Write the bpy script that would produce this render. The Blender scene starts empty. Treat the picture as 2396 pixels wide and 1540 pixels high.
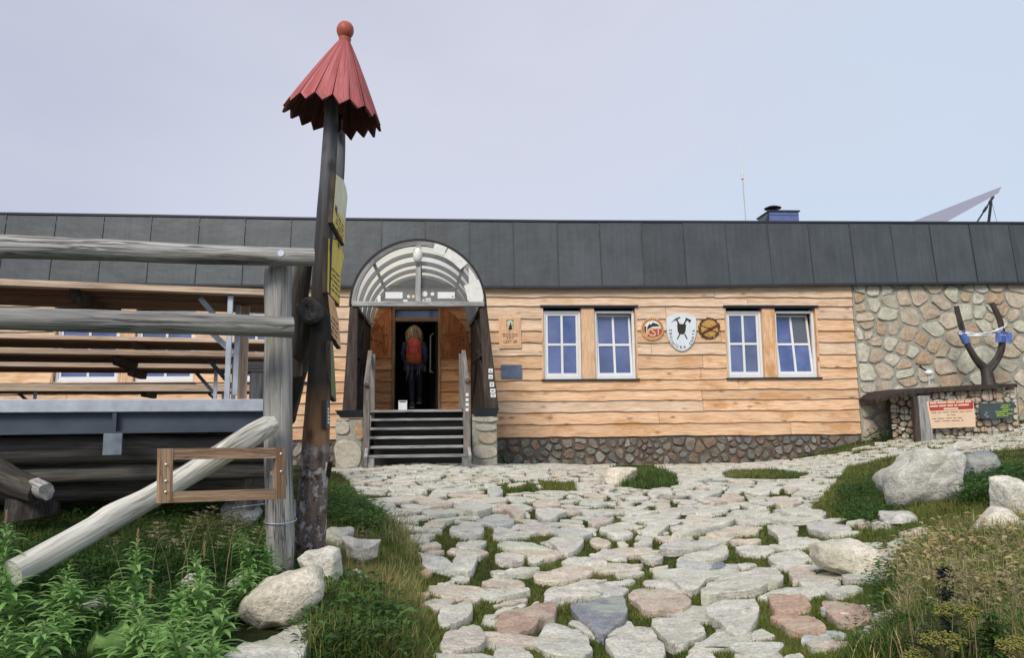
import bpy, bmesh, math, random
import numpy as np
from mathutils import Vector, Matrix, kdtree, noise as mnoise
random.seed(7); rng = np.random.default_rng(7)
S = bpy.context.scene; C = S.collection
# ---------------- camera ----------------
F = 1730.0; DN = 15.6
YAW = math.radians(3.9); PITCH = math.radians(7.02); ROLL = 0.0096
fwd = Vector((math.sin(YAW)*math.cos(PITCH), math.cos(YAW)*math.cos(PITCH), math.sin(PITCH)))
rt = Vector((math.cos(YAW), -math.sin(YAW), 0)); up = rt.cross(fwd)
R2 = rt*math.cos(ROLL) - up*math.sin(ROLL); U2 = rt*math.sin(ROLL) + up*math.cos(ROLL)
CAM = Vector((0, -DN, 0))
cd = bpy.data.cameras.new('camera'); co = bpy.data.objects.new('camera', cd); C.objects.link(co)
co.matrix_world = Matrix(((R2.x, U2.x, -fwd.x, CAM.x), (R2.y, U2.y, -fwd.y, CAM.y), (R2.z, U2.z, -fwd.z, CAM.z), (0, 0, 0, 1)))
cd.lens = F/2396*36; cd.clip_end = 1000; cd.clip_start = 0.05; S.camera = co
# ---------------- world: overcast daylight ----------------
SUN_EL, SUN_AZ = math.radians(40), math.radians(203)     # azimuth clockwise from +Y
w = bpy.data.worlds.new('World'); S.world = w; w.use_nodes = True
nt = w.node_tree; nt.nodes.clear()
out = nt.nodes.new('ShaderNodeOutputWorld'); bg = nt.nodes.new('ShaderNodeBackground'); bg.inputs['Strength'].default_value = 0.1
sky = nt.nodes.new('ShaderNodeTexSky'); sky.sky_type = 'NISHITA'; sky.sun_disc = False
sky.sun_elevation = SUN_EL; sky.sun_rotation = SUN_AZ; sky.altitude = 1900
tc = nt.nodes.new('ShaderNodeTexCoord'); mp = nt.nodes.new('ShaderNodeMapping'); mp.inputs['Scale'].default_value = (1, 1, 2.2)
nz = nt.nodes.new('ShaderNodeTexNoise'); nz.inputs['Scale'].default_value = 1.7; nz.inputs['Detail'].default_value = 6; nz.inputs['Roughness'].default_value = 0.5
cr = nt.nodes.new('ShaderNodeValToRGB'); cr.color_ramp.elements.new(0.5)      # overcast: darker lavender cloud to the west, thinner blue to the east
for e_, p_, c_ in zip(cr.color_ramp.elements, (0.12, 0.5, 0.95), ((4.0, 4.2, 5.1, 1), (4.95, 5.1, 5.9, 1), (4.5, 5.25, 6.3, 1))): e_.position = p_; e_.color = c_
mx = nt.nodes.new('ShaderNodeMix'); mx.data_type = 'RGBA'; mx.inputs[0].default_value = 0.9
L = nt.links.new
L(tc.outputs['Generated'], mp.inputs['Vector']); L(mp.outputs[0], nz.inputs['Vector'])
sx_ = nt.nodes.new('ShaderNodeSeparateXYZ'); L(tc.outputs['Generated'], sx_.inputs[0])
m1_ = nt.nodes.new('ShaderNodeMath'); m1_.operation = 'MULTIPLY_ADD'; L(sx_.outputs[0], m1_.inputs[0]); m1_.inputs[1].default_value = 0.55; m1_.inputs[2].default_value = 0.12
m2_ = nt.nodes.new('ShaderNodeMath'); m2_.operation = 'MULTIPLY_ADD'; L(nz.outputs['Fac'], m2_.inputs[0]); m2_.inputs[1].default_value = 0.8; L(m1_.outputs[0], m2_.inputs[2])
m3_ = nt.nodes.new('ShaderNodeMath'); m3_.operation = 'MULTIPLY_ADD'; L(sx_.outputs[2], m3_.inputs[0]); m3_.inputs[1].default_value = -0.25; L(m2_.outputs[0], m3_.inputs[2]); L(m3_.outputs[0], cr.inputs['Fac'])

L(sky.outputs[0], mx.inputs[6]); L(cr.outputs[0], mx.inputs[7]); L(mx.outputs[2], bg.inputs['Color']); L(bg.outputs[0], out.inputs['Surface'])
sd = bpy.data.lights.new('sun', 'SUN'); sd.energy = 2.0; sd.angle = math.radians(22); sd.color = (1, 0.92, 0.80)
so = bpy.data.objects.new('sun', sd); C.objects.link(so)
sv = Vector((math.sin(SUN_AZ)*math.cos(SUN_EL), math.cos(SUN_AZ)*math.cos(SUN_EL), math.sin(SUN_EL)))
so.rotation_euler = sv.to_track_quat('Z', 'Y').to_euler(); so.location = (0, -30, 30)
S.view_settings.view_transform = 'Standard'; S.view_settings.look = 'None'; S.view_settings.exposure = 0.5; S.view_settings.gamma = 1
S.cycles.max_bounces = 6; S.cycles.transparent_max_bounces = 8

# ---------------- pixel helpers (photo measured at 2396 x 1540) ----------------
def ray(px, py):
    return fwd + R2*((px-1198)/F) + U2*((770-py)/F)
FH = Vector((math.sin(YAW), math.cos(YAW), 0))
def at_t(px, py, t):
    d = ray(px, py); return CAM + d*(t/d.dot(FH))
def at_Y(px, py, Y):
    d = ray(px, py); return CAM + d*((Y-CAM.y)/d.y)
# ---------------- mesh builder ----------------
ORG = {}
class MB:
    def __init__(s): s.v = []; s.f = []; s.m = []; s.g = []; s.r = []; s.n = 0
    def add(s, V, Fc, mi=0, g=None, rnd=None):
        V = np.asarray(V, float).reshape(-1, 3); n = len(V)
        if g is None: g = V + rng.random(3)*30
        if rnd is None: rnd = random.random()
        s.v.append(V); s.g.append(np.asarray(g, float)); s.r.append(np.full(n, rnd) if np.isscalar(rnd) else np.asarray(rnd))
        o = s.n; s.f += [[i+o for i in f] for f in Fc]; s.m += ([mi]*len(Fc) if np.isscalar(mi) else list(mi)); s.n += n
    def build(s, name, mats, parent=None, origin=None, smooth=False):
        V = np.concatenate(s.v); me = bpy.data.meshes.new(name)
        if parent is not None: origin = ORG[parent.name]
        if origin is None:
            origin = Vector(((V[:, 0].min()+V[:, 0].max())/2, (V[:, 1].min()+V[:, 1].max())/2, V[:, 2].min()))
        V = V - np.array(origin)
        me.from_pydata([tuple(x) for x in V], [], s.f)
        a = me.attributes.new('gco', 'FLOAT_VECTOR', 'POINT'); a.data.foreach_set('vector', np.concatenate(s.g).ravel())
        a = me.attributes.new('rnd', 'FLOAT', 'POINT'); a.data.foreach_set('value', np.concatenate(s.r))
        if not isinstance(mats, (list, tuple)): mats = [mats]
        for m in mats: me.materials.append(m)
        me.polygons.foreach_set('material_index', s.m)
        if smooth: me.polygons.foreach_set('use_smooth', [True]*len(s.f))
        o = bpy.data.objects.new(name, me); C.objects.link(o); ORG[o.name] = Vector(origin)
        if parent is not None: o.parent = parent
        else: o.location = origin
        return o
def fast_mesh(name, V, faces_idx, counts, mats, rnd, mi=None, parent=None, origin=(0, 0, 0)):
    """numpy mesh: faces_idx flat loop indices, counts verts per face"""
    me = bpy.data.meshes.new(name); nv = len(V); nf = len(counts)
    me.vertices.add(nv); me.vertices.foreach_set('co', (V-np.array(origin)).astype(np.float32).ravel())
    me.loops.add(len(faces_idx)); me.loops.foreach_set('vertex_index', faces_idx.astype(np.int32))
    me.polygons.add(nf); st = np.concatenate([[0], np.cumsum(counts)[:-1]]).astype(np.int32)
    me.polygons.foreach_set('loop_start', st); me.polygons.foreach_set('loop_total', np.asarray(counts, np.int32))
    a = me.attributes.new('rnd', 'FLOAT', 'POINT'); a.data.foreach_set('value', rnd.astype(np.float32))
    a = me.attributes.new('gco', 'FLOAT_VECTOR', 'POINT'); a.data.foreach_set('vector', V.astype(np.float32).ravel())
    for m in (mats if isinstance(mats, (list, tuple)) else [mats]): me.materials.append(m)
    if mi is not None: me.polygons.foreach_set('material_index', mi.astype(np.int32))
    me.update(calc_edges=True); me.validate()
    o = bpy.data.objects.new(name, me); C.objects.link(o)
    if parent is not None: o.parent = parent
    else: o.location = origin
    ORG[o.name] = Vector(origin); return o
def empty(name, loc, label, cat, group=None):
    o = bpy.data.objects.new(name, None); C.objects.link(o); o.location = loc; ORG[o.name] = Vector(loc)
    o['label'] = label; o['category'] = cat
    if group: o['group'] = group
    return o
def tag(o, label, cat, group=None, kind=None):
    if kind: o['kind'] = kind
    if label: o['label'] = label
    if cat: o['category'] = cat
    if group: o['group'] = group
    return o
def box(mb, c, ax, mi=0, rnd=None, bev=0.0):
    """c centre, ax: three half-axis vectors (Vector)"""
    a, b, d = [Vector(x) for x in ax]; c = Vector(c)
    if a.cross(b).dot(d) < 0: a, b = b, a
    ls = [a.length, b.length, d.length]; k = ls.index(max(ls)); off = rng.random(3)*30
    V = []; G = []
    sg = [(-1, -1, -1), (1, -1, -1), (1, 1, -1), (-1, 1, -1), (-1, -1, 1), (1, -1, 1), (1, 1, 1), (-1, 1, 1)]
    fb = min(ls)
    bv = min(bev, fb*0.45)
    if bv <= 0:
        for s in sg:
            V.append(c + a*s[0] + b*s[1] + d*s[2]); G.append(perm([s[0]*ls[0], s[1]*ls[1], s[2]*ls[2]], k))
        Fc = [[0, 3, 2, 1], [4, 5, 6, 7], [0, 1, 5, 4], [1, 2, 6, 5], [2, 3, 7, 6], [3, 0, 4, 7]]
    else:
        # chamfered box: 24 verts
        an, bn, dn = a/ls[0], b/ls[1], d/ls[2]; idx = {}
        for ci, s in enumerate(sg):
            for k2 in range(3):
                l = [ls[0]*s[0], ls[1]*s[1], ls[2]*s[2]]
                for q in range(3):
                    if q != k2: l[q] -= s[q]*bv
                idx[(ci, k2)] = len(V); V.append(c + an*l[0] + bn*l[1] + dn*l[2]); G.append(perm(l, k))
        Fq = [([0, 3, 2, 1], 2), ([4, 5, 6, 7], 2), ([0, 1, 5, 4], 1), ([1, 2, 6, 5], 0), ([2, 3, 7, 6], 1), ([3, 0, 4, 7], 0)]
        Fc = [[idx[(i, ax_)] for i in f] for f, ax_ in Fq]
        fax = {}
        for f, ax_ in Fq:
            for i in range(4):
                e = (f[i], f[(i+1) % 4]); fax[e] = ax_
        done = set()
        for (i, j), x in fax.items():
            if (j, i) in fax and (j, i) not in done:
                done.add((i, j)); y = fax[(j, i)]
                Fc.append([idx[(j, x)], idx[(i, x)], idx[(i, y)], idx[(j, y)]])
        for ci, s in enumerate(sg):
            t = [idx[(ci, 0)], idx[(ci, 1)], idx[(ci, 2)]]
            if s[0]*s[1]*s[2] < 0: t = t[::-1]
            Fc.append(t)
    mb.add([tuple(v) for v in V], Fc, mi, np.array(G)+off, rnd)
def perm(l, k):
    return [l[(k+1) % 3], l[(k+2) % 3], l[k]]
def abox(mb, x0, x1, y0, y1, z0, z1, mi=0, rnd=None, bev=0.0):
    box(mb, ((x0+x1)/2, (y0+y1)/2, (z0+z1)/2), (Vector(((x1-x0)/2, 0, 0)), Vector((0, (y1-y0)/2, 0)), Vector((0, 0, (z1-z0)/2))), mi, rnd, bev)
def bar(mb, p, q, w_, h_, upv=(0, 0, 1), mi=0, rnd=None, bev=0.0):
    p, q = Vector(p), Vector(q); d = (q-p); dn = d.normalized(); s = dn.cross(Vector(upv)).normalized(); u = s.cross(dn)
    box(mb, (p+q)/2, (s*(w_/2), u*(h_/2), d/2), mi, rnd, bev)
def tube(mb, pts, rad, seg=16, mi=0, rnd=None, cap=True, wob=0.0, step=None, capmi=None, flat=1.0, seed=0):
    pts = [Vector(p) for p in pts]; rad = list(rad) if hasattr(rad, '__len__') else [rad]*len(pts)
    if step:
        P = [pts[0]]; Rr = [rad[0]]
        for i in range(len(pts)-1):
            n = max(1, int((pts[i+1]-pts[i]).length/step))
            for k in range(1, n+1):
                t = k/n; P.append(pts[i].lerp(pts[i+1], t)); Rr.append(rad[i]*(1-t)+rad[i+1]*t)
        for it in range(3):
            Q = P[:]
            for i in range(1, len(P)-1): Q[i] = P[i]*0.5 + (P[i-1]+P[i+1])*0.25
            P = Q
        pts, rad = P, Rr
    d0 = (pts[-1]-pts[0]).normalized(); ref = Vector((0, 0, 1)) if abs(d0.z) < 0.8 else Vector((0, 1, 0))
    V = []; G = []; off = rng.random(3)*30; ln = 0; N = len(pts)
    for i, p in enumerate(pts):
        d = (pts[min(i+1, N-1)]-pts[max(i-1, 0)]).normalized(); s = d.cross(ref).normalized(); u = s.cross(d)
        if i: ln += (pts[i]-pts[i-1]).length
        for k in range(seg):
            a = 2*math.pi*k/seg; r = rad[i]
            if wob:
                r *= 1 + wob*(mnoise.noise(Vector((math.cos(a)*1.6+off[0]+seed, math.sin(a)*1.6+off[1], ln*3.2)))*1.1 + 0.45*mnoise.noise(Vector((math.cos(a)*4+off[0], math.sin(a)*4, ln*9))))
            V.append(tuple(p + s*(math.cos(a)*r) + u*(math.sin(a)*r*flat)))
            G.append((math.cos(a)*rad[i]+off[0], math.sin(a)*rad[i]+off[1], ln+off[2]))
    Fc = []; M = []
    for i in range(N-1):
        for k in range(seg):
            Fc.append([i*seg+k, i*seg+(k+1) % seg, (i+1)*seg+(k+1) % seg, (i+1)*seg+k]); M.append(mi)
    if cap:
        cm = mi if capmi is None else capmi
        b = len(V)
        for e, (base, p) in enumerate(((0, pts[0]), ((N-1)*seg, pts[-1]))):
            # own ring so the cap edge stays crisp
            nb = len(V)
            for k in range(seg): V.append(V[base+k]); G.append((G[base+k][0], G[base+k][1], G[base+k][2]))
            V.append(tuple(p)); G.append((off[0], off[1], off[2]+e))
            for k in range(seg):
                t = [nb+(k+1) % seg, nb+k, nb+seg] if e == 0 else [nb+k, nb+(k+1) % seg, nb+seg]
                Fc.append(t); M.append(cm)
    mb.add(V, Fc, M, np.array(G), rnd)
def prism(mb, poly, O, U, Vv, N, d0, d1, mi=0, rnd=None, midge=None):
    """polygon in 2D frame (U,Vv) extruded along N from d0 to d1"""
    O, U, Vv, N = Vector(O), Vector(U), Vector(Vv), Vector(N); n = len(poly)
    ar = sum(poly[i][0]*poly[(i+1) % n][1]-poly[(i+1) % n][0]*poly[i][1] for i in range(n))
    if (ar < 0) != (U.cross(Vv).dot(N)*(d1-d0) < 0): poly = poly[::-1]
    A = [O+U*x+Vv*y+N*d0 for x, y in poly]; B = [O+U*x+Vv*y+N*d1 for x, y in poly]
    Fc = [list(range(n))[::-1], [n+i for i in range(n)]] + [[i, (i+1) % n, n+(i+1) % n, n+i] for i in range(n)]
    me = mi if midge is None else midge
    mb.add([tuple(v) for v in A+B], Fc, [mi, mi]+[me]*n, None, rnd)
def lathe(mb, prof, c, axis=(0, 0, 1), seg=24, mi=0, rnd=None):
    ax = Vector(axis).normalized(); ref = Vector((1, 0, 0)) if abs(ax.x) < 0.9 else Vector((0, 1, 0))
    s = ax.cross(ref).normalized(); u = ax.cross(s); V = []; c = Vector(c)
    for r, h in prof:
        for k in range(seg):
            a = 2*math.pi*k/seg; V.append(tuple(c + ax*h + s*(math.cos(a)*r) + u*(math.sin(a)*r)))
    Fc = [[i*seg+k, i*seg+(k+1) % seg, (i+1)*seg+(k+1) % seg, (i+1)*seg+k] for i in range(len(prof)-1) for k in range(seg)]
    mb.add(V, Fc, mi, None, rnd)
# ---------------- materials ----------------
class NT:
    def __init__(s, name, rough=0.7, spec=0.3, metal=0.0):
        s.m = bpy.data.materials.new(name); s.m.use_nodes = True; s.t = s.m.node_tree
        s.b = s.t.nodes['Principled BSDF']; s.b.inputs['Roughness'].default_value = rough
        s.b.inputs['Specular IOR Level'].default_value = spec; s.b.inputs['Metallic'].default_value = metal
        s.out = s.t.nodes['Material Output']
    def n(s, ty, **k):
        x = s.t.nodes.new(ty)
        for a, v in k.items(): setattr(x, a, v)
        return x
    def l(s, a, b): s.t.links.new(a, b)
    def attr(s, nm, fac=False):
        x = s.n('ShaderNodeAttribute', attribute_name=nm); return x.outputs['Fac' if fac else 'Vector']
    def map(s, vec, sc, loc=(0, 0, 0)):
        x = s.n('ShaderNodeMapping'); x.inputs['Scale'].default_value = sc; x.inputs['Location'].default_value = loc; s.l(vec, x.inputs[0]); return x.outputs[0]
    def noise(s, vec, sc=1, det=4, ro=0.55, dist=0):
        x = s.n('ShaderNodeTexNoise'); x.inputs['Scale'].default_value = sc; x.inputs['Detail'].default_value = det
        x.inputs['Roughness'].default_value = ro; x.inputs['Distortion'].default_value = dist; s.l(vec, x.inputs['Vector']); return x.outputs['Fac']
    def voro(s, vec, sc=1, feat='F1', out='Distance'):
        x = s.n('ShaderNodeTexVoronoi', feature=feat); x.inputs['Scale'].default_value = sc; s.l(vec, x.inputs['Vector']); return x.outputs[out]
    def ramp(s, fac, stops, mode='LINEAR'):
        x = s.n('ShaderNodeValToRGB'); e = x.color_ramp.elements; x.color_ramp.interpolation = mode
        while len(e) < len(stops): e.new(0.5)
        for i, (p, c) in enumerate(stops):
            e[i].position = p; e[i].color = (*c, 1) if hasattr(c, '__len__') else (c, c, c, 1)
        s.l(fac, x.inputs[0]); return x.outputs[0]
    def mix(s, fac, a, b, mode='MIX'):
        x = s.n('ShaderNodeMix', data_type='RGBA', blend_type=mode)
        for v, i in ((fac, 0), (a, 6), (b, 7)):
            if hasattr(v, 'links'): s.l(v, x.inputs[i])
            elif i == 0: x.inputs[0].default_value = v
            else: x.inputs[i].default_value = (*v, 1)
        return x.outputs[2]
    def math(s, op, a, b=0.0):
        x = s.n('ShaderNodeMath', operation=op)
        for v, i in ((a, 0), (b, 1)):
            if hasattr(v, 'links'): s.l(v, x.inputs[i])
            else: x.inputs[i].default_value = v
        return x.outputs[0]
    def bump(s, h, st=0.5, d=0.01):
        x = s.n('ShaderNodeBump'); x.inputs['Strength'].default_value = st; x.inputs['Distance'].default_value = d
        s.l(h, x.inputs['Height']); s.l(x.outputs[0], s.b.inputs['Normal'])
    def col(s, c):
        if hasattr(c, 'links'): s.l(c, s.b.inputs['Base Color'])
        else: s.b.inputs['Base Color'].default_value = (*c, 1)
        return s.m
def srgb(r, g, b):
    f = lambda c: ((c/255+0.055)/1.055)**2.4 if c > 10 else c/255/12.92
    return (f(r), f(g), f(b))
def wood(name, stops, crack=0.5, knot=0.0, rough=0.8, fine=1.0, patch=None, bump=0.6, var=0.25):
    t = NT(name, rough, 0.2); g = t.attr('gco')
    n1 = t.noise(t.map(g, (9*fine, 9*fine, 0.9*fine)), 1.6, 5, 0.6, 0.4)
    c = t.ramp(n1, stops)
    rv = t.ramp(t.attr('rnd', True), [(0, 1-var), (1, 1+var*0.6)]); c = t.mix(1.0, c, rv, 'MULTIPLY')
    fg = t.noise(t.map(g, (85*fine, 85*fine, 2.6)), 1.2, 3, 0.6); c = t.mix(1.0, c, t.ramp(fg, [(0.38, 0.70), (0.5, 1.0), (0.64, 1.12)]), 'MULTIPLY')
    if patch:
        pf = t.ramp(t.noise(t.map(g, (2.2, 2.2, 0.9)), 1.3, 4, 0.65), [(0.54, 0), (0.66, 1)])
        c = t.mix(t.math('MULTIPLY', pf, patch[1]), c, patch[0])
    ck = t.noise(t.map(g, (34*fine, 34*fine, 1.5*fine)), 1.5, 3, 0.5, 0.6)
    cf = t.ramp(ck, [(0.50, 0.0), (0.535, 1.0), (0.56, 1.0), (0.60, 0.0)])
    big = t.ramp(t.noise(t.map(g, (6, 6, 1.5)), 1.0, 2), [(0.42, 0), (0.6, 1)])
    cf = t.math('MULTIPLY', cf, big)
    c = t.mix(t.math('MULTIPLY', cf, crack), c, tuple(x*0.25 for x in stops[0][1]))
    if knot:
        vd = t.voro(t.map(g, (5.2, 5.2, 2.1)), 1.0)
        kf = t.ramp(vd, [(0.05, 1.0), (0.13, 0.35), (0.22, 0)])
        c = t.mix(t.math('MULTIPLY', kf, knot), c, tuple(x*0.3 for x in stops[0][1]))
    h = t.math('SUBTRACT', t.noise(t.map(g, (22*fine, 22*fine, 1.2*fine)), 2, 4, 0.6), t.math('MULTIPLY', cf, crack))
    t.bump(h, bump, 0.008)
    return t.col(c)
def stone_mat(name, stops, mott=0.35, lich=None, dark=None, bump=0.8, sc=1.0):
    t = NT(name, 0.88, 0.18); g = t.attr('gco')
    c = t.ramp(t.attr('rnd', True), stops)
    n1 = t.noise(g, 6*sc, 8, 0.72); c = t.mix(1.0, c, t.ramp(n1, [(0.3, 1-mott*1.3), (0.7, 1+mott*0.4)]), 'MULTIPLY')
    n2 = t.noise(t.map(g, (1, 1, 1)), 55*sc, 3, 0.7); c = t.mix(1.0, c, t.ramp(n2, [(0.36, 0.72), (0.56, 1.06)]), 'MULTIPLY')
    st = t.noise(t.map(g, (3, 10, 12)), 3*sc, 4, 0.6, 1.0); c = t.mix(0.5, c, t.ramp(st, [(0.40, 0.75), (0.55, 1.05)]), 'MULTIPLY')
    if lich:
        lf = t.ramp(t.noise(t.map(g, (1, 1, 1), (7, 3, 2)), 3.2*sc, 5, 0.7), [(0.50, 0), (0.60, 1)]); c = t.mix(t.math('MULTIPLY', lf, lich[1]), c, lich[0])
    if dark:
        df = t.ramp(t.noise(t.map(g, (1, 1, 1), (1, 9, 4)), 9*sc, 5, 0.75), [(0.58, 0), (0.68, 1)]); c = t.mix(t.math('MULTIPLY', df, dark[1]), c, dark[0])
    h = t.math('ADD', t.math('MULTIPLY', n1, 1.5), t.math('MULTIPLY', n2, 0.35)); h = t.math('ADD', h, t.math('MULTIPLY', st, 0.6))
    t.bump(h, bump, 0.02)
    return t.col(c)
def plain(name, c, rough=0.6, spec=0.3, metal=0, var=0.12, sc=6, bump=0.0, c2=None):
    t = NT(name, rough, spec, metal); g = t.attr('gco'); n1 = t.noise(g, sc, 4, 0.6)
    k = t.mix(1.0, c, t.ramp(n1, [(0.3, 1-var), (0.7, 1+var)]), 'MULTIPLY')
    if c2: k = t.mix(t.ramp(t.noise(g, sc*0.7, 5, 0.7), [(0.52, 0), (0.62, 1)]), k, c2)
    if bump: t.bump(n1, bump, 0.005)
    return t.col(k)
def leafm(name, stops, tr=0.35, rough=0.6):
    t = NT(name, rough, 0.25); g = t.attr('gco')
    c = t.ramp(t.attr('rnd', True), stops); c = t.mix(1.0, c, t.ramp(t.noise(g, 3, 3), [(0.3, 0.75), (0.7, 1.2)]), 'MULTIPLY')
    t.col(c); tl = t.n('ShaderNodeBsdfTranslucent'); t.l(c, tl.inputs['Color'])
    ms = t.n('ShaderNodeMixShader'); ms.inputs[0].default_value = tr; t.l(t.b.outputs[0], ms.inputs[1]); t.l(tl.outputs[0], ms.inputs[2]); t.l(ms.outputs[0], t.out.inputs['Surface'])
    return t.m
M = {}
M['log'] = wood('weathered_log', [(0.3, (.20, .195, .185)), (0.5, (.36, .355, .34)), (0.7, (.54, .53, .50))], 0.8, 0.85, patch=((.33, .27, .2), 0.25))
M['logpale'] = wood('pale_log', [(0.3, (.45, .44, .39)), (0.5, (.68, .67, .61)), (0.7, (.84, .83, .76))], 0.75, 0.6, patch=((.66, .64, .46), 0.35))
M['logdark'] = wood('dark_log', [(0.3, (.035, .030, .027)), (0.5, (.075, .066, .06)), (0.7, (.15, .135, .12))], 0.6, 0.3, patch=((.12, .09, .06), 0.4))
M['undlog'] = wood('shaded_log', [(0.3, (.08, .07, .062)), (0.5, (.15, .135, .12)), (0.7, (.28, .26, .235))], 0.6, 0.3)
M['bracket'] = plain('dull_steel', (.22, .26, .31), 0.5, 0.4, 0.3, 0.3, 12)
M['endgrain'] = stone_mat('end_grain', [(0, (.13, .12, .11)), (1, (.2, .19, .18))], 0.5, sc=2.5)
M['brown'] = wood('brown_frame_wood', [(0.3, (.24, .145, .085)), (0.5, (.38, .245, .155)), (0.7, (.50, .35, .23))], 0.5, 0.2, fine=1.6)
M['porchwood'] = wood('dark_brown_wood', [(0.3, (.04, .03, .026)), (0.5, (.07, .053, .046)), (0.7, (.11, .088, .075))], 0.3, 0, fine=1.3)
M['greywood'] = wood('grey_beam', [(0.3, (.22, .22, .22)), (0.5, (.36, .36, .355)), (0.7, (.5, .5, .48))], 0.6, 0.2, fine=1.5)
M['vaultrib'] = wood('grey_rib', [(0.3, (.24, .24, .26)), (0.5, (.32, .32, .34)), (0.7, (.4, .4, .42))], 0.3, 0)
M['clad'] = wood('larch_cladding', [(0.3, (.70, .425, .245)), (0.5, (.79, .52, .325)), (0.7, (.84, .59, .40))], 0.3, 0.85, rough=0.7, patch=((.56, .29, .115), 0.75), var=0.14, bump=0.4)
M['cladpale'] = wood('bleached_cladding', [(0.3, (.66, .46, .315)), (0.5, (.76, .56, .40)), (0.7, (.82, .64, .48))], 0.3, 0.7, rough=0.7, patch=((.58, .37, .20), 0.5), var=0.12, bump=0.4)
M['bark'] = wood('board_bark_edge', [(0.3, (.06, .035, .02)), (0.6, (.14, .085, .05))], 0.2)
M['alcove'] = wood('stained_cladding', [(0.3, (.56, .25, .11)), (0.5, (.68, .34, .16)), (0.7, (.75, .41, .21))], 0.3, 0.6, patch=((.3, .13, .05), 0.4), var=0.15)
M['carve'] = wood('carved_panel', [(0.3, (.34, .10, .035)), (0.5, (.54, .19, .075)), (0.7, (.64, .27, .12))], 0.4, 0.3, bump=1.0)
M['slat'] = wood('terrace_slats', [(0.3, (.12, .075, .05)), (0.5, (.20, .125, .085)), (0.7, (.28, .185, .13))], 0.4, 0.3)
M['slatedge'] = wood('terrace_edge_board', [(0.3, (.50, .37, .27)), (0.5, (.64, .49, .37)), (0.7, (.72, .58, .46))], 0.3, 0.3)
M['galv'] = plain('galvanised_steel', (.50, .56, .65), 0.45, 0.5, 0.35, 0.2, 9)
M['galvdark'] = plain('dark_shaded_steel', (.07, .09, .12), 0.5, 0.5, 0.3, 0.2, 5)  # dark tone paints in the shade on the beam's recessed web
M['black'] = plain('black_steel', (.02, .02, .022), 0.5)
def sheetm():
    t = NT('slate_grey_sheet', 0.5, 0.4, 0.1); g = t.attr('gco'); c = t.mix(1.0, (.062, .073, .083), t.ramp(t.attr('rnd', True), [(0, .90), (1, 1.12)]), 'MULTIPLY')
    c = t.mix(1.0, c, t.ramp(t.noise(t.map(g, (1.6, 1.6, 1.1)), 1.2, 5, .65), [(.3, .82), (.7, 1.2)]), 'MULTIPLY'); c = t.mix(1.0, c, t.ramp(t.noise(t.map(g, (16, 4, .7)), 1, 4, .6), [(.3, .86), (.7, 1.12)]), 'MULTIPLY')
    t.bump(t.noise(t.map(g, (1.5, 1.5, 2.5)), 1.5, 2), .35, .03); return t.col(c)
M['fascia'] = sheetm()
M['flash'] = plain('dark_flashing', (.035, .042, .052), 0.4, 0.5, 0.3)
M['white'] = plain('white_window_paint', (.76, .78, .80), 0.4, 0.4, var=0.05)
M['dirtywhite'] = plain('off_white_plastic', (.72, .73, .70), 0.4, 0.4, var=0.12, sc=12)
M['red'] = wood('red_roof_paint', [(0.3, (.38, .095, .10)), (0.5, (.47, .14, .145)), (0.7, (.52, .18, .18))], 0.25, 0.0, patch=((.42, .13, .13), 0.5), fine=1.5, var=0.14)
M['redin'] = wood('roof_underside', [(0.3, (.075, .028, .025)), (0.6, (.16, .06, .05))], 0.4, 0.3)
M['redball'] = plain('red_brown_finial', (.42, .10, .075), 0.5, var=0.25, sc=14, c2=(.32, .11, .05))
M['yellow'] = plain('yellow_sign', (.72, .54, .07), 0.45, 0.4, var=0.12, sc=8)
M['yellowpale'] = plain('faded_yellow_sign', (.68, .66, .40), 0.45, 0.4, var=0.12, sc=8)
M['orangesign'] = plain('faded_orange_sign', (.68, .40, .20), 0.45, 0.4, var=0.15, sc=8)
M['ink'] = plain('dark_lettering', (.035, .03, .025), 0.6)
M['inkbrown'] = plain('brown_lettering', (.13, .04, .02), 0.6)
M['cream'] = plain('cream_sign', (.74, .56, .40), 0.5, var=0.06)
M['signred'] = plain('red_sign_header', (.42, .05, .05), 0.5)
M['signdark'] = plain('dark_green_board', (.06, .08, .09), 0.5)
M['signgreen'] = plain('green_lettering', (.28, .42, .05), 0.5)
M['shield'] = plain('white_enamel', (.70, .76, .82), 0.35, 0.4, var=0.05)
M['oak'] = plain('varnished_wood', (.60, .33, .15), 0.5, var=0.15, sc=14)
M['gold'] = plain('ochre_carving', (.50, .30, .09), 0.5, var=0.35, sc=26)
M['plaque'] = plain('grey_metal_plaque', (.14, .18, .26), 0.3, 0.5, 0.6, 0.3, 5)
M['blue'] = plain('blue_cloth', (.09, .16, .42), 0.7, var=0.15)
M['bluebox'] = plain('blue_grey_sheet', (.13, .17, .36), 0.5, 0.4, 0.2, 0.15, 5)
M['panel'] = plain('solar_sheet', (.48, .50, .60), 0.45, 0.3, 0.1, 0.06)
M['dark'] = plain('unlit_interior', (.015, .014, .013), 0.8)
M['mortar'] = stone_mat('grey_mortar', [(0, (.46, .455, .39)), (1, (.46, .455, .39))], 0.3, sc=1.5)
M['mortardark'] = stone_mat('brown_mortar', [(0, (.18, .145, .12)), (1, (.18, .145, .12))], 0.4, sc=1.5)
PALE = [(0.0, (.76, .74, .64)), (0.2, (.84, .81, .72)), (0.35, (.74, .735, .64)), (0.5, (.66, .67, .65)), (0.62, (.84, .73, .60)), (0.75, (.74, .63, .53)), (0.85, (.66, .45, .33)), (0.93, (.52, .47, .42)), (1.0, (.30, .33, .385))]
M['flag'] = stone_mat('pale_granite', PALE, 0.30, lich=((.56, .60, .45), 0.5), dark=((.20, .20, .17), 0.6), bump=1.0)
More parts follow.
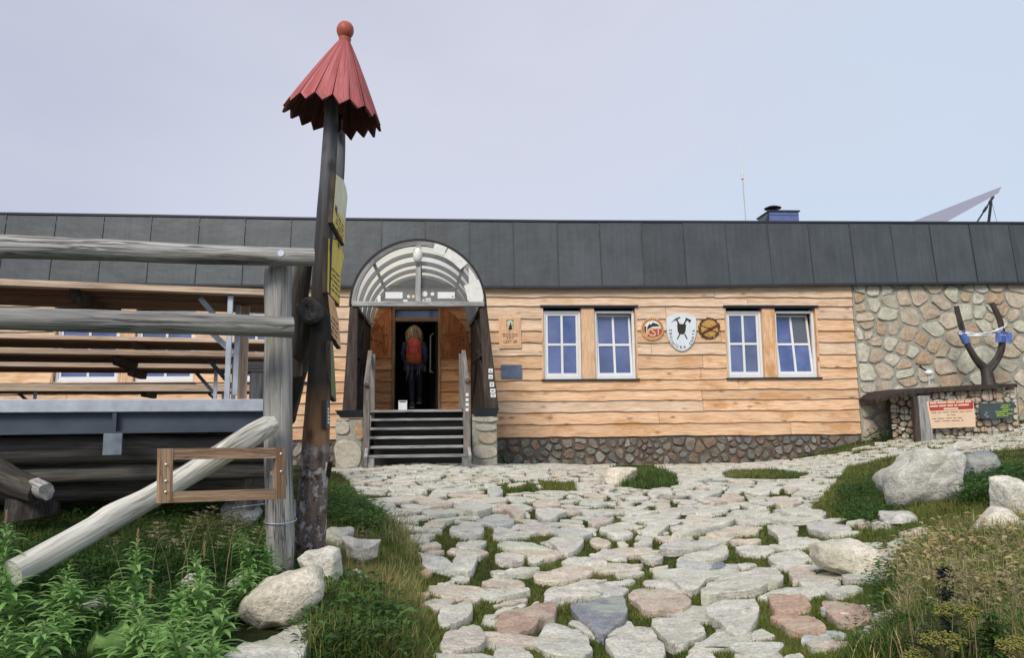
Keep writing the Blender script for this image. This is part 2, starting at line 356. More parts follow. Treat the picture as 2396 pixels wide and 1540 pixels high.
M['wallstone'] = stone_mat('wall_stone', [(0, (.64, .62, .50)), (0.3, (.74, .71, .60)), (0.5, (.70, .58, .46)), (0.7, (.64, .52, .41)), (0.85, (.60, .43, .28)), (1, (.56, .54, .46))], 0.3, lich=((.52, .55, .42), 0.4), dark=((.05, .05, .05), 0.35))
M['plinthstone'] = stone_mat('plinth_stone', [(0, (.22, .21, .18)), (0.3, (.32, .27, .22)), (0.5, (.28, .19, .13)), (0.7, (.18, .19, .19)), (1, (.42, .40, .36))], 0.4, dark=((.03, .03, .03), 0.6), lich=((.3, .32, .26), 0.3))
M['pierstone'] = stone_mat('pier_stone', [(0, (.56, .50, .42)), (0.6, (.60, .56, .48)), (1, (.55, .36, .22))], 0.2, lich=((.55, .55, .45), 0.3))
M['boulder'] = stone_mat('granite_boulder', [(0, (.84, .77, .64)), (0.25, (.86, .84, .76)), (0.5, (.62, .61, .56)), (0.75, (.42, .44, .45)), (1, (.24, .25, .26))], 0.35, lich=((.50, .50, .36), 0.4), dark=((.2, .2, .2), 0.45))
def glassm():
    t = NT('sky_painted_glass', 0.08, 0.8); g = t.attr('gco')
    c = t.mix(t.ramp(t.noise(g, 1.6, 3), [(0.36, 0), (0.64, 1)]), (.045, .085, .26), (.13, .18, .40)); c = t.mix(t.ramp(t.attr('rnd', True), [(.0, 0), (.85, .35), (.93, .9)]), c, (.10, .11, .13))  # blue sky reflection painted into the pane colour, some panes greyer
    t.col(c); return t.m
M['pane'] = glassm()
def clearm(name, tint, f):
    t = NT(name, 0.15, 0.5); t.col(tint); tr = t.n('ShaderNodeBsdfTransparent'); ms = t.n('ShaderNodeMixShader'); ms.inputs[0].default_value = f
    t.l(t.b.outputs[0], ms.inputs[1]); t.l(tr.outputs[0], ms.inputs[2]); t.l(ms.outputs[0], t.out.inputs['Surface']); return t.m
M['clear'] = clearm('clear_glazing', (.62, .63, .62), 0.84)
def polym():
    t = NT('translucent_sheet', 0.3, 0.4); g = t.attr('gco'); c = t.ramp(t.noise(g, 1.2, 3), [(0.4, (.86, .86, .84)), (0.65, (.84, .83, .66))]); t.col(c)
    tl = t.n('ShaderNodeBsdfTranslucent'); t.l(c, tl.inputs['Color']); ms = t.n('ShaderNodeMixShader'); ms.inputs[0].default_value = 0.85
    t.l(t.b.outputs[0], ms.inputs[1]); t.l(tl.outputs[0], ms.inputs[2]); t.l(ms.outputs[0], t.out.inputs['Surface']); return t.m
M['poly'] = polym()
M['railpost'] = wood('grey_brown_post', [(0.3, (.13, .11, .10)), (0.5, (.22, .195, .18)), (0.7, (.31, .28, .26))], 0.4, 0.2, fine=1.5)
GREEN = [(0, (.04, .075, .02)), (0.35, (.08, .14, .032)), (0.65, (.14, .20, .05)), (0.85, (.23, .25, .08)), (1, (.34, .28, .13))]
M['turf'] = leafm('turf_blade', [(0, (.07, .115, .024)), (0.4, (.135, .185, .04)), (0.75, (.23, .245, .065)), (1, (.32, .26, .11))])
M['grass'] = leafm('grass_blade', GREEN)
M['dry'] = leafm('dry_blade', [(0, (.09, .17, .035)), (0.3, (.22, .29, .08)), (0.5, (.46, .42, .18)), (0.7, (.62, .50, .27)), (0.8, (.46, .22, .12)), (0.88, (.58, .36, .22)), (1, (.72, .62, .40))])
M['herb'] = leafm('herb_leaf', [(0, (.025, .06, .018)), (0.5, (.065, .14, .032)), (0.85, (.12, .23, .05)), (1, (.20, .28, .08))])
M['willow'] = leafm('willow_leaf', [(0, (.11, .24, .07)), (0.5, (.22, .42, .12)), (0.85, (.34, .54, .19)), (1, (.48, .58, .28))])
M['stem'] = leafm('plant_stem', [(0, (.10, .14, .04)), (1, (.28, .22, .12))], 0.1)
M['panicle'] = leafm('seed_head', [(0, (.26, .25, .14)), (1, (.44, .36, .22))], 0.3)
M['umbel'] = leafm('umbel_flower', [(0, (.15, .17, .035)), (1, (.36, .34, .10))], 0.3)
M['darkplant'] = leafm('dark_flower_spike', [(0, (.015, .035, .015)), (0.8, (.03, .055, .03)), (1, (.03, .035, .09))], 0.2)
def soilm():
    t = NT('soil_and_moss', 0.95, 0.1); g = t.attr('gco')
    c = t.ramp(t.noise(g, 5, 6, 0.65), [(0.35, (.022, .032, .010)), (0.5, (.035, .046, .015)), (0.65, (.06, .062, .024))])
    c = t.mix(t.ramp(t.noise(g, 1.1, 3), [(0.5, 0), (0.65, 1)]), c, (.06, .06, .026)); t.bump(t.noise(g, 30, 5, 0.7), 1.0, 0.03); return t.col(c)
M['soil'] = soilm()
# ---------------- terrain ----------------
CP = [(1250,1540,3.9),(1250,1300,6.3),(1250,1180,9.1),(1250,1112,11.8),(1250,1088,14.6),(980,1088,11.9),(830,1100,12.6),(1165,1088,13.8),(1700,1084,15.9),(1850,1074,16.0),
 (2011,1032,16.0),(2200,1018,16.0),(2396,990,16.2),(2396,1040,13),(2200,1070,12),(2170,1185,6.9),(2000,1190,8),(2396,1150,7),(2396,1300,4.4),(2100,1300,5.6),(1900,1300,6.2),(2300,1540,3.2),(1900,1540,3.8),
 (1000,1400,5),(870,1255,6),(725,1306,4.5),(800,1150,9),(650,1352,4.25),(650,1475,3.4),(850,1500,3.5),(300,1400,3.6),(100,1190,6.9),(300,1145,9),(100,1500,2.9),(400,1540,2.9),(20,1375,3.4),(600,1200,6.2)]
pts = [tuple(at_t(*c)) for c in CP]
pts += [(0.3, -DN, -1.42), (-2, -DN-1, -1.3), (3, -DN-1, -1.2), (-9, -2, -0.8), (-14, -6, -0.8), (-10, -12, -0.7), (12, -6, 0.0), (13, 0, 0.3), (11, -13, -0.5), (4, 6, -.9), (-6, 6, -.8), (-4, 0, -.85), (2, 0.3, -.93)]
P_ = np.array(pts)
def U_(r2): return np.where(r2 > 1e-9, r2*np.log(np.maximum(r2, 1e-9)), 0)
def solve_tps(P):
    n = len(P); K = U_(((P[:, None, :2]-P[None, :, :2])**2).sum(-1)) + np.eye(n)*0.6
    Q = np.hstack([np.ones((n, 1)), P[:, :2]]); A = np.zeros((n+3, n+3)); A[:n, :n] = K; A[:n, n:] = Q; A[n:, :n] = Q.T
    return np.linalg.solve(A, np.concatenate([P[:, 2], np.zeros(3)]))
TW = solve_tps(P_)
def tps(x, y):
    x = np.asarray(x, float); y = np.asarray(y, float); s = np.zeros(x.shape)
    for i in range(len(P_)): s += TW[i]*U_((x-P_[i, 0])**2+(y-P_[i, 1])**2)
    return s + TW[-3] + TW[-2]*x + TW[-1]*y
def Gh(x, y):
    xc = np.clip(x, -13, 13); yc = np.clip(y, -DN-1.5, 5)
    d = np.hypot(x-xc, y-yc); k = np.clip(d/14, 0, 1); k = k*k*(3-2*k)
    return tps(xc, yc)*(1-k) + (-1.1)*k
GX = np.arange(-14, 14.01, 0.1); GY = np.arange(-18, 6.01, 0.1)
GG = Gh(*np.meshgrid(GX, GY, indexing='ij'))
def G(x, y):
    x = np.asarray(x, float); y = np.asarray(y, float)
    fx = np.clip((x-GX[0])/0.1, 0, len(GX)-1.001); fy = np.clip((y-GY[0])/0.1, 0, len(GY)-1.001)
    i = fx.astype(int); j = fy.astype(int); a = fx-i; b = fy-j
    return GG[i, j]*(1-a)*(1-b)+GG[i+1, j]*a*(1-b)+GG[i, j+1]*(1-a)*b+GG[i+1, j+1]*a*b
def hit(px, py, off=0.0):
    """first hit of pixel rays with the terrain (arrays) -> Nx3"""
    px = np.atleast_1d(np.asarray(px, float)); py = np.atleast_1d(np.asarray(py, float))
    D = np.array(fwd)[None]+np.array(R2)[None]*((px-1198)/F)[:, None]+np.array(U2)[None]*((770-py)/F)[:, None]
    D /= (D@np.array(FH))[:, None]; o = np.array(CAM); ts = 1.5*(30/1.5)**(np.linspace(0, 1, 110)); res = np.full(len(px), ts[-1]); done = np.zeros(len(px), bool)
    pt = ts[0]; pd = (o+D*pt); pdz = pd[:, 2]-G(pd[:, 0], pd[:, 1])-off
    for t in ts[1:]:
        q = o+D*t; dz = q[:, 2]-G(q[:, 0], q[:, 1])-off; m = (~done) & (dz <= 0)
        res[m] = (pt+(t-pt)*np.clip(pdz[m]/np.maximum(pdz[m]-dz[m], 1e-9), 0, 1)); done |= m; pt = t; pdz = dz
    q = o+D*res[:, None]; q[:, 2] = G(q[:, 0], q[:, 1]); return q
def toD(P):
    P = np.asarray(P, float); q = P-np.array(CAM); z = q@np.array(fwd)
    return 1198+F*(q@np.array(R2))/z, 770-F*(q@np.array(U2))/z
# ground sheet reaching the horizon
ax = np.concatenate([-np.geomspace(400, 15, 14), np.arange(-14, 14.01, 0.16), np.geomspace(15, 400, 14)])
ay = np.concatenate([-np.geomspace(400, 18.5, 12), np.arange(-17.9, 2, 0.16), np.geomspace(2.5, 400, 14)])
XX, YY = np.meshgrid(ax, ay, indexing='ij'); ZZ = Gh(XX, YY)
def fbm(x, y, s, seed=0):
    r = np.zeros(x.shape); rg = np.random.default_rng(seed)
    for k in range(5):
        a = rg.random()*6.28; f = s*(1.7**k); r += np.sin((x*np.cos(a)+y*np.sin(a))*f+rg.random()*6)*np.sin((x*-np.sin(a)+y*np.cos(a))*f*1.1+rg.random()*6)/(1.5**k)
    return r
ZZ = ZZ + 0.012*fbm(XX, YY, 3.0, 1)*(np.abs(XX) < 14) - 0.016
nx, ny = XX.shape; V = np.stack([XX, YY, ZZ], -1).reshape(-1, 3)
ii, jj = np.meshgrid(np.arange(nx-1), np.arange(ny-1), indexing='ij'); a0 = (ii*ny+jj).ravel()
q = np.stack([a0, a0+ny, a0+ny+1, a0+1], 1).ravel()
gr = fast_mesh('ground', V, q, np.full(len(a0), 4), M['soil'], np.zeros(len(V)))
gr.data.polygons.foreach_set('use_smooth', [True]*len(gr.data.polygons)); tag(gr, 'mossy soil sloping up to the hut', 'ground', kind='structure')
# ---------------- generic stone from outline ----------------
def chaikin(P, it=2):
    for _ in range(it):
        Q = np.roll(P, -1, 0); P = np.stack([P*0.75+Q*0.25, P*0.25+Q*0.75], 1).reshape(-1, 2)
    return P
def resample(P, n):
    Q = np.vstack([P, P[:1]]); d = np.hypot(*np.diff(Q, axis=0).T); s = np.concatenate([[0], np.cumsum(d)])
    t = np.linspace(0, s[-1], n, endpoint=False); return np.stack([np.interp(t, s, Q[:, 0]), np.interp(t, s, Q[:, 1])], 1)
STONES = []
RINGS = [(1.0, -0.9), (1.0, 0.50), (0.985, 0.88), (0.94, 0.98), (0.78, 1.0), (0.48, 1.0), (0.22, 1.0)]
def add_stone(mb, poly, h, base, fz=None, frame=None, n=26, rnd=None, rough=0.012, tilt=0.04, sm=1):
    """poly Nx2 in plane coordinates; frame=(O,U,V,N) or fz height function (ground)"""
    P = resample(chaikin(np.asarray(poly, float), sm), n); c = P.mean(0); off = rng.random(3)*50; size = np.hypot(*(P-c).T).mean()
    tl = (rng.random(2)-.5)*2*tilt; V = []; F_ = []
    for ri, (s, hh) in enumerate(RINGS):
        ins = (1-s)*min(size, 0.16)/max(size, 1e-6) if s > 0.8 else None
        Q = c+(P-c)*(s if ins is None else 1-ins)
        if s > 1: Q = c+(P-c)*s
        for k, p in enumerate(Q):
            nn = mnoise.noise(Vector((p[0]*7+off[0], p[1]*7+off[1], off[2]+ri*0.15)))
            n2 = mnoise.noise(Vector((p[0]*22+off[0], p[1]*22, off[2])))
            z = (h*hh if hh > 0 else -.06) + (nn*1.1+n2*0.7)*rough*(1 if hh > 0 else 0) + (p-c)@tl
            wob = 1+0.09*nn+0.035*n2 if s > 0.7 else 1
            p2 = c+(p-c)*wob; V.append((p2[0], p2[1], z))
    V.append((c[0], c[1], h+rough*mnoise.noise(Vector((c[0]*7+off[0], c[1]*7, off[2])))))
    V = np.array(V); R_ = len(RINGS)
    for r in range(R_-1):
        for k in range(n): F_.append([r*n+k, r*n+(k+1) % n, (r+1)*n+(k+1) % n, (r+1)*n+k])
    for k in range(n): F_.append([(R_-1)*n+k, (R_-1)*n+(k+1) % n, R_*n])
    if frame is None: STONES.append(P)
    # orientation
    ar = 0.5*np.sum(P[:, 0]*np.roll(P[:, 1], -1)-np.roll(P[:, 0], -1)*P[:, 1])
    flip = ar < 0
    if frame is None:
        W = V.copy(); W[:, 2] += fz(c[0], c[1])*0.5+fz(V[:, 0], V[:, 1])*0.5+base
    else:
        O, U, Vv, N = [np.array(x) for x in frame]; W = O+V[:, :1]*U+V[:, 1:2]*Vv+(V[:, 2:]+base)*N
        if np.dot(np.cross(U, Vv), N) < 0: flip = not flip
    if flip: F_ = [f[::-1] for f in F_]
    mb.add(W, F_, 0, W+off, rnd)
def hull(P):
    P = P[np.lexsort((P[:, 1], P[:, 0]))]
    def half(Q):
        o = []
        for p in Q:
            while len(o) > 1 and (o[-1][0]-o[-2][0])*(p[1]-o[-2][1])-(o[-1][1]-o[-2][1])*(p[0]-o[-2][0]) <= 0: o.pop()
            o.append(p)
        return o
    a = half(P); b = half(P[::-1]); return np.array(a[:-1]+b[:-1])
def inpoly(px, py, poly):
    px = np.asarray(px); py = np.asarray(py); r = np.zeros(px.shape, bool); n = len(poly)
    for i in range(n):
        x1, y1 = poly[i]; x2, y2 = poly[(i+1) % n]
        c = ((y1 > py) != (y2 > py)) & (px < (x2-x1)*(py-y1)/((y2-y1) if y2 != y1 else 1e-9)+x1); r ^= c
    return r
def cluster(cells, nseed, iters=5, aniso=1.6, seed=3, jitter=None):
    """k-means on cells (Nx2) -> labels; metric squeezed in x so stones come out longer in x"""
    rg = np.random.default_rng(seed); W = cells*np.array([1/aniso, 1.0]); cen = W[rg.choice(len(W), nseed, replace=False)]
    wt = rg.random(nseed)*0
    for it in range(iters):
        kd = kdtree.KDTree(len(cen))
        for i, c in enumerate(cen): kd.insert((c[0], c[1], 0), i)
        kd.balance(); lab = np.array([kd.find((p[0], p[1], 0))[1] for p in W])
        if it < iters-1:
            cnt = np.maximum(np.bincount(lab, minlength=nseed), 1)
            new = np.stack([np.bincount(lab, W[:, 0], nseed)/cnt, np.bincount(lab, W[:, 1], nseed)/cnt], 1); cen = cen*0.35+new*0.65
    return lab
# ---------------- stone path ----------------
K1 = 0.23396
def ZA(P): return [(961+x*K1, 1201.2+y*K1) for x, y in P]
def ZB(P): return [(1441.4+x*K1, 1201.2+y*K1) for x, y in P]
def ZC(P): return [(961+x*.20054, 1121.1+y*.20054) for x, y in P]
def ZE(P): return [(1401.4+x*K1, 1121.1+y*K1) for x, y in P]
w_, g_, p_, o_, d_, y_ = (0.0, 0.38), (0.46, 0.56), (0.64, 0.78), (0.83, 0.89), (0.98, 1.0), (0.58, 0.64)
TR = [(ZA, w_, "350,180 470,90 580,70 680,110 740,170 720,235 560,245 440,210"), (ZA, g_, "630,60 760,20 900,15 1030,55 1040,120 960,130 820,125 720,100"),
(ZA, w_, "820,140 940,135 1090,190 1280,165 1300,195 1130,215 900,210 830,190"), (ZA, g_, "1360,150 1560,155 1760,180 1840,215 1720,235 1560,235 1400,195"),
(ZA, w_, "1850,150 2050,130 2180,180 2250,215 2130,255 2030,250 1960,210"), (ZA, w_, "440,290 560,250 740,255 770,300 700,345 540,345 450,325"),
(ZA, w_, "850,300 900,245 1100,260 1250,300 1440,370 1440,395 1300,360 1100,345 940,335"), (ZA, g_, "1340,280 1480,248 1700,250 1750,290 1680,370 1600,410 1490,400 1450,330"),
(ZA, p_, "1780,245 1900,235 2010,270 2000,330 1880,335 1800,300"), (ZA, w_, "2050,270 2130,270 2200,325 2090,335"), (ZA, w_, "2210,300 2330,250 2420,250 2420,310 2260,325"),
(ZA, w_, "400,450 530,350 650,360 680,440 650,560 600,620 480,580 350,590 340,570 430,500"), (ZA, g_, "820,460 860,380 940,360 1060,390 1140,430 1150,490 1060,505 900,500"),
(ZA, w_, "1160,410 1310,420 1340,460 1290,490 1170,490"), (ZA, w_, "1490,480 1600,420 1760,425 1900,450 1990,505 1900,515 1720,500 1560,505"),
(ZA, w_, "1740,405 1860,370 1960,345 2060,380 2200,440 2080,460 1900,430"), (ZA, w_, "780,570 850,545 1050,540 1200,510 1310,530 1300,555 1200,610 1000,605 860,615 790,600"),
(ZA, p_, "1220,650 1240,590 1290,565 1500,540 1620,518 1800,530 1860,570 1800,620 1600,680 1480,695 1310,685"), (ZA, w_, "2050,540 2180,500 2330,485 2320,520 2150,550 2070,560"),
(ZA, w_, "2040,595 2200,562 2340,560 2350,600 2180,625 2050,625"), (ZA, p_, "690,690 800,615 900,640 1060,660 1150,700 1160,745 1050,755 900,735 760,730"),
(ZA, w_, "1310,850 1340,780 1420,745 1600,712 1720,650 1930,632 1990,660 1900,690 1840,705 1950,790 1900,840 1800,850 1600,855 1420,905 1320,920"),
(ZA, w_, "495,800 530,750 700,740 900,765 1190,760 1210,790 1050,830 850,850 700,825 560,835 500,830"), (ZA, p_, "780,900 950,868 1120,840 1190,850 1150,885 900,910"),
(ZA, g_, "60,860 200,850 360,855 490,885 380,908 200,895 90,890"), (ZA, w_, "270,1000 290,940 420,915 570,920 640,970 620,1050 480,1090 400,1115 300,1110 260,1060"),
(ZA, w_, "750,1010 860,960 1050,925 1200,925 1100,962 950,972 870,1020 770,1040"), (ZA, g_, "1180,910 1260,870 1290,880 1270,930 1200,935"),
(ZA, o_, "820,1090 900,990 1100,980 1300,940 1440,920 1480,1030 1440,1085 1300,1080 1250,1160 1100,1190 1000,1240 930,1230 880,1160"),
(ZA, d_, "1560,920 1700,895 1850,880 1960,830 2150,830 2170,950 2160,1080 2060,1130 2000,1210 1900,1245 1830,1220 1760,1120 1660,1050"),
(ZA, y_, "250,1290 300,1240 320,1150 480,1135 680,1135 750,1200 760,1270 720,1340 560,1350 400,1380 300,1350"),
(ZA, w_, "1200,1260 1270,1230 1340,1140 1460,1110 1600,1150 1740,1210 1820,1310 1830,1448 1500,1440 1320,1380 1220,1310"), (ZA, w_, "800,1400 880,1300 1040,1340 1170,1400 1260,1500 1200,1560 790,1540"),
(ZA, w_, "1930,1300 2040,1240 2200,1160 2380,1160 2470,1210 2480,1260 2560,1330 2540,1420 2400,1500 2050,1480 2000,1370"), (ZA, w_, "2050,1160 2100,1130 2140,1170 2090,1200"),
(ZA, y_, "290,1440 400,1400 540,1410 560,1480 300,1500"), (ZA, w_, "380,625 460,600 590,630 600,660 520,665 420,655"), (ZA, w_, "240,685 340,655 440,650 440,690 330,695"),
(ZA, p_, "60,310 160,270 260,275 330,330 240,350 110,345"), (ZA, p_, "110,385 200,362 350,368 310,390 150,405"), (ZA, w_, "30,200 120,180 220,190 260,225 160,245 60,240"),
(ZA, o_, "80,560 140,535 220,545 220,600 120,610"), (ZA, o_, "30,780 120,760 200,780 180,820 60,820"), (ZA, w_, "1920,690 2100,650 2240,640 2260,670 2130,700 1960,715"),
(ZB, w_, "520,240 640,170 860,110 1080,70 1210,50 1200,80 1050,140 850,185 700,220 620,250"), (ZB, p_, "860,250 1000,180 1150,130 1290,110 1420,140 1440,200 1300,195 1160,220 960,245"),
(ZB, y_, "640,100 720,50 830,15 950,25 940,70 820,90 710,110"), (ZB, w_, "240,190 310,120 420,90 560,110 470,200 390,230 270,220"), (ZB, p_, "1130,290 1180,260 1380,240 1460,240 1440,290 1300,300"),
(ZB, w_, "1480,150 1620,120 1720,130 1860,205 1740,230 1620,265 1600,220"), (ZB, w_, "1620,305 1740,245 1930,225 2110,270 2100,290 1900,315 1740,340 1650,325"),
(ZB, g_, "1900,110 1980,75 2120,75 2190,100 2320,120 2390,170 2200,210 2050,220 2010,190 1900,180"), (ZB, g_, "430,350 530,290 640,245 760,240 800,265 700,310 850,275 1000,280 1100,295 900,340 700,380 560,390 400,370"),
(ZB, w_, "240,430 360,400 460,395 480,450 400,490 260,460"), (ZB, w_, "560,500 680,410 900,385 1050,315 1120,320 1140,400 1090,440 930,475 780,480 640,500"),
(ZB, w_, "1190,340 1350,315 1540,310 1620,350 1520,400 1430,415 1300,410 1210,380"), (ZB, w_, "1490,450 1540,410 1700,370 1850,365 1950,410 1930,460 1840,510 1700,525 1560,510"),
(ZB, w_, "340,590 460,570 620,560 740,535 860,540 880,565 1050,565 1240,545 1300,560 1200,590 1000,630 900,660 850,740 760,800 660,770 600,700 500,650 380,640"),
(ZB, w_, "1220,510 1320,480 1410,490 1430,515 1320,540 1220,540"), (ZB, d_, "890,550 960,510 1050,470 1110,510 1000,550"),
(ZB, w_, "820,860 850,800 960,700 1100,630 1320,565 1480,525 1600,540 1670,590 1700,690 1620,720 1530,725 1470,780 1380,810 1150,835 1000,870 900,890"),
(ZB, p_, "1730,545 1840,540 2010,560 2000,620 1850,640 1740,640 1710,590"), (ZB, w_, "1800,690 1900,645 2060,645 2200,640 2260,660 2120,710 1950,750 1840,730"),
(ZB, w_, "2080,780 2160,730 2300,700 2450,705 2480,740 2350,790 2250,825 2120,830"), (ZB, p_, "90,830 200,750 380,740 560,760 700,800 760,850 730,960 560,990 400,1000 240,990 220,930 160,880"),
(ZB, w_, "880,1040 900,960 1080,900 1180,850 1390,840 1420,900 1450,1000 1380,1120 1310,1220 1200,1240 1110,1220 1040,1120 960,1080"),
(ZB, w_, "300,1060 500,1025 740,1025 800,1080 940,1170 860,1230 740,1280 700,1330 540,1310 430,1200"), (ZB, o_, "1500,820 1600,795 1780,800 1960,860 1980,910 1900,960 1740,985 1560,990 1540,930"),
(ZB, o_, "1500,1045 1640,1000 1960,1000 2020,1060 2110,1110 2110,1200 1850,1210 1720,1190 1620,1100"), (ZB, o_, "2040,880 2120,850 2400,870 2560,920 2560,1040 2440,1100 2300,1140 2180,1080 2100,1000 2060,930"),
(ZB, w_, "745,1290 1100,1265 1700,1250 1690,1300 1560,1420 1300,1440 1200,1370 1080,1310 760,1345"), (ZB, w_, "1330,1240 1380,1170 1460,1140 1580,1170 1600,1220 1440,1235"),
(ZB, p_, "1890,1265 2100,1245 2330,1245 2380,1270 2240,1310 2050,1350 1920,1335"), (ZB, w_, "680,1440 820,1390 930,1380 1050,1450 1040,1520 680,1520"), (ZB, w_, "1640,1448 1760,1380 1870,1360 1900,1440 1900,1520 1650,1520"),
(ZB, w_, "100,380 220,340 300,330 380,370 340,395 200,390"), (ZB, y_, "310,540 400,510 530,505 520,540 380,560"), (ZB, w_, "1520,60 1700,35 2000,20 2100,30 1990,60 1800,75 1560,85"), (ZB, w_, "1060,10 1300,0 1390,20 1200,35"),
(ZC, w_, "120,390 170,350 320,335 440,360 590,410 440,415 330,440 180,440"), (ZC, w_, "170,470 320,450 520,455 500,490 260,500"), (ZC, p_, "130,540 200,510 370,550 250,570 140,570"), (ZC, w_, "190,190 290,160 430,165 440,200 330,220 230,220"),
(ZC, p_, "60,260 140,210 250,220 500,290 510,330 330,330 190,320 110,290"), (ZC, w_, "340,240 520,225 640,260 600,290 480,285"), (ZC, w_, "460,350 620,300 720,270 860,250 960,340 950,390 800,420 720,420 640,380"),
(ZC, g_, "890,150 900,80 980,80 1080,130 1080,210 1000,230 900,215"), (ZC, p_, "1410,290 1480,240 1640,225 1740,270 1770,320 1600,340 1430,340"), (ZC, w_, "1440,390 1490,355 1700,355 1860,380 1730,430 1680,480 1560,490 1480,450"),
(ZC, p_, "970,300 1120,310 1280,350 1340,400 1330,460 1220,460 1150,410 1030,340"), (ZC, w_, "1290,320 1390,295 1440,345 1330,345"), (ZC, w_, "1980,350 2200,335 2390,390 2300,425 2080,445 1990,410"), (ZC, p_, "2080,480 2300,455 2400,435 2330,510 2150,545 2040,520"),
(ZC, w_, "1940,270 2020,235 2160,260 2330,290 2200,310 2000,300"), (ZC, p_, "1970,180 2100,140 2300,190 2280,225 2120,210"), (ZC, y_, "1110,60 1240,40 1380,50 1300,75 1150,90"), (ZC, w_, "0,110 110,100 170,150 150,190 40,180"), (ZC, w_, "210,160 280,110 440,100 620,130 800,110 800,145 560,152 340,160"), (ZC, w_, "1150,240 1230,210 1350,250 1340,280 1200,270"),
(ZE, y_, "20,100 80,70 160,80 160,110 70,130"), (ZE, w_, "470,130 600,85 720,110 770,150 640,160 560,200 500,190"), (ZE, w_, "230,190 380,160 510,175 500,200 330,215"), (ZE, p_, "560,290 560,230 620,210 700,240 740,275 620,300"), (ZE, w_, "780,240 860,205 960,200 1010,240 900,260"),
(ZE, w_, "860,180 960,130 1140,120 1240,70 1230,150 1120,190 1020,200"), (ZE, p_, "1110,230 1180,215 1260,150 1380,140 1480,180 1400,220 1250,240 1120,270"), (ZE, w_, "1430,130 1540,85 1650,90 1740,130 1640,160 1500,150"), (ZE, w_, "1470,220 1560,185 1660,190 1680,230 1580,240"),
(ZE, w_, "1400,250 1560,250 1720,290 1560,300 1460,280"), (ZE, p_, "1740,250 1800,205 1940,205 2060,220 1960,260 1940,290 1780,290"), (ZE, p_, "1840,90 1920,60 2010,90 1960,120 1860,120"), (ZE, w_, "930,340 1040,295 1200,285 1330,305 1200,335 1050,350"),
(ZE, w_, "1220,350 1440,315 1720,315 1700,345 1550,375 1400,365"), (ZE, w_, "1800,350 1850,315 2050,310 2270,315 2280,365 2150,380"), (ZE, w_, "1700,400 1900,385 2200,390 1990,415 1720,425"), (ZE, w_, "220,340 390,310 620,310 560,335 400,355 280,365"),
(ZE, w_, "170,230 240,210 360,215 360,250 220,255"), (ZE, w_, "300,300 400,260 480,230 490,290 380,305")]
TRP = []
for fn, cl, s in TR:
    Dp = np.array(fn([tuple(map(float, q.split(','))) for q in s.split()]))
    # far edge of an outline is the top of a raised stone: unproject, dropping its height
    W = hit(Dp[:, 0], Dp[:, 1], .03); c = W[:, :2].mean(0)
    TRP.append((c+(W[:, :2]-c)*0.97, cl))
PATHD = [(765,1098),(850,1094),(1110,1088),(1300,1087),(1700,1085),(1850,1077),(1960,1063),(2100,1030),(2250,1010),(2400,990),(2480,980),(2480,1040),(2400,1046),(2260,1060),(2090,1066),(1985,1092),(1950,1140),(1895,1190),(1965,1215),(2100,1208),(2215,1212),(2190,1245),(2150,1285),(2080,1330),(2120,1400),(2135,1470),(2050,1500),(1900,1540),(1850,1640),(1000,1640),(1010,1540),(985,1420),(970,1300),(925,1230),(850,1170)]
PW = hit([p[0] for p in PATHD], [p[1] for p in PATHD])[:, :2]
PW = [tuple(p) for p in PW]
# run the path on towards the stairs, past the hut and behind the camera
cs = 0.04; xs = np.arange(-5, 13.0, cs); ys = np.arange(-13.2, -0.15, cs); CX, CY = np.meshgrid(xs, ys, indexing='ij'); CX = CX.ravel(); CY = CY.ravel()
ok = inpoly(CX, CY, PW)
GRASSD = [[(1440,1090),(1510,1083),(1580,1110),(1585,1140),(1500,1148),(1420,1136)],[(1165,1135),(1240,1130),(1265,1150),(1180,1155)],[(1260,1128),(1345,1130),(1340,1152),(1270,1150)],[(1690,1105),(1800,1100),(1900,1112),(1860,1122),(1700,1122)]]
for gp in GRASSD:
    Wg = hit([p[0] for p in gp], [p[1] for p in gp])[:, :2]; ok &= ~inpoly(CX, CY, [tuple(p) for p in Wg])
for P, cl in TRP:
    c = P.mean(0); b0 = P.min(0)-.05; b1 = P.max(0)+.05; sel = ok & (CX > b0[0]) & (CX < b1[0]) & (CY > b0[1]) & (CY < b1[1]); idx = np.where(sel)[0]
    if len(idx):
        sz = np.hypot(*(P-c).T).mean(); ins = inpoly(CX[idx], CY[idx], [tuple(p) for p in c+(P-c)*(1+0.03/sz)]); ok[idx[ins]] = False
cells = np.stack([CX[ok], CY[ok]], 1)
area = len(cells)*cs*cs; ns = int(area/0.075)
lab = cluster(cells, ns, 4, 1.45)
mb = MB(); order = np.argsort(lab, kind='stable'); bounds = np.searchsorted(lab[order], np.arange(ns+1))
for i in range(ns):
    Pc = cells[order[bounds[i]:bounds[i+1]]]
    if len(Pc) < 10: continue
    cx, cy = Pc.mean(0); far = cy > -8
    if not far and len(Pc) < 16: continue
    if random.random() < (0.04 if far else 0.10): continue
    H = hull(Pc+rng.normal(0, 0.006, Pc.shape)); c = H.mean(0); d = np.hypot(*(H-c).T).mean()
    # drop strongly concave leftovers
    fill = len(Pc)*cs*cs/max(1e-6, 0.5*abs(np.sum(H[:, 0]*np.roll(H[:, 1], -1)-np.roll(H[:, 0], -1)*H[:, 1])))
    if fill < 0.72: H = c+(H-c)*0.75
    H = c+(H-c)*max(0.55, 1-(0.014 if far else 0.023)/d); H = H[::max(1, len(H)//8)]+rng.normal(0, 0.02, H[::max(1, len(H)//8)].shape)
    r = random.random(); r = r*0.5 if r < 0.72 else (0.5+random.random()*0.25 if random.random() < .92 else random.random())
    add_stone(mb, H, random.uniform(0.018, 0.034), -0.008, fz=G, rough=.008, n=20, rnd=r, tilt=0.05, sm=random.choice((0, 0, 1)))
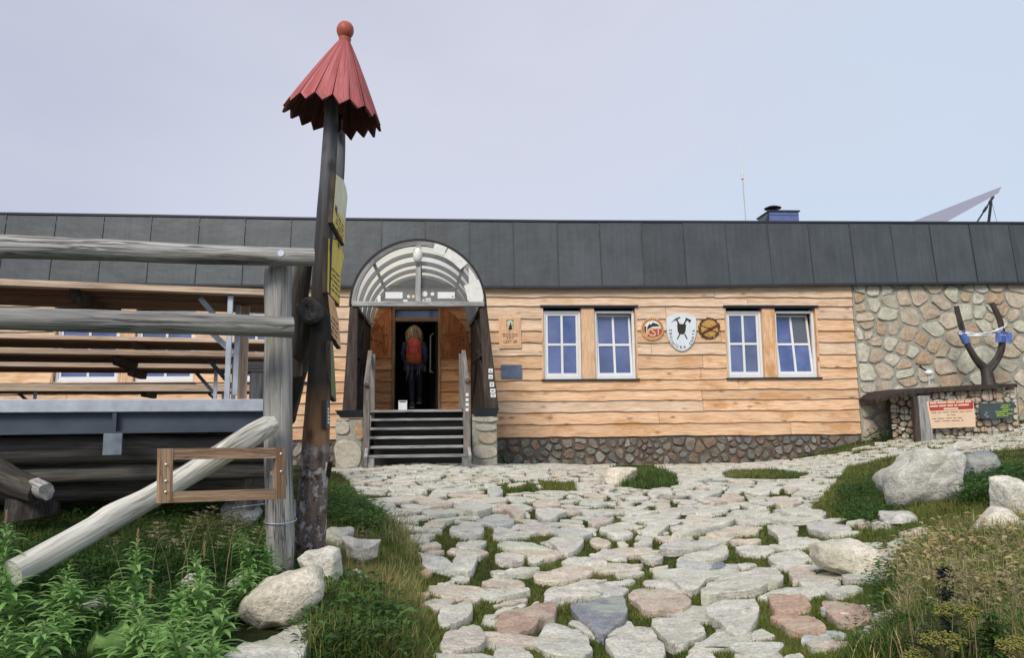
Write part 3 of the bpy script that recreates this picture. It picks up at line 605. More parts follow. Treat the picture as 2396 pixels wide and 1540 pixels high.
for P, cl in TRP:
    sz = np.hypot(*(P-P.mean(0)).T).mean()
    add_stone(mb, P, 0.022+min(0.035, sz*0.09)*random.uniform(.7, 1.3), -0.008, fz=G, n=34, rnd=random.uniform(*cl), tilt=0.03, sm=1, rough=0.012)
path = mb.build('stone_path', M['flag'], origin=(2, -7, -1), smooth=True); path.data.set_sharp_from_angle(angle=math.radians(32))
tag(path, 'pale flagstone path leading up to the hut', 'path', kind='structure')
# ---------------- the hut ----------------
def X_(px, py=770, Y=0): return at_Y(px, py, Y).x
def Z_(px, py, Y=0): return at_Y(px, py, Y).z
hut = empty('mountain_hut', (0, 2, -0.9), 'long low mountain hut with larch boards, rubble stone end and dark grey sheet metal eaves', 'building')
XL = -13.0; XB = X_(2000, 800); XR = 15.0
# eave line: measured along the picture, real z per x
def lut(pts, Y):
    a = sorted([(at_Y(x, y, Y).x, at_Y(x, y, Y).z) for x, y in pts]); xs_ = [p[0] for p in a]; zs_ = [p[1] for p in a]
    c_ = np.polyfit(xs_, zs_, 2)
    return lambda x: float(np.interp(x, xs_, zs_)) if xs_[0] <= x <= xs_[-1] else float(zs_[0] if x < xs_[0] else zs_[-1])
eb = lut([(0, 657), (460, 664), (640, 666), (1150, 668), (1300, 669), (1650, 667), (1990, 662), (2396, 658)], -0.17)
et = lut([(0, 501), (350, 506), (730, 513), (1000, 516), (1300, 519), (1800, 521), (2396, 523)], -0.02)
seams = [-90, 10, 127, 240, 352, 464, 572, 680, 787, 892, 995, 1098, 1201, 1304, 1404, 1502, 1600, 1699, 1798, 1893, 1990, 2086, 2178, 2271, 2364, 2457]
sx = [at_Y(p, 520, -.1).x for p in seams]; wd = (sx[-1]-sx[1])/(len(sx)-2)
while sx[0] > XL: sx.insert(0, sx[0]-wd)
while sx[-1] < XR: sx.append(sx[-1]+wd)
XR = sx[-1]-.03
# cladding rows (z at the column x=1500) and openings
rowpx = [668, 696, 717.6, 747, 775, 802, 831, 862, 889, 913, 937, 963, 991, 1021]
rz = [at_Y(1500, y, 0).z for y in rowpx]; rz[0] += 0.12
P_SP = Z_(1850, 1015) - Z_(1500, 1018)
openings = []   # x0,x1,z0,z1 facade openings
OA = (X_(1267), X_(1490), rz[8], rz[2]); OB = (X_(1695), X_(1912), rz[8]+.01, rz[2])
OC = (X_(128), X_(462), rz[8]-.02, rz[2]); OD = (X_(560), X_(722), rz[8]-.02, rz[2])
PX0, PX1 = at_Y(863, 850, 0).x, at_Y(1104, 850, 0).x      # porch zone, built with stained boards
mb = MB(); wv = lambda x, r: 0.007*math.sin(x*2.1+r*5)+0.005*math.sin(x*5.3+r*9)+0.004*math.sin(x*11+r)+.003*math.sin(x*23+r*3)
def board(mb, x0, x1, zb, zt, r, y0=0.0, rnd=None, wavy=1.0, m0=0):
    n = max(1, int((x1-x0)/0.16)); off = rng.random(3)*30; V = []; G_ = []
    rnd = random.random() if rnd is None else rnd
    for i in range(n+1):
        x = x0+(x1-x0)*i/n; zz = zb+wv(x, r)*wavy; zt_ = zt+0.02
        for (yy, z) in ((y0+0.01, zt_), (y0-0.012, zt_), (y0-0.048, zz), (y0+0.01, zz+0.004)):
            V.append((x, yy, z)); G_.append((yy+off[0], z+off[1], x+off[2]))
    Fc = []; mi = []
    for i in range(n):
        a = i*4; b = a+4
        for k in range(4):
            Fc.append([a+k, a+(k+1) % 4, b+(k+1) % 4, b+k]); mi.append(1 if k == 2 else m0)
    Fc += [[3, 2, 1, 0], [n*4, n*4+1, n*4+2, n*4+3]]; mi += [m0, m0]
    Fc = [f[::-1] for f in Fc]
    mb.add(V, Fc, mi, np.array(G_), rnd)
def rows(mb, xa, xb, ops, ridx, y0=0.0, lens=(3.6, 7.0), gap=0.004, pale=True):
    for r in ridx:
        zt, zb = rz[r], rz[r+1]; x = xa; cuts = [xa]
        while x < xb:
            x += random.uniform(*lens); cuts.append(min(x, xb))
        for a, b in zip(cuts[:-1], cuts[1:]):
            segs = [(a+gap, b-gap)]
            for (o0, o1, oz0, oz1) in ops:
                if zb < oz1-0.03 and zt > oz0+0.03:
                    ns_ = []
                    for (s, e) in segs:
                        if e <= o0 or s >= o1: ns_.append((s, e))
                        else:
                            if s < o0: ns_.append((s, o0))
                            if e > o1: ns_.append((o1, e))
                    segs = ns_
            rn = random.random(); m0 = 2 if (pale and random.random() < (.8 if r < 6 else .15)) else 0
            for s, e in segs:
                if e-s > 0.05: board(mb, s, e, zb, zt, r+random.random(), y0, rn, 1.0, m0)
random.seed(21)
rows(mb, XL, PX0, [OC, OD], range(13)); mb.build('cladding', [M['clad'], M['bark'], M['cladpale']], hut)
mb = MB(); rows(mb, PX1, XB-0.01, [OA, OB], range(13)); mb.build('cladding', [M['clad'], M['bark'], M['cladpale']], hut)
# core walls behind the boards, with real openings
mb = MB(); ops = sorted([OC, OD, OA, OB, (PX0, PX1, -2.0, rz[0])], key=lambda o: o[0])
z0, z1 = -1.3, eb(0)+0.55
x = XL
for o in ops:
    abox(mb, x, o[0], 0.012, 0.32, z0, z1); 
    abox(mb, o[0], o[1], 0.012, 0.32, o[3], z1)
    if o[2] > z0: abox(mb, o[0], o[1], 0.012, 0.32, z0, o[2])
    x = o[1]
abox(mb, x, XB+0.0, 0.012, 0.32, z0, z1)
abox(mb, XL, XL+0.3, 0.32, 8.0, z0, z1); abox(mb, XR-0.3, XR, 0.32, 8.0, z0, z1); abox(mb, XL, XR, 8.0, 8.3, z0, z1)
abox(mb, XL+.3, XR-.3, 2.2, 2.35, z0, z1)
mb.build('wall', M['porchwood'], hut)
# rubble stone end wall
def stonewall(name, mats, mort, x0, x1, zf0, zf1, y0, dens, parent, gap=0.03, h=(0.02, 0.06), seed=5, an=1.15, tint=None, thick=0.3):
    mbm = MB(); n = max(2, int((x1-x0)/0.4)); V = []
    zb_, zt_ = min(zf0(x0), zf0(x1), zf0((x0+x1)/2)), max(zf1(x0), zf1(x1))
    abox(mbm, x0, x1, y0, y0+thick, zb_, zt_)
    m = mbm.build(name, [mort], parent)
    gx, gz = np.meshgrid(np.arange(x0+.02, x1-.02, 0.03), np.arange(zb_+.02, zt_-.01, 0.03), indexing='ij'); c = np.stack([gx.ravel(), gz.ravel()], 1)
    ns_ = int(len(c)*0.0009/dens); lb = cluster(c, ns_, 4, an, seed); mb = MB()
    for i in range(ns_):
        Pc = c[lb == i]
        if len(Pc) < 6: continue
        H = hull(Pc+rng.normal(0, .004, Pc.shape)); cc = H.mean(0); d = np.hypot(*(H-cc).T).mean()
        H = cc+(H-cc)*(1-gap/d)*random.uniform(0.86, 1.0)+rng.normal(0, 0.010, H.shape)
        add_stone(mb, H, random.uniform(*h), 0, frame=((0, y0, 0), (1, 0, 0), (0, 0, 1), (0, -1, 0)), n=20, tilt=0.06, sm=random.choice((0, 1)), rough=0.014)
    return m, mb
random.seed(5)
zlow = lambda x: -1.2
m1, mbs = stonewall('stone_wall', M['wallstone'], M['mortar'], XB, XR, zlow, lambda x: eb(6)+0.2, -0.03, 0.125, hut, gap=0.018, h=(0.02, 0.045), seed=11)
mbs.build('facing_stones', M['wallstone'], m1 if False else hut, smooth=True).data.set_sharp_from_angle(angle=.6)
PZ = rz[13]
m2, mbs = stonewall('plinth', M['plinthstone'], M['mortardark'], XL, XB-0.01, zlow, lambda x: PZ+0.005, -0.012, 0.042, hut, gap=0.014, h=(0.015, 0.05), seed=12, an=1.0)
mbs.build('plinth_stones', M['plinthstone'], hut, smooth=True).data.set_sharp_from_angle(angle=.6)
# eave fascia: folded sheets with standing seams

mb = MB(); mf = MB(); mf2 = MB()
for a, b in zip(sx[:-1], sx[1:]):
    g = 0.010; rn = random.random(); ym = rng.normal(0, 0.004)
    A = [(a+g, -0.17+ym, eb(a)), (b-g, -0.17+ym, eb(b)), (b-g, -0.03+ym, et(b)), (a+g, -0.03+ym, et(a))]
    B = [(x_, y_+0.03, z_) for x_, y_, z_ in A]
    mb.add(A+B, [[0, 1, 2, 3], [7, 6, 5, 4], [0, 4, 5, 1], [1, 5, 6, 2], [2, 6, 7, 3], [3, 7, 4, 0]], 0, None, rn)
    bar(mb, (a, -0.178, eb(a)+.005), (a, -0.038, et(a)-.005), 0.014, 0.02, (0, -1, 0.3))
    for (y_, zf, h_, d_2) in ((-0.175, eb, .05, .06),):
        q0, q1 = zf(a), zf(b)
        V = [(a, y_-.012, q0-h_), (b, y_-.012, q1-h_), (b, y_-.012, q1-.004), (a, y_-.012, q0-.004)]; V += [(x_, y_+.05, z_) for x_, y_2, z_ in V]
        mf.add(V, [[0, 1, 2, 3], [7, 6, 5, 4], [0, 4, 5, 1], [1, 5, 6, 2], [2, 6, 7, 3], [3, 7, 4, 0]])
    V = [(a, -.12, eb(a)-.03), (b, -.12, eb(b)-.03), (b, .3, eb(b)-.03), (a, .3, eb(a)-.03)]; V += [(x_, y_, z_+.02) for x_, y_, z_ in V]
    mf.add(V, [[0, 3, 2, 1], [4, 5, 6, 7], [0, 1, 5, 4], [2, 3, 7, 6]])
    q0, q1 = et(a), et(b); V = [(a, -.055, q0-.005), (b, -.055, q1-.005), (b, -.055, q1+.035), (a, -.055, q0+.035), (a, .5, q0+.005), (b, .5, q1+.005), (b, .5, q1+.035), (a, .5, q0+.035)]
    mf2.add(V, [[0, 1, 2, 3], [3, 2, 6, 7], [0, 4, 5, 1], [7, 6, 5, 4]])
mb.build('roof_fascia', M['fascia'], hut); mf.build('eave_flashing', M['flash'], hut); mf2.build('roof_edge_flashing', M['flash'], hut)
mb = MB(); abox(mb, XL, XR, 0.4, 8.4, et(0)-0.25, et(0)-0.03); mb.build('roof', M['fascia'], hut)
# ---- windows ----
def zz(px, py, Y=0.1): return at_Y(px, py, Y).z
def window(o, mull, tilts, panes4=True, label=None, sill_d=0.05):
    x0, x1, z0, z1 = o; Yw = 0.085
    m = MB()   # timber reveal + metal head/sill
    abox(m, x0, x1, -0.058, 0.30, z1-0.03, z1, 1); abox(m, x0-.02, x1+.02, -0.075, 0.30, z0-.012, z0+0.02, 1)
    abox(m, x0, x0+.035, -0.03, 0.30, z0+.02, z1-.03, 0); abox(m, x1-.035, x1, -0.03, 0.30, z0+.02, z1-.03, 0)
    for a, b in mull: abox(m, a, b, -0.02, 0.28, z0+.02, z1-.03, 0, bev=.006)
    abox(m, x0-.03, x1+.03, -0.078, -.058, z1-.008, z1+.022, 1)
    win = m.build('window', [M['clad'], M['flash']], hut)
    if label: win['label'] = label
    xs_ = [x0+.035]+[v for ab in mull for v in ab]+[x1-.035]
    zt = z1-.085; zb = z0+.02
    for i in range(0, len(xs_), 2):
        a, b = xs_[i]+.004, xs_[i+1]-.004; m = MB()
        t = 0.055
        abox(m, a, a+t, Yw-.03, Yw+.04, zb, zt, bev=.006); abox(m, b-t, b, Yw-.03, Yw+.04, zb, zt, bev=.006)
        abox(m, a+t, b-t, Yw-.03, Yw+.04, zb, zb+.075, bev=.006); abox(m, a+t, b-t, Yw-.03, Yw+.04, zt-t, zt, bev=.006)
        m.build('frame', M['white'], win)
        # sash(es)
        a2, b2, zb2, zt2 = a+t+.003, b-t-.003, zb+.078, zt-t-.003
        halves = [(a2, b2)] if b2-a2 < 1.5 else [(a2, (a2+b2)/2-.003), ((a2+b2)/2+.003, b2)]
        for (ha, hb) in halves:
            th = math.radians(tilts[i//2]); s = MB(); p = MB(); st = 0.045
            def T(x, y, z):   # tilt inward about the bottom edge
                dz = z-zb2; return (x, Yw+.005+y*math.cos(th)+dz*math.sin(th), zb2+dz*math.cos(th)-y*math.sin(th))
            def bx(mbb, xa, xb, ya, yb, za, zb_):
                pts_ = [T(*q) for q in ((xa, ya, za), (xb, ya, za), (xb, yb, za), (xa, yb, za), (xa, ya, zb_), (xb, ya, zb_), (xb, yb, zb_), (xa, yb, zb_))]
                mbb.add(pts_, [[0, 3, 2, 1], [4, 5, 6, 7], [0, 1, 5, 4], [1, 2, 6, 5], [2, 3, 7, 6], [3, 0, 4, 7]])
            bx(s, ha, ha+st, -.012, .04, zb2, zt2); bx(s, hb-st, hb, -.012, .04, zb2, zt2); bx(s, ha+st, hb-st, -.012, .04, zb2, zb2+st+.01); bx(s, ha+st, hb-st, -.012, .04, zt2-st, zt2)
            xm = (ha+hb)/2; zm = (zb2+zt2)/2
            bx(s, xm-.024, xm+.024, -.008, .03, zb2+st+.01, zt2-st); bx(s, ha+st, xm-.024, -.009, .03, zm-.024, zm+.024); bx(s, xm+.024, hb-st, -.009, .03, zm-.024, zm+.024)
            s.build('sash', M['white'], win)
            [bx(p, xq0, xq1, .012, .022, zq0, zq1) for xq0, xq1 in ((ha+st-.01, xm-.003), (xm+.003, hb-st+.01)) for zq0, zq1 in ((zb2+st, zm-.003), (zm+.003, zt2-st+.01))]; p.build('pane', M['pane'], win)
    return win
window(OA, [(X_(1360), X_(1391))], [0, 5.5]); window(OB, [(X_(1784), X_(1814))], [0, 7])
window(OC, [(X_(282), X_(318))], [0, 0]); window(OD, [(X_(632), X_(660))], [0, 0])
# ---- entrance wall (stained boards, carved panels) and door ----
random.seed(4)
DX0, DX1 = at_Y(921, 850, 0.05).x, at_Y(1028, 850, 0.05).x; DF = at_Y(979, 964, 0.1).z; DT = at_Y(979, 721, 0.1).z
mb = MB(); rows(mb, PX0+.005, PX1-.005, [(DX0-.02, DX1+.02, DF-.2, DT)], range(0, 13), y0=0.05, lens=(9, 9), pale=False)
mb.build('entrance_cladding', [M['alcove'], M['bark']], hut)
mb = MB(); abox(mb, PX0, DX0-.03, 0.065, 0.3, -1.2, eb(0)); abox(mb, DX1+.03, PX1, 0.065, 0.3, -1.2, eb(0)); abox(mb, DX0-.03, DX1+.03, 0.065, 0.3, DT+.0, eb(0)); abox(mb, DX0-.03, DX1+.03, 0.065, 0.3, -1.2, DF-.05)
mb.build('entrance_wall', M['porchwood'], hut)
mb = MB(); pw = 0.045
abox(mb, DX0-.03, DX0+pw-.02, -.03, .2, DF-.05, DT, bev=.005); abox(mb, DX1-pw+.02, DX1+.03, -.03, .2, DF-.05, DT, bev=.005); abox(mb, DX0+pw-.02, DX1-pw+.02, -.03, .2, DT-.05, DT, bev=.004)
zT = at_Y(979, 748, .1).z; abox(mb, DX0+pw-.02, DX1-pw+.02, -.02, .2, zT-.05, zT+.035, bev=.004)
dfr = mb.build('door_frame', M['brown'], hut)
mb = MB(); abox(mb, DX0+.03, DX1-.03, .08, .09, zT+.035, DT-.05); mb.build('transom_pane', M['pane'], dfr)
# door leaf swung inwards against the right side
mb = MB(); hx = DX1-.05; a_ = math.radians(78); dv = Vector((-math.cos(a_), math.sin(a_), 0)); L_ = DX1-DX0-.1
hp = Vector((hx, .22, 0)); zc = (DF+zT)/2; hh = (zT-DF)/2-.04
for (s0, s1, zb_, zt_, th) in ((0, .11, -1, 1, .022), (.89, 1, -1, 1, .022), (.11, .89, .9, 1, .022), (.11, .89, -1, -.8, .022), (.11, .89, -.8, .9, .008)):
    p = hp+dv*(L_*(s0+s1)/2)+Vector((0, 0, zc+hh*(zb_+zt_)/2)); box(mb, p, (dv*(L_*(s1-s0)/2), Vector((dv.y, -dv.x, 0))*th, Vector((0, 0, hh*(zt_-zb_)/2))))
dl = mb.build('door', M['porchwood'], hut); dl['label'] = 'dark door leaf swung open inwards'
mb = MB(); hxp = at_Y(1008, 830, .3); tube(mb, [(hxp.x-.01, .30, Z_(1008, 785, .3)), (hxp.x-.01, .30, Z_(1008, 872, .3))], .016, 10)
tube(mb, [(hxp.x-.01, .30, Z_(1008, 787, .3)), (hxp.x+.05, .33, Z_(1008, 780, .3))], .014, 8); tube(mb, [(hxp.x-.01, .30, Z_(1008, 869, .3)), (hxp.x+.05, .33, Z_(1008, 872, .3))], .014, 8)
mb.build('handle', plain('grab_rail', (.45, .45, .45), .4), dl, smooth=True)
# floor and room behind the door
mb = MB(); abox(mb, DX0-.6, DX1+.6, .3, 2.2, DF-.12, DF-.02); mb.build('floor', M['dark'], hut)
# carved panels
def carved(name, outline, lines, lab):
    Yp = 0.0; pl = [(at_Y(x, y, Yp).x, at_Y(x, y, Yp).z) for x, y in outline]
    mb = MB(); prism(mb, pl, (0, 0, 0), (1, 0, 0), (0, 0, 1), (0, 1, 0), -0.015, 0.03, 0)
    for ln in lines:
        pp = [Vector((at_Y(x, y, -.02).x, -.018, at_Y(x, y, -.02).z)) for x, y, r in ln]; tube(mb, pp, [r for *_, r in ln], 8, wob=.3, step=.04)
    o = mb.build(name, M['carve'], hut, smooth=False); o['label'] = lab; return o
lcurve = [(857, 838), (916, 838), (916, 718), (904, 726), (888, 741), (874, 758), (864, 778), (857, 800)]
random.seed(3)
ll = []
for k in range(13):
    x = random.uniform(862, 908); y = random.uniform(760, 825); l = [(x, y, .012)]
    for j in range(4):
        x += random.uniform(-9, 9); y += random.uniform(-12, 9); l.append((min(max(x, 861), 912), min(max(y, 742+abs(x-912)*.6), 834), random.uniform(.008, .02)))
    ll.append(l)
ll += [[(900, 830, .02), (896, 805, .018), (903, 785, .016), (893, 765, .01), (880, 757, .008)], [(896, 805, .014), (884, 795, .012), (874, 797, .008)]]
carved('carved_panel', lcurve, ll, 'dark red carved relief panel left of the door')
rc = [(1030, 838), (1098, 838), (1098, 810), (1092, 780), (1080, 757), (1064, 738), (1044, 724), (1031, 718)]
ll = []
for k in range(16):
    x = random.uniform(1034, 1080); y = random.uniform(788, 828); l = [(x, y, .01)]
    for j in range(3): x += random.uniform(2, 9); y += random.uniform(-7, 7); l.append((min(x, 1094), min(max(y, 783), 834), random.uniform(.006, .016)))
    ll.append(l)
ll.append([(1032, 781, .012), (1050, 785, .014), (1070, 779, .014), (1092, 788, .012)]); ll.append([(1036, 733, .01), (1052, 742, .012), (1038, 745, .008)]); ll.append([(1075, 768, .012), (1084, 762, .014)])
carved('carved_panel', rc, ll, 'orange carved relief panel right of the door')
# ---- small things fixed high on the roof ----
mb = MB(); Yc = 1.6
def bp(x, y, Y): v = at_Y(x, y, Y); return v
x0, x1 = bp(1800, 505, Yc).x, bp(1869, 505, Yc).x; zt = bp(1835, 494, Yc).z; zb = et(5)-.15
abox(mb, x0, x1, Yc, Yc+.7, zb, zt-.01, 0); abox(mb, x0-.02, x1+.03, Yc-.03, Yc+.75, zt-.01, zt+.02, 1)
for k in range(4):
    z_ = zb+(zt-zb)*(.35+.18*k); abox(mb, x0+.01, x1-.01, Yc-.012, Yc, z_, z_+.01, 0)
prism(mb, [(bp(1766, 520, Yc).x, zb), (x0, zb), (x0, zt-.01)], (0, 0, 0), (1, 0, 0), (0, 0, 1), (0, 1, 0), Yc+.02, Yc+.6, 1)
ch = mb.build('chimney', [M['bluebox'], M['flash']], hut)
mb = MB(); c = bp(1808, 487, Yc+.3); r = (bp(1827, 487, Yc+.3).x-bp(1789, 487, Yc+.3).x)/2
lathe(mb, [(0.0, .05), (r*.5, .045), (r, 0), (r*.98, -.015), (r*.4, -.02), (r*.38, -.12)], (c.x, c.y, c.z), seg=28); mb.build('cowl', M['black'], ch, smooth=True)
# ---------------- entrance porch ----------------
YF = -2.7; YB = -0.02
porch = empty('entrance_porch', (X_(979, 770, -1.4), -1.4, DF), 'arched porch of dark boards with a glazed barrel roof and stone piers', 'porch')
pc = at_Y(979, 716, YF); PXc = pc.x; SZ = pc.z
Ro = (at_Y(1140, 716, YF).x-at_Y(818, 716, YF).x)/2; Ro = (Ro + (at_Y(979, 560, YF).z-SZ))/2
YBv = -0.08
RB_ = (PX1-PX0)/2+.02; CB_ = (PX0+PX1)/2      # the vault narrows towards the door
def tap(y): s = max(0.0, (y-YF)/(YBv-YF)); return (CB_-PXc)*s, (RB_-Ro)*s
def arcpts(R, n, a0=0.0, a1=math.pi, dz=0, y=-99): dx, dr = tap(y); return [(PXc+dx+(R+dr)*math.cos(a0+(a1-a0)*i/n), SZ+dz+(R+dr)*math.sin(a0+(a1-a0)*i/n)) for i in range(n+1)]
def archband(mb, R0, R1, y0, y1, n=40, mi=0, a0=0.0, a1=math.pi):
    A = arcpts(R0, n, a0, a1, y=y0); B = arcpts(R1, n, a0, a1, y=y0); A2 = arcpts(R0, n, a0, a1, y=y1); B2 = arcpts(R1, n, a0, a1, y=y1); V = []; Gc = []
    for (p, q, p2, q2) in zip(A, B, A2, B2):
        V += [(p[0], y0, p[1]), (q[0], y0, q[1]), (q2[0], y1, q2[1]), (p2[0], y1, p2[1])]
    for i in range(n+1): Gc += [(R0, y0, R0*i/n*math.pi), (R1, y0, R0*i/n*math.pi), (R1, y1, R0*i/n*math.pi), (R0, y1, R0*i/n*math.pi)]
    Fc = []
    for i in range(n):
        for k in range(4): Fc.append([i*4+k, (i+1)*4+k, (i+1)*4+(k+1) % 4, i*4+(k+1) % 4])
    Fc += [[0, 1, 2, 3], [n*4+3, n*4+2, n*4+1, n*4]]
    mb.add(V, Fc, mi, np.array(Gc)+rng.random(3)*9)
# thin steel/bitumen edge, weathered front board
mb = MB(); archband(mb, Ro-.035, Ro, YF-.05, YF+.10); porch_rim = mb.build('arch_rim', M['black'], porch, smooth=False)
mb = MB(); archband(mb, Ro-.12, Ro-.037, YF-.04, YF+.03, a0=.02, a1=math.pi-.02); mb.build('front_arch', M['greywood'], porch)
# pale patched plates on the right of the arch
mb = MB()
for a0_, a1_, w0, w1 in ((1.12, 1.32, .20, .045), (.72, 1.10, .22, .05), (.10, .42, .33, .045)):
    n = 8; V = []
    outer = [(PXc+(Ro-w1)*math.cos(a0_+(a1_-a0_)*i/n), SZ+(Ro-w1)*math.sin(a0_+(a1_-a0_)*i/n)) for i in range(n+1)]
    inner = [(PXc+(Ro-w0)*math.cos(a1_-(a1_-a0_)*i/2), SZ+(Ro-w0)*math.sin(a1_-(a1_-a0_)*i/2)) for i in range(3)]
    prism(mb, outer+inner, (0, 0, 0), (1, 0, 0), (0, 0, 1), (0, 1, 0), YF-.052, YF-.044)
poly_ = [(at_Y(x, y, YF-.05).x, at_Y(x, y, YF-.05).z) for x, y in ((1097, 706), (1130, 706), (1131, 690), (1122, 665), (1108, 640), (1097, 626))]
prism(mb, poly_, (0, 0, 0), (1, 0, 0), (0, 0, 1), (0, 1, 0), YF-.062, YF-.054)
mb.build('patch_plate', M['dirtywhite'], porch)
# cross beam, mullion
mb = MB(); xa, xb = at_Y(825, 712, YF).x, at_Y(1133, 712, YF).x; zb0, zb1 = at_Y(979, 718, YF).z, at_Y(979, 707, YF).z
abox(mb, xa, xb, YF-.075, YF+.05, zb0, zb1, bev=.006); mb.build('cross_beam', M['greywood'], porch)
mb = MB(); mxc = at_Y(979, 650, YF).x; abox(mb, mxc-.045, mxc+.045, YF-.065, YF+.02, zb1+.002, SZ+Ro-.125, bev=.006); mb.build('mullion', M['greywood'], porch)
mb = MB(); n = 40; A = arcpts(Ro-.10, n); mb.add([(p[0], YF+.036, p[1]) for p in A], [list(range(len(A)))], 0); mb.build('front_pane', M['clear'], porch)
# vault: ribs, purlins, translucent sheets
ribs = [YF+.75, YF+1.42, YF+2.0, YBv-.05]
mb = MB()
for i, y in enumerate(ribs): archband(mb, Ro-.11, Ro-.045, y-.04, y+.04)
archband(mb, Ro-.08, Ro-.045, YF+.12, YF+.18)
mb.build('rib', M['vaultrib'], porch)
mb = MB()
for a in (.0, .78, math.pi/2, math.pi-.78, math.pi):
    c_ = Vector((PXc+(Ro-.065)*math.cos(a), 0, SZ+(Ro-.065)*math.sin(a))); c2_ = Vector((CB_+(RB_-.065)*math.cos(a), 0, SZ+(RB_-.065)*math.sin(a))); bar(mb, (c_.x, YF+.1, c_.z), (c2_.x, YBv, c2_.z), .055 if 0 < a < 3.1 else .06, .03, (math.cos(a), 0, math.sin(a)))
mb.build('purlin', M['vaultrib'], porch)
mb = MB(); n = 48; ysh = np.linspace(YF+.10, YBv, 9); V = [(p[0], y, p[1]) for y in ysh for p in arcpts(Ro-.04, n, y=y)]
mb.add(V, [[j*(n+1)+i, j*(n+1)+i+1, (j+1)*(n+1)+i+1, (j+1)*(n+1)+i] for j in range(8) for i in range(n)], 0, V); mb.build('roof_sheet', M['poly'], porch)
mb = MB(); th_ = math.asin((DT+.01-SZ)/(RB_-.05)); A = arcpts(Ro-.05, 30, th_, math.pi-th_, y=YBv); prism(mb, A[::-1], (0, 0, 0), (1, 0, 0), (0, 0, 1), (0, 1, 0), YBv-.005, YBv+.02)
mb.build('back_lunette', plain('pale_back_board', (.42, .42, .43), .6), porch)
# splayed side walls
def side(sgn, top, bot, name):
    """top/bot: pixel (outer x) at the front plane"""
    T0 = at_Y(top[0], top[1], YF); B0 = at_Y(bot[0], bot[1], YF); mb = MB(); w_ = .21
    i_ = -sgn
    # front corner post, splayed
    V = [(B0.x, YF-.03, B0.z), (B0.x+i_*w_*1.15, YF-.03, B0.z), (T0.x+i_*w_*.62, YF-.03, T0.z), (T0.x, YF-.03, T0.z)]
    V += [(x, YF+.09, z) for x, y, z in V]
    Fc = [[0, 1, 2, 3], [7, 6, 5, 4], [0, 4, 5, 1], [1, 5, 6, 2], [2, 6, 7, 3], [3, 7, 4, 0]]
    mb.add(V, Fc if i_ > 0 else [f[::-1] for f in Fc], 0, np.array([(a*1.0, b, c) for a, b, c in V]), .6)
    post = mb.build('corner_post', M['porchwood'], porch)
    mb = MB(); mbd = MB(); nb = 9
    for k in range(nb):   # vertical boards running back to the hut
        ya = YF+.09+(YB-YF-.09)*k/nb+.004; yb = YF+.09+(YB-YF-.09)*(k+1)/nb-.004
        BX = PX0 if sgn < 0 else PX1; lx = lambda x, y: x+(BX-x)*(y-YF)/(YB-YF); x0t, x0b = T0.x+i_*.03, B0.x+i_*.05
        V = [(lx(x0b, ya), ya, B0.z), (lx(x0b, yb), yb, B0.z), (lx(x0t, yb), yb, T0.z+.02), (lx(x0t, ya), ya, T0.z+.02)]; V += [(x+i_*.025, y, z) for x, y, z in V]
        Fc = [[0, 1, 2, 3], [7, 6, 5, 4], [0, 4, 5, 1], [1, 5, 6, 2], [2, 6, 7, 3], [3, 7, 4, 0]]
        mb.add(V, Fc if i_ < 0 else [f[::-1] for f in Fc], 0, np.array([(a, b, c) for a, b, c in V])+rng.random(3)*9, random.random())
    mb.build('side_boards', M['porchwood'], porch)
    fx = lambda z: B0.x+i_*.08+(T0.x-B0.x)*(z-B0.z)/(T0.z-B0.z)
    zmid = (B0.z+T0.z)/2
    for (ya, za, yb, zb_) in ((YF+.1, B0.z+.2, YF+1.2, zmid+.25), (YF+1.25, zmid+.25, YF+2.4, B0.z+.25), (YF+.1, zmid+.1, YB-.1, zmid+.1), (YF+.6, zmid+.3, YF+1.3, T0.z-.05), (YF+1.25, B0.z, YF+1.25, T0.z), (YF+.09, T0.z-.02, YB, T0.z-.02)):
        bar(mbd, (lx(fx(za)+i_*.02, ya), ya, za), (lx(fx(zb_)+i_*.02, yb), yb, zb_), .05, .07, (i_, 0, 0))
    mbd.build('side_brace', M['porchwood'], porch)
side(-1, (819, 716), (801, 968), 'l'); side(1, (1139, 716), (1167, 960), 'r')
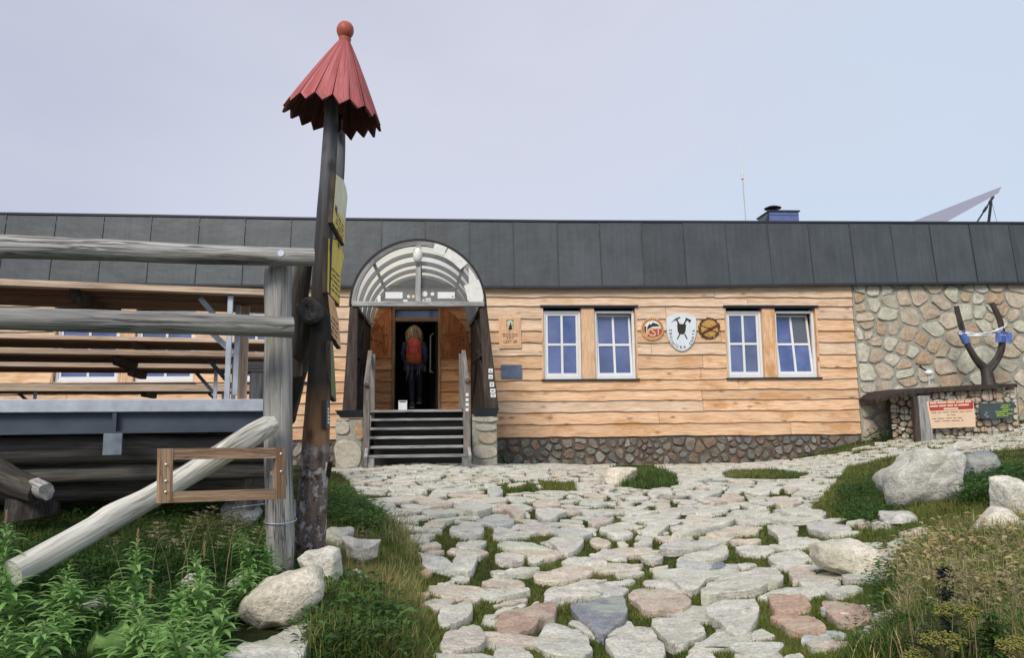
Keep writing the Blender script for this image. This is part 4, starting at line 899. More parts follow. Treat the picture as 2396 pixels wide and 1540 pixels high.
# stone piers with metal caps
def pier(xl, xr, ytop, ybot, capx0, capx1, capy0, seed, stones):
    a = at_Y(xl, 1000, YF-.12).x; b = at_Y(xr, 1000, YF-.12).x; zt = at_Y((xl+xr)/2, ytop, YF-.12).z; zb_ = at_Y((xl+xr)/2, ybot, YF-.12).z-.25
    mb = MB(); abox(mb, a+.02, b-.02, YF-.10, YF+.45, zb_, zt, bev=.02); abox(mb, a+.02, b-.02, YF+.46, YB-.1, zb_, zt-.02)
    p = mb.build('pier', M['mortar'], porch)
    mb = MB(); random.seed(seed)
    for pl, rn in stones:
        P = np.array([(at_Y(x, y, YF-.12).x, at_Y(x, y, YF-.12).z) for x, y in pl]); add_stone(mb, P, .05, -.02, frame=((0, YF-.10, 0), (1, 0, 0), (0, 0, 1), (0, -1, 0)), n=26, rnd=rn, rough=.012)
    mb.build('facing_stone', M['pierstone'], p, smooth=True)
    mb = MB(); ca, cb = at_Y(capx0, 965, YF-.2).x, at_Y(capx1, 965, YF-.2).x; zc_ = at_Y(800, capy0, YF-.2).z
    V = [(ca, YF-.2, zc_), (cb, YF-.2, zc_), (cb, YF+.5, zc_+.02), (ca, YF+.5, zc_+.02)]; V2 = [(ca+.09, YF-.14, zt+.01), (cb-.04, YF-.14, zt+.01), (cb-.04, YF+.4, zt+.01), (ca+.09, YF+.4, zt+.01)]
    mb.add(V+V2, [[0, 1, 2, 3], [7, 6, 5, 4], [0, 4, 5, 1], [1, 5, 6, 2], [2, 6, 7, 3], [3, 7, 4, 0]]); 
    mb.build('pier_cap', M['flash'], p)
pier(783, 851, 979, 1096, 783, 850, 961, 1, [([(783, 992), (795, 985), (812, 985), (818, 1002), (816, 1015), (800, 1019), (785, 1014)], .3), ([(829, 990), (845, 985), (850, 1005), (849, 1028), (840, 1032), (831, 1020)], 1.0), ([(781, 1045), (795, 1030), (815, 1030), (838, 1036), (846, 1055), (845, 1085), (830, 1098), (800, 1100), (784, 1085), (782, 1060)], .55), ([(790, 981), (820, 980), (818, 985), (795, 987)], .1)])
pier(1102, 1166, 976, 1074, 1100, 1168, 958, 2, [([(1104, 975), (1165, 975), (1165, 988), (1105, 988)], .4), ([(1108, 996), (1140, 992), (1164, 998), (1162, 1008), (1120, 1010)], .25), ([(1118, 1016), (1140, 1012), (1160, 1017), (1164, 1030), (1150, 1040), (1122, 1036)], .8), ([(1105, 1046), (1130, 1042), (1162, 1046), (1164, 1072), (1110, 1076)], .5)])
# floor behind the top step
mb = MB(); zf = DF; 
for k in range(12):
    y0_ = YF+.02+(YB+.05-YF)*k/12; abox(mb, at_Y(852, 900, YF).x, at_Y(1100, 900, YF).x, y0_+.004, y0_+(YB-YF)/12-.004, zf-.04, zf, bev=.003)
mb.build('floor_board', M['greywood'], porch)
# ---------------- stairs ----------------
random.seed(9)
stairs = empty('wooden_stairs', (PXc, -3.3, -.75), 'open grey wooden steps with handrails leading up to the porch', 'stairs')
ty = [959, 979, 1000, 1021, 1043.5, 1065]; Ys = [YF-.02-.2*i for i in range(6)]
x0s = [867, 866, 865, 864, 863, 861]; x1s = [1081, 1083, 1085, 1088, 1091, 1095]
tw = []
for i in range(6):
    m = MB(); a = at_Y(x0s[i], ty[i], Ys[i]); b = at_Y(x1s[i], ty[i], Ys[i]); tz = at_Y(979, ty[i], Ys[i]).z
    abox(m, a.x, b.x, Ys[i], Ys[i]+.115, tz-.042, tz, bev=.004); abox(m, a.x, b.x, Ys[i]+.122, Ys[i]+.235, tz-.042, tz-.001, bev=.004)
    m.build('tread', M['greywood'], stairs); tw.append((a.x, b.x, tz))
for sx_ in (0, 1):
    m = MB(); p0 = Vector((tw[0][sx_]+(-.03 if sx_ == 0 else .03), Ys[0]+.25, tw[0][2]-.12)); p1 = Vector((tw[5][sx_]+(-.03 if sx_ == 0 else .03), Ys[5]-.02, tw[5][2]-.1))
    bar(m, p0, p1, .05, .2, bev=.004); m.build('stringer', M['greywood'], stairs)
    m = MB(); abox(m, tw[5][sx_]-(0 if sx_ == 0 else .095), tw[5][sx_]+(.095 if sx_ == 0 else 0), Ys[5]+.01, Ys[5]+.06, -.9, tw[5][2]-.043, bev=.004); m.build('leg', M['greywood'], stairs)
m = MB(); abox(m, tw[1][0]+.02, tw[1][1]-.02, Ys[0]+.25, Ys[0]+.28, -1.0, tw[0][2]-.05); m.build('back_board', M['black'], stairs)
for (xp0, xp1, pyt, pyb) in ((851, 866, 905, 1088), (1084, 1101, 895, 1088)):
    Yp = Ys[4]; a = at_Y(xp0, 950, Yp).x; b = at_Y(xp1, 950, Yp).x; m = MB()
    zt_ = at_Y(xp0, pyt, Yp).z
    abox(m, a, b, Yp-.05, Yp+.03, -1.0, zt_, bev=.005); m.build('post', M['railpost'], stairs)
    m = MB(); cx_ = (a+b)/2; bar(m, (cx_, Yp-.12, zt_+.03), (at_Y((xp0+xp1)/2+ (6 if xp0 < 900 else -8), 830, YF).x, YF+.1, at_Y(900, 822, YF).z), .075, .06, bev=.006); m.build('handrail', M['railpost'], stairs)
    m = MB(); Y2 = YF+.02; xx = at_Y((xp0+xp1)/2+(12 if xp0 < 900 else -12), 900, Y2).x; abox(m, xx-.05, xx+.05, Y2-.03, Y2+.04, tw[0][2], at_Y(900, 826, YF).z-.02, bev=.004); m.build('post', M['railpost'], stairs)
# stickers, notices, lamp: things of their own
def notice(name, label, cat, c, w2, h2, y, mat, marks=None, group=None, thick=.004):
    v = at_Y(c[0], c[1], y); hw = abs(at_Y(c[0]+w2, c[1], y).x-v.x); hh_ = abs(at_Y(c[0], c[1]+h2, y).z-v.z); m = MB()
    abox(m, v.x-hw, v.x+hw, y-thick, y, v.z-hh_, v.z+hh_)
    ms = [mat]
    if marks: 
        for (fx0, fx1, fz0, fz1) in marks: abox(m, v.x+hw*fx0, v.x+hw*fx1, y-thick-.002, y-thick-.0005, v.z+hh_*fz0, v.z+hh_*fz1, 1)
        ms.append(M['ink'])
    return tag(m.build(name, ms), label, cat, group)
yg = YF+.033
notice('notice', 'blank white notice left of the mullion in the porch arch', 'notice', (922, 691), 20, 7.5, yg, M['white'])
notice('notice', 'blank white notice right of the mullion in the porch arch', 'notice', (1044, 691), 20, 7.5, yg, M['white'], [(.7, .85, -.6, -.2)])
notice('sticker', 'upright white sticker at the left end of the porch crossbeam', 'sticker', (887, 699), 3.5, 7.5, yg, M['white'])
notice('sticker', 'small white label under the left notice in the porch arch', 'sticker', (948.5, 704), 5, 2.6, yg, M['white'])
notice('sticker', 'square white label just right of the mullion in the porch arch', 'sticker', (1002, 702), 6, 4, yg, M['white'], [(-.8, .8, .1, .3), (-.8, .8, -.5, -.3)])
for k, (x, y, r, lb, mt) in enumerate([(994, 688, 6.3, 'largest round white sticker in the porch arch', 'white'), (1012, 688, 4.4, 'round white sticker next to the right notice in the porch arch', 'white'), (956, 694, 4, 'round grey sticker left of the mullion in the porch arch', 'dirtywhite'), (967, 694, 4, 'round beige sticker touching the mullion in the porch arch', 'cream'), (990, 703, 3.2, 'tiny round sticker at the foot of the mullion in the porch arch', 'white')]):
    m = MB(); v = at_Y(x, y, yg); rr = abs(at_Y(x+r, y, yg).x-v.x); prism(m, [(rr*math.cos(i*.3927), rr*math.sin(i*.3927)) for i in range(16)], v, (1, 0, 0), (0, 0, 1), (0, 1, 0), -.004, 0); tag(m.build('sticker', M[mt]), lb, 'sticker')
m = MB(); v = at_Y(977.5, 597, YF-.1); lathe(m, [(0, .10), (.035, .095), (.065, .07), (.083, .02), (.083, -.03), (.065, -.07), (.04, -.095), (0, -.10)], (v.x, v.y, v.z), seg=20)
for q in m.v: q[:, 2] = v.z+(q[:, 2]-v.z)*1.35
lamp = tag(m.build('wall_lamp', M['dirtywhite'], smooth=True), 'white oval bulkhead lamp at the top of the porch arch mullion', 'lamp')
m = MB(); abox(m, v.x-.035, v.x+.035, YF-.1, YF-.04, v.z-.18, v.z-.12, bev=.01); m.build('mount', M['greywood'], lamp)
m = MB(); tube(m, [(v.x-.06, YF-.06, v.z+.12), (v.x-.08, YF-.07, v.z+.05), (v.x-.05, YF-.06, v.z+.01)], .008, 6); m.build('cable', M['black'], lamp)
# stickers on the right hand porch post
xs_ = [(1148, 868, 5, 5), (1148, 882, 5, 5), (1151, 900, 5, 5.5), (1153, 915, 6, 5), (1154, 926, 6, 4)]
nm = ['topmost small white sticker', 'second small white sticker from the top', 'round-looking pale sticker in the middle', 'white sticker with a dark mark', 'lowest white sticker']
for k, (x, y, a, b) in enumerate(xs_): notice('sticker', nm[k]+' on the right porch post', 'sticker', (x, y), a, b, YF-.032, M['white'], [(-.6, .5, -.5+.1*k, -.1+.1*k)] if k != 2 else [(-.5, .5, .2, .5), (-.4, .4, -.4, -.1)], 'stickers on the right porch post')
for k, (y, lb) in enumerate([(924, 'top'), (936, 'second'), (947, 'third'), (959, 'bottom')]):
    notice('sticker', lb+' round sticker on the right stair post', 'sticker', (1093, y), 3.5, 3.6, Ys[4]-.051, M['dirtywhite'], None, 'stickers on the right stair post')
notice('wall_notice', 'narrow white notice sheet on the left beside the porch handrail', 'notice', (873.5, 869), 4.5, 20, -.9, M['white'])
m = MB(); v = at_Y(940, 958, YF+.1); abox(m, v.x-.075, v.x+.075, YF+.3, YF+.36, DF+.0, DF+.17); abox(m, v.x-.06, v.x+.06, YF+.296, YF+.299, DF+.14, DF+.16, 1)
tag(m.build('box', [M['white'], M['ink']]), 'white box standing on the porch floor left of the hiker', 'box')
# ---------------- text and flat marks ----------------
def text_mesh(mb, s, O, U, Vv, N, size, mi=1, rot=0.0, off=0.0, depth=0.002, bold=0.0, center=True, sx=1.0):
    cu = bpy.data.curves.new('t', 'FONT'); cu.body = s; cu.size = size; cu.extrude = depth/2; cu.offset = bold
    if center: cu.align_x = 'CENTER'; cu.align_y = 'CENTER'
    cu.resolution_u = 3
    ob = bpy.data.objects.new('t', cu); C.objects.link(ob); dg = bpy.context.evaluated_depsgraph_get(); me = bpy.data.meshes.new_from_object(ob.evaluated_get(dg))
    O, U, Vv, N = Vector(O), Vector(U), Vector(Vv), Vector(N); ca, sa = math.cos(rot), math.sin(rot); V = []
    for v in me.vertices:
        x, y = v.co.x*sx, v.co.y; x, y = x*ca-y*sa, x*sa+y*ca; V.append(tuple(O+U*x+Vv*y+N*(v.co.z+off)))
    if V: mb.add(V, [list(p.vertices) for p in me.polygons], mi)
    bpy.data.objects.remove(ob); bpy.data.meshes.remove(me); bpy.data.curves.remove(cu)
def SP(x, y, Y=-0.07): v = at_Y(x, y, Y); return (v.x, v.z)
def shield_px(zx, zy): return (1850+zx/7.987)*.8008, (900+zy/7.987)*.8008
UX, UZ, NY = (1, 0, 0), (0, 0, 1), (0, -1, 0); YS = -0.055
def flat(mb, P, mi, d0, d1): prism(mb, [SP(*shield_px(*p), Y=YS) for p in P], (0, YS, 0), UX, UZ, NY, d0, d1, mi)
def discp(cx, cy, r, n=28, a0=0, a1=2*math.pi): return [(cx+r*math.cos(a0+(a1-a0)*i/n), cy+r*math.sin(a0+(a1-a0)*i/n)) for i in range(n+(0 if a1-a0 > 6.2 else 1))]
m = MB(); out_ = [(765, 225), (830, 180), (920, 150), (1020, 135), (1110, 132), (1210, 138), (1310, 155), (1400, 185), (1462, 222), (1470, 400), (1468, 560), (1450, 680), (1410, 800), (1340, 900), (1250, 980), (1180, 1010), (1120, 1015), (1040, 990), (960, 935), (880, 850), (830, 760), (795, 650), (775, 500), (768, 350)]
cx_ = (1118, 560); rim = out_; inn = [(cx_[0]+(x-cx_[0])*.965, cx_[1]+(y-cx_[1])*.965) for x, y in out_]
flat(m, rim, 1, -.02, .018); flat(m, inn, 0, .018, .024)
for P in ([(1020, 380), (1050, 372), (1125, 380), (1225, 385), (1220, 470), (1212, 545), (1182, 610), (1130, 618), (1070, 612), (1035, 560), (1022, 460)], [(990, 280), (1020, 268), (1075, 372), (1040, 382)], [(870, 360), (935, 290), (1000, 242), (1090, 208), (1092, 236), (1040, 262), (990, 290), (930, 312)],
          [(1165, 372), (1198, 380), (1245, 285), (1218, 275)], [(1218, 232), (1350, 290), (1308, 357), (1280, 312), (1250, 296), (1208, 300)], [(1066, 612), (1092, 616), (1030, 738), (1010, 728)], [(1180, 616), (1204, 610), (1262, 722), (1240, 734)]): flat(m, P, 2, .024, .030)
k_ = abs(SP(*shield_px(1000, 500), Y=YS)[0]-SP(*shield_px(1100, 500), Y=YS)[0])/100
for ch_, x, y, a in (('Z', 860, 525, -86), ('B', 865, 605, -84), ('O', 872, 690, -78), ('J', 886, 762, -68), ('N', 920, 828, -50), ('Í', 973, 874, -36), ('C', 1030, 905, -24), ('K', 1110, 926, -8), ('A', 1193, 920, 10), ('C', 1330, 838, 42), ('H', 1368, 770, 60), ('A', 1390, 697, 72), ('T', 1404, 618, 80), ('A', 1408, 540, 85)):
    q = SP(*shield_px(x, y), Y=YS); text_mesh(m, ch_, (q[0], YS, q[1]), UX, UZ, NY, 88*k_, 2, math.radians(a), .0255, bold=.0015)
tag(m.build('shield_sign', [M['shield'], plain('enamel_rim', (.62, .66, .66), .4), M['ink']]), 'white shield with pickaxe, axe and black lettering between the windows', 'sign')
m = MB(); c0 = (445, 492)
flat(m, discp(*c0, 268, 36), 0, -.02, .014); flat(m, discp(*c0, 258, 36), 1, .014, .018)
a_ = [math.radians(d) for d in range(180, 361, 12)]; flat(m, [(445+195*math.cos(t), 500+195*math.sin(t)) for t in a_], 2, .018, .021)
flat(m, [(260, 430), (300, 430), (300, 610), (268, 560), (252, 500)], 4, .021, .023)
flat(m, [(318, 500), (330, 440), (380, 370), (400, 400), (455, 345), (560, 380), (620, 430), (440, 440), (380, 480), (325, 500)], 4, .021, .024)
flat(m, [(330, 660), (345, 560), (420, 470), (645, 465), (650, 560), (600, 640), (520, 675), (400, 680)], 3, .021, .024)
q = SP(*shield_px(335, 590), Y=YS); text_mesh(m, 'K', (q[0]+.02, YS, q[1]), UX, UZ, NY, 230*k_, 0, 0, .026, bold=.003)
q = SP(*shield_px(470, 575), Y=YS); text_mesh(m, 'S', (q[0], YS, q[1]), UX, UZ, NY, 270*k_, 0, 0, .026, bold=.002)
q = SP(*shield_px(580, 560), Y=YS); text_mesh(m, 'T', (q[0], YS, q[1]), UX, UZ, NY, 230*k_, 0, 0, .026, bold=.003)
for i in range(22):
    t = math.radians(150+i*11.5); 
    if 150 < 150+i*11.5 < 395: flat(m, [(445+r*math.cos(t+d), 492+r*math.sin(t+d)) for r, d in ((212, -.05), (238, -.05), (238, .05), (212, .05))], 5, .018, .020)
tag(m.build('round_sign', [plain('pale_turned_wood', (.74, .48, .30), .5, var=.1), M['oak'], M['white'], plain('red_ground', (.42, .07, .06), .5), M['ink'], M['inkbrown']]), 'round wooden club badge with mountain and red lower half, left of the shield', 'sign')
m = MB(); c1 = (1770, 480); random.seed(8)
flat(m, [(c1[0]+(250+random.uniform(-12, 10))*math.cos(2*math.pi*i/30), c1[1]+(250+random.uniform(-12, 10))*math.sin(2*math.pi*i/30)) for i in range(30)], 1, -.02, .008)
flat(m, discp(1775, 480, 200, 24), 0, .008, .016)
for i in range(34):
    t = random.uniform(0, 6.28); r = random.uniform(205, 240); x, y = c1[0]+r*math.cos(t), c1[1]+r*math.sin(t); flat(m, discp(x, y, random.uniform(12, 24), 6, random.random()), random.choice([0, 2, 2]), .008, .02)
for (x0, y0, x1, y1, w_) in ((1570, 400, 1990, 600, 9), (1585, 600, 1960, 395, 16), (1600, 625, 1975, 425, 12)):
    dx, dy = x1-x0, y1-y0; l = math.hypot(dx, dy); nx_, ny_ = -dy/l*w_, dx/l*w_; flat(m, [(x0+nx_, y0+ny_), (x1+nx_, y1+ny_), (x1-nx_, y1-ny_), (x0-nx_, y0-ny_)], 1, .016, .026)
flat(m, [(1960, 400), (1985, 345), (2020, 410), (2022, 490), (1975, 490)], 1, .016, .026)
for i in range(18): flat(m, discp(1775+random.gauss(0, 60), 430+random.gauss(0, 90), random.uniform(8, 22), 5, random.random()), random.choice([0, 2, 0]), .016, .022)
tag(m.build('carved_emblem', [M['gold'], M['inkbrown'], plain('faded_green', (.16, .22, .06), .6)]), 'round ochre and green carved wooden emblem right of the shield', 'emblem')
# wooden forestry board
def lp(zx, zy): return (1440+zx/12.83)*.8008, (910+zy/12.83)*.8008
def lf(mb, P, mi, d0, d1): prism(mb, [SP(*lp(*p), Y=YS) for p in P], (0, YS, 0), UX, UZ, NY, d0, d1, mi)
m = MB(); lf(m, [(205, 235), (1035, 200), (1075, 1380), (245, 1395)], 0, -.02, .012); lf(m, [(285, 275), (985, 260), (1020, 1310), (310, 1325)], 2, .012, .016); lf(m, [(295, 285), (975, 270), (1010, 1300), (320, 1315)], 0, .016, .020)
lf(m, [(505, 320), (770, 310), (775, 790), (515, 790)], 3, .020, .022); lf(m, [(520, 560), (760, 560), (768, 780), (522, 780)], 0, .022, .024)
lf(m, discp(640, 450, 115, 20), 4, .022, .026); lf(m, [(668, 395), (735, 685), (565, 690)], 5, .026, .030); lf(m, [(620, 690), (650, 690), (650, 760), (620, 760)], 5, .024, .027)
kl = abs(SP(*lp(0, 500), Y=YS)[0]-SP(*lp(100, 500), Y=YS)[0])/100
q = SP(*lp(655, 1150), Y=YS); text_mesh(m, 'LESY SR', (q[0], YS, q[1]), UX, UZ, NY, 165*kl, 1, 0, .0215, bold=.0012, sx=.92)
random.seed(2)
for y, xa, xb in ((862, 350, 930), (940, 365, 925), (1012, 520, 775)):
    x = xa
    while x < xb:
        w_ = random.uniform(45, 130); w_ = min(w_, xb-x); lf(m, [(x, y-20), (x+w_, y-20), (x+w_, y+16), (x, y+16)], 1, .020, .0215); x += w_+24
tag(m.build('forestry_sign', [plain('pale_pine_board', (.72, .46, .29), .5, var=.12), M['inkbrown'], M['oak'], plain('green_field', (.12, .20, .07), .5), plain('pale_moon', (.62, .64, .5), .5), M['ink']]), 'framed pine board with green tree logo and brown lettering left of the windows', 'sign')
m = MB(); P = [SP(1172, 854, -.06), SP(1220, 854, -.06), SP(1222, 886, -.06), SP(1173, 886, -.06)]; prism(m, P, (0, -.06, 0), UX, UZ, NY, -.015, .012)
tag(m.build('metal_plaque', M['plaque']), 'small blue grey metal plaque below the forestry board', 'plaque')
# ---------------- roof top things ----------------
def thinm(name, c, f=.75):
    t = NT(name, .6, .2); t.col(c); tl = t.n('ShaderNodeBsdfTranslucent'); tl.inputs['Color'].default_value = (*c, 1); ms = t.n('ShaderNodeMixShader'); ms.inputs[0].default_value = f
    t.l(t.b.outputs[0], ms.inputs[1]); t.l(tl.outputs[0], ms.inputs[2]); t.l(ms.outputs[0], t.out.inputs['Surface']); return t.m
M['fabric'] = thinm('pale_translucent_sheet', (.60, .61, .70), .6)
m = MB(); Ya = 1.0; A = [at_Y(1746, 521, Ya), at_Y(1737, 410, Ya), at_Y(1731, 336, Ya)]; A[0].z = et(4)-.02
tube(m, [A[0], A[1]], .013, 8); ant = m.build('radio_antenna', plain('antenna_grey', (.5, .52, .52), .5)); tag(ant, 'thin whip antenna standing on the roof left of the chimney', 'antenna')
m = MB(); tube(m, [A[1]-Vector((0, 0, .09)), A[1]+Vector((0, 0, .06))], .035, 12); m.build('base_coil', M['dirtywhite'], ant)
m = MB(); tube(m, [A[1]+Vector((0, 0, .06)), A[2]], [.013, .006], 6); m.build('whip', M['white'], ant)
sp = empty('solar_panel', (at_Y(2200, 520, 2).x, 2.2, et(7)), 'tilted pale solar panel with thin struts on the right of the roof', 'solar panel')
m = MB(); p0, p1, p2 = at_Y(2128, 521, 1.5), at_Y(2344, 436, 2.2), at_Y(2236, 521, 3.6)
zb = et(7)
q0 = at_Y(2128, 521, 1.6); q1 = at_Y(2344, 436, 1.6); wv_ = at_Y(2225, 530, 3.4)-q0
wv_ = Vector((.75, 1.5, -.22)); n_ = (q1-q0).cross(wv_).normalized()*.03
V = [q0, q1, q1+wv_*.25, q0+wv_]; V = [tuple(v) for v in V]
m.add(V, [[0, 3, 2, 1]]); m.build('sheet', M['fabric'], sp)
m = MB(); a = at_Y(2322, 463, 2.3); b = at_Y(2240, 521, 2.3); b.z = zb-.03; bar(m, b, a, .03, .03)
for t, l in ((.97, .10), (.78, .08), (.42, .06), (.15, .08)):
    c_ = b.lerp(a, t); d = (a-b).normalized(); bar(m, c_-d*l, c_+d*l, .06, .05)
m.build('rail', M['flash'], sp)
m = MB(); c_ = at_Y(2300, 521, 2.3); c_.z = zb-.03; bar(m, c_, at_Y(2319, 472, 2.3), .05, .05); m.build('strut', M['flash'], sp)
m = MB(); c_ = at_Y(2344, 521, 2.6); c_.z = zb; tube(m, [c_, at_Y(2320, 470, 2.4)], .008, 6); m.build('stay_wire', M['galv'], sp)
# ---------------- planter, forked tree and signs by the stone wall ----------------
random.seed(17)
pl = empty('gabion_planter', (at_Y(2260, 1010, -1).x, -1.2, -.5), 'wire basket planter filled with rubble under a curved board', 'planter')
YP = -1.15
a0, a1, a2 = at_Y(2078, 925, -.5), at_Y(2178, 915, YP), at_Y(2378, 905, YP)
zb = -1.1
def pface(A, B, ztA, ztB, n_sty, seed, parent, zl0, zl1):
    """stones behind wire mesh on the vertical face A->B"""
    A = Vector(A); B = Vector(B); U = Vector((B.x-A.x, B.y-A.y, 0)); L_ = U.length; U.normalize(); N = Vector((U.y, -U.x, 0)); O = Vector((A.x, A.y, 0))
    if N.y > 0 and abs(N.y) > .2: N = -N
    gx, gz = np.meshgrid(np.arange(.02, L_-.01, .02), np.arange(-1.0, max(ztA, ztB), .02), indexing='ij'); gx = gx.ravel(); gz = gz.ravel()
    kp = (gz < ztA+(ztB-ztA)*gx/L_-.01) & (gz > zl0+(zl1-zl0)*gx/L_); c = np.stack([gx[kp], gz[kp]], 1); ns_ = int(len(c)*.0004/.026); lb = cluster(c, ns_, 3, 1.2, seed); mb = MB()
    for i in range(ns_):
        Pc = c[lb == i]
        if len(Pc) < 5: continue
        H = hull(Pc+rng.normal(0, .003, Pc.shape)); cc = H.mean(0); d = np.hypot(*(H-cc).T).mean(); H = cc+(H-cc)*(1-.008/d); add_stone(mb, H, random.uniform(.02, .05), -.05, frame=(O, U, (0, 0, 1), N), n=12, rough=.01)
    mb.build('rubble', M['wallstone'], parent, smooth=True); mw = MB()
    x = 0
    while x <= L_:
        p = O+U*x+N*.012; tube(mw, [(p.x, p.y, zl0-.1), (p.x, p.y, ztA+(ztB-ztA)*x/L_)], .004, 5, cap=False); x += .15
    for k in range(8):
        z0_ = zl0+.12*k+.03
        if z0_ < min(ztA, ztB)+.05: p = O+N*.014; q = O+U*L_+N*.014; tube(mw, [(p.x, p.y, min(z0_, ztA)), (q.x, q.y, min(z0_+(zl1-zl0)*.0, ztB))], .004, 5, cap=False)
    mw.build('wire_mesh', M['flash'], parent)
g0, g1, g2 = -.62, -.45, -.2
pface((a0.x, a0.y, 0), (a1.x, a1.y, 0), a0.z, a1.z, 0, 3, pl, g0-.1, g1-.15); pface((a1.x+.02, a1.y, 0), (a2.x, a2.y, 0), a1.z-.02, a2.z, 0, 4, pl, g1-.15, g2-.2)
m = MB(); core = [(a0.x+.2, a0.y-.05), (a1.x+.02, a1.y+.06), (a2.x, a2.y+.06), (a2.x, -.1), (a0.x+.2, -.1)]
prism(m, core, (0, 0, 0), (1, 0, 0), (0, 1, 0), (0, 0, 1), -1.1, a0.z-.12); m.build('earth_fill', M['mortardark'], pl)
# curved top board
m = MB(); e0, e1, e2, e3 = at_Y(2051, 936, -.75), at_Y(2110, 917, YP-.1), at_Y(2230, 907, YP-.12), at_Y(2380, 898, YP-.1)
ed = [e0, at_Y(2078, 926, -1.0), e1, at_Y(2160, 911, YP-.12), e2, at_Y(2305, 903, YP-.12), e3]
V = []; Fc = []
for v in ed: V += [(v.x, v.y, v.z), (v.x, v.y, v.z-.075), (v.x, -.08, v.z+.04-.075), (v.x, -.08, v.z+.04)]
for i in range(len(ed)-1):
    for k in range(4): Fc.append([i*4+k, i*4+(k+1) % 4, i*4+4+(k+1) % 4, i*4+4+k])
Fc += [[3, 2, 1, 0], [len(V)-4, len(V)-3, len(V)-2, len(V)-1]]; m.add(V, Fc); m.build('top_board', M['porchwood'], pl)
m = MB(); a = at_Y(2146, 950, YP-.05); b = at_Y(2173, 950, YP-.05); abox(m, a.x, b.x, YP-.12, YP+.02, -.8, at_Y(2150, 927, YP).z, bev=.01); m.build('post', M['greywood'], pl)
m = MB(); a = at_Y(2136, 950, YP-.05); b = at_Y(2144.5, 950, YP-.05); abox(m, a.x, b.x, YP-.10, YP+.02, -.8, at_Y(2150, 929, YP).z, bev=.005); m.build('post', M['porchwood'], pl)
# cream and red information board
def qd(P, Y, mb, mi, d0, d1): prism(mb, [SP(x, y, Y) for x, y in P], (0, Y, 0), UX, UZ, NY, d0, d1, mi)
YI = YP-.13
def ip(zx, zy): return (2680+zx/7.987)*.8008, (1140+zy/7.987)*.8008
m = MB(); I = lambda P, mi, d0, d1: qd([ip(*p) for p in P], YI, m, mi, d0, d1)
I([(215, 275), (1300, 215), (1350, 640), (1360, 860), (330, 900), (270, 580)], 0, -.012, .004)
I([(262, 282), (1270, 232), (1295, 255), (1305, 420), (1290, 440), (310, 490), (290, 470)], 2, .004, .007)
random.seed(31)
def words(m, y0, y1, xa, xb, slope, h, mi, d, wr=(60, 180), gp=26):
    x = xa
    while x < xb-20:
        w_ = min(random.uniform(*wr), xb-x); yy = y0+(x-xa)*slope; I([(x, yy), (x+w_, yy+w_*slope), (x+w_, yy+w_*slope+h), (x, yy+h)], mi, d, d+.0025); x += w_+gp
words(m, 290, 0, 290, 1250, -.045, 40, 0, .007, (150, 300)); words(m, 362, 0, 292, 1240, -.045, 40, 0, .007, (50, 260)); words(m, 420, 0, 612, 945, -.04, 44, 0, .007, (333, 334))
for y, xa, xb in ((524, 330, 1280), (580, 690, 890), (665, 350, 1090), (725, 400, 1080)): words(m, y, 0, xa, xb, -.04, 20, 1, .004, (60, 190), 34)
tag(m.build('information_board', [M['cream'], plain('brown_print', (.28, .16, .10), .6), M['signred']]), 'cream board with a red heading leaning on the rubble planter', 'sign')
m = MB(); I([(1435, 318), (2235, 285), (2270, 300), (2240, 650), (1600, 680), (1470, 640)], 0, -.012, .004)
for y, xa, xb in ((345, 1960, 2165), (395, 1940, 2130), (448, 1990, 2230), (500, 1820, 2110), (548, 1840, 2060), (540, 2090, 2225), (592, 1850, 2120)): words(m, y, 0, xa, xb, -.03, 26, 1, .004, (90, 220), 14)
for y, xa, xb in ((520, 1590, 1650), (570, 1560, 1620), (610, 1610, 1660)): words(m, y, 0, xa, xb, -.03, 16, 2, .004, (40, 60), 10)
tag(m.build('chalk_board', [M['signdark'], M['signgreen'], M['galv']]), 'dark board with green lettering at the right end of the planter', 'sign')
# forked tree trunk with cloths
YT = -.75
tr = empty('forked_tree_trunk', tuple(at_Y(2312, 898, YT)), 'bare forked tree trunk standing in the planter before the stone wall', 'tree trunk')
def PT(x, y, Y=YT): return at_Y(x, y, Y)
m = MB(); tube(m, [PT(2314, 925), PT(2312, 880), PT(2305, 860)], [.15, .115, .10], 14, wob=.08, step=.06); m.build('trunk', M['logdark'], tr, smooth=True)
m = MB(); tube(m, [PT(2312, 868), PT(2288, 848), PT(2264, 810), PT(2252, 775), PT(2244, 745), PT(2238, 716)], [.09, .075, .06, .055, .055, .05], 12, wob=.1, step=.08); m.build('branch', M['logdark'], tr, smooth=True)
m = MB(); tube(m, [PT(2310, 868), PT(2332, 845), PT(2346, 812), PT(2345, 770), PT(2336, 738), PT(2320, 709)], [.09, .075, .065, .06, .055, .055], 12, wob=.1, step=.08); m.build('branch', M['logdark'], tr, smooth=True)
m = MB(); A = PT(2252, 783, YT-.07); tube(m, [PT(2249, 775, YT), PT(2262, 803, YT)], [.075, .075], 12, wob=.15, step=.04); tag(m.build('blue_cloth', M['blue'], smooth=True), 'blue cloth wound round the left branch of the forked trunk', 'cloth')
m = MB(); n = 8; V = []; 
for i in range(n+1):
    for j in range(5):
        p = PT(2330+38*i/n, 779+22*j/4-3*math.sin(i/n*3.14)*(1-j/4), YT-.09+.03*math.sin(i*1.3+j*.4)); V.append(tuple(p))
Fc = [[i*5+j, (i+1)*5+j, (i+1)*5+j+1, i*5+j+1] for i in range(n) for j in range(4)]; V2 = [(x, y+.01, z) for x, y, z in V]; m.add(V+V2, Fc+[[v+len(V) for v in f[::-1]] for f in Fc], 0)
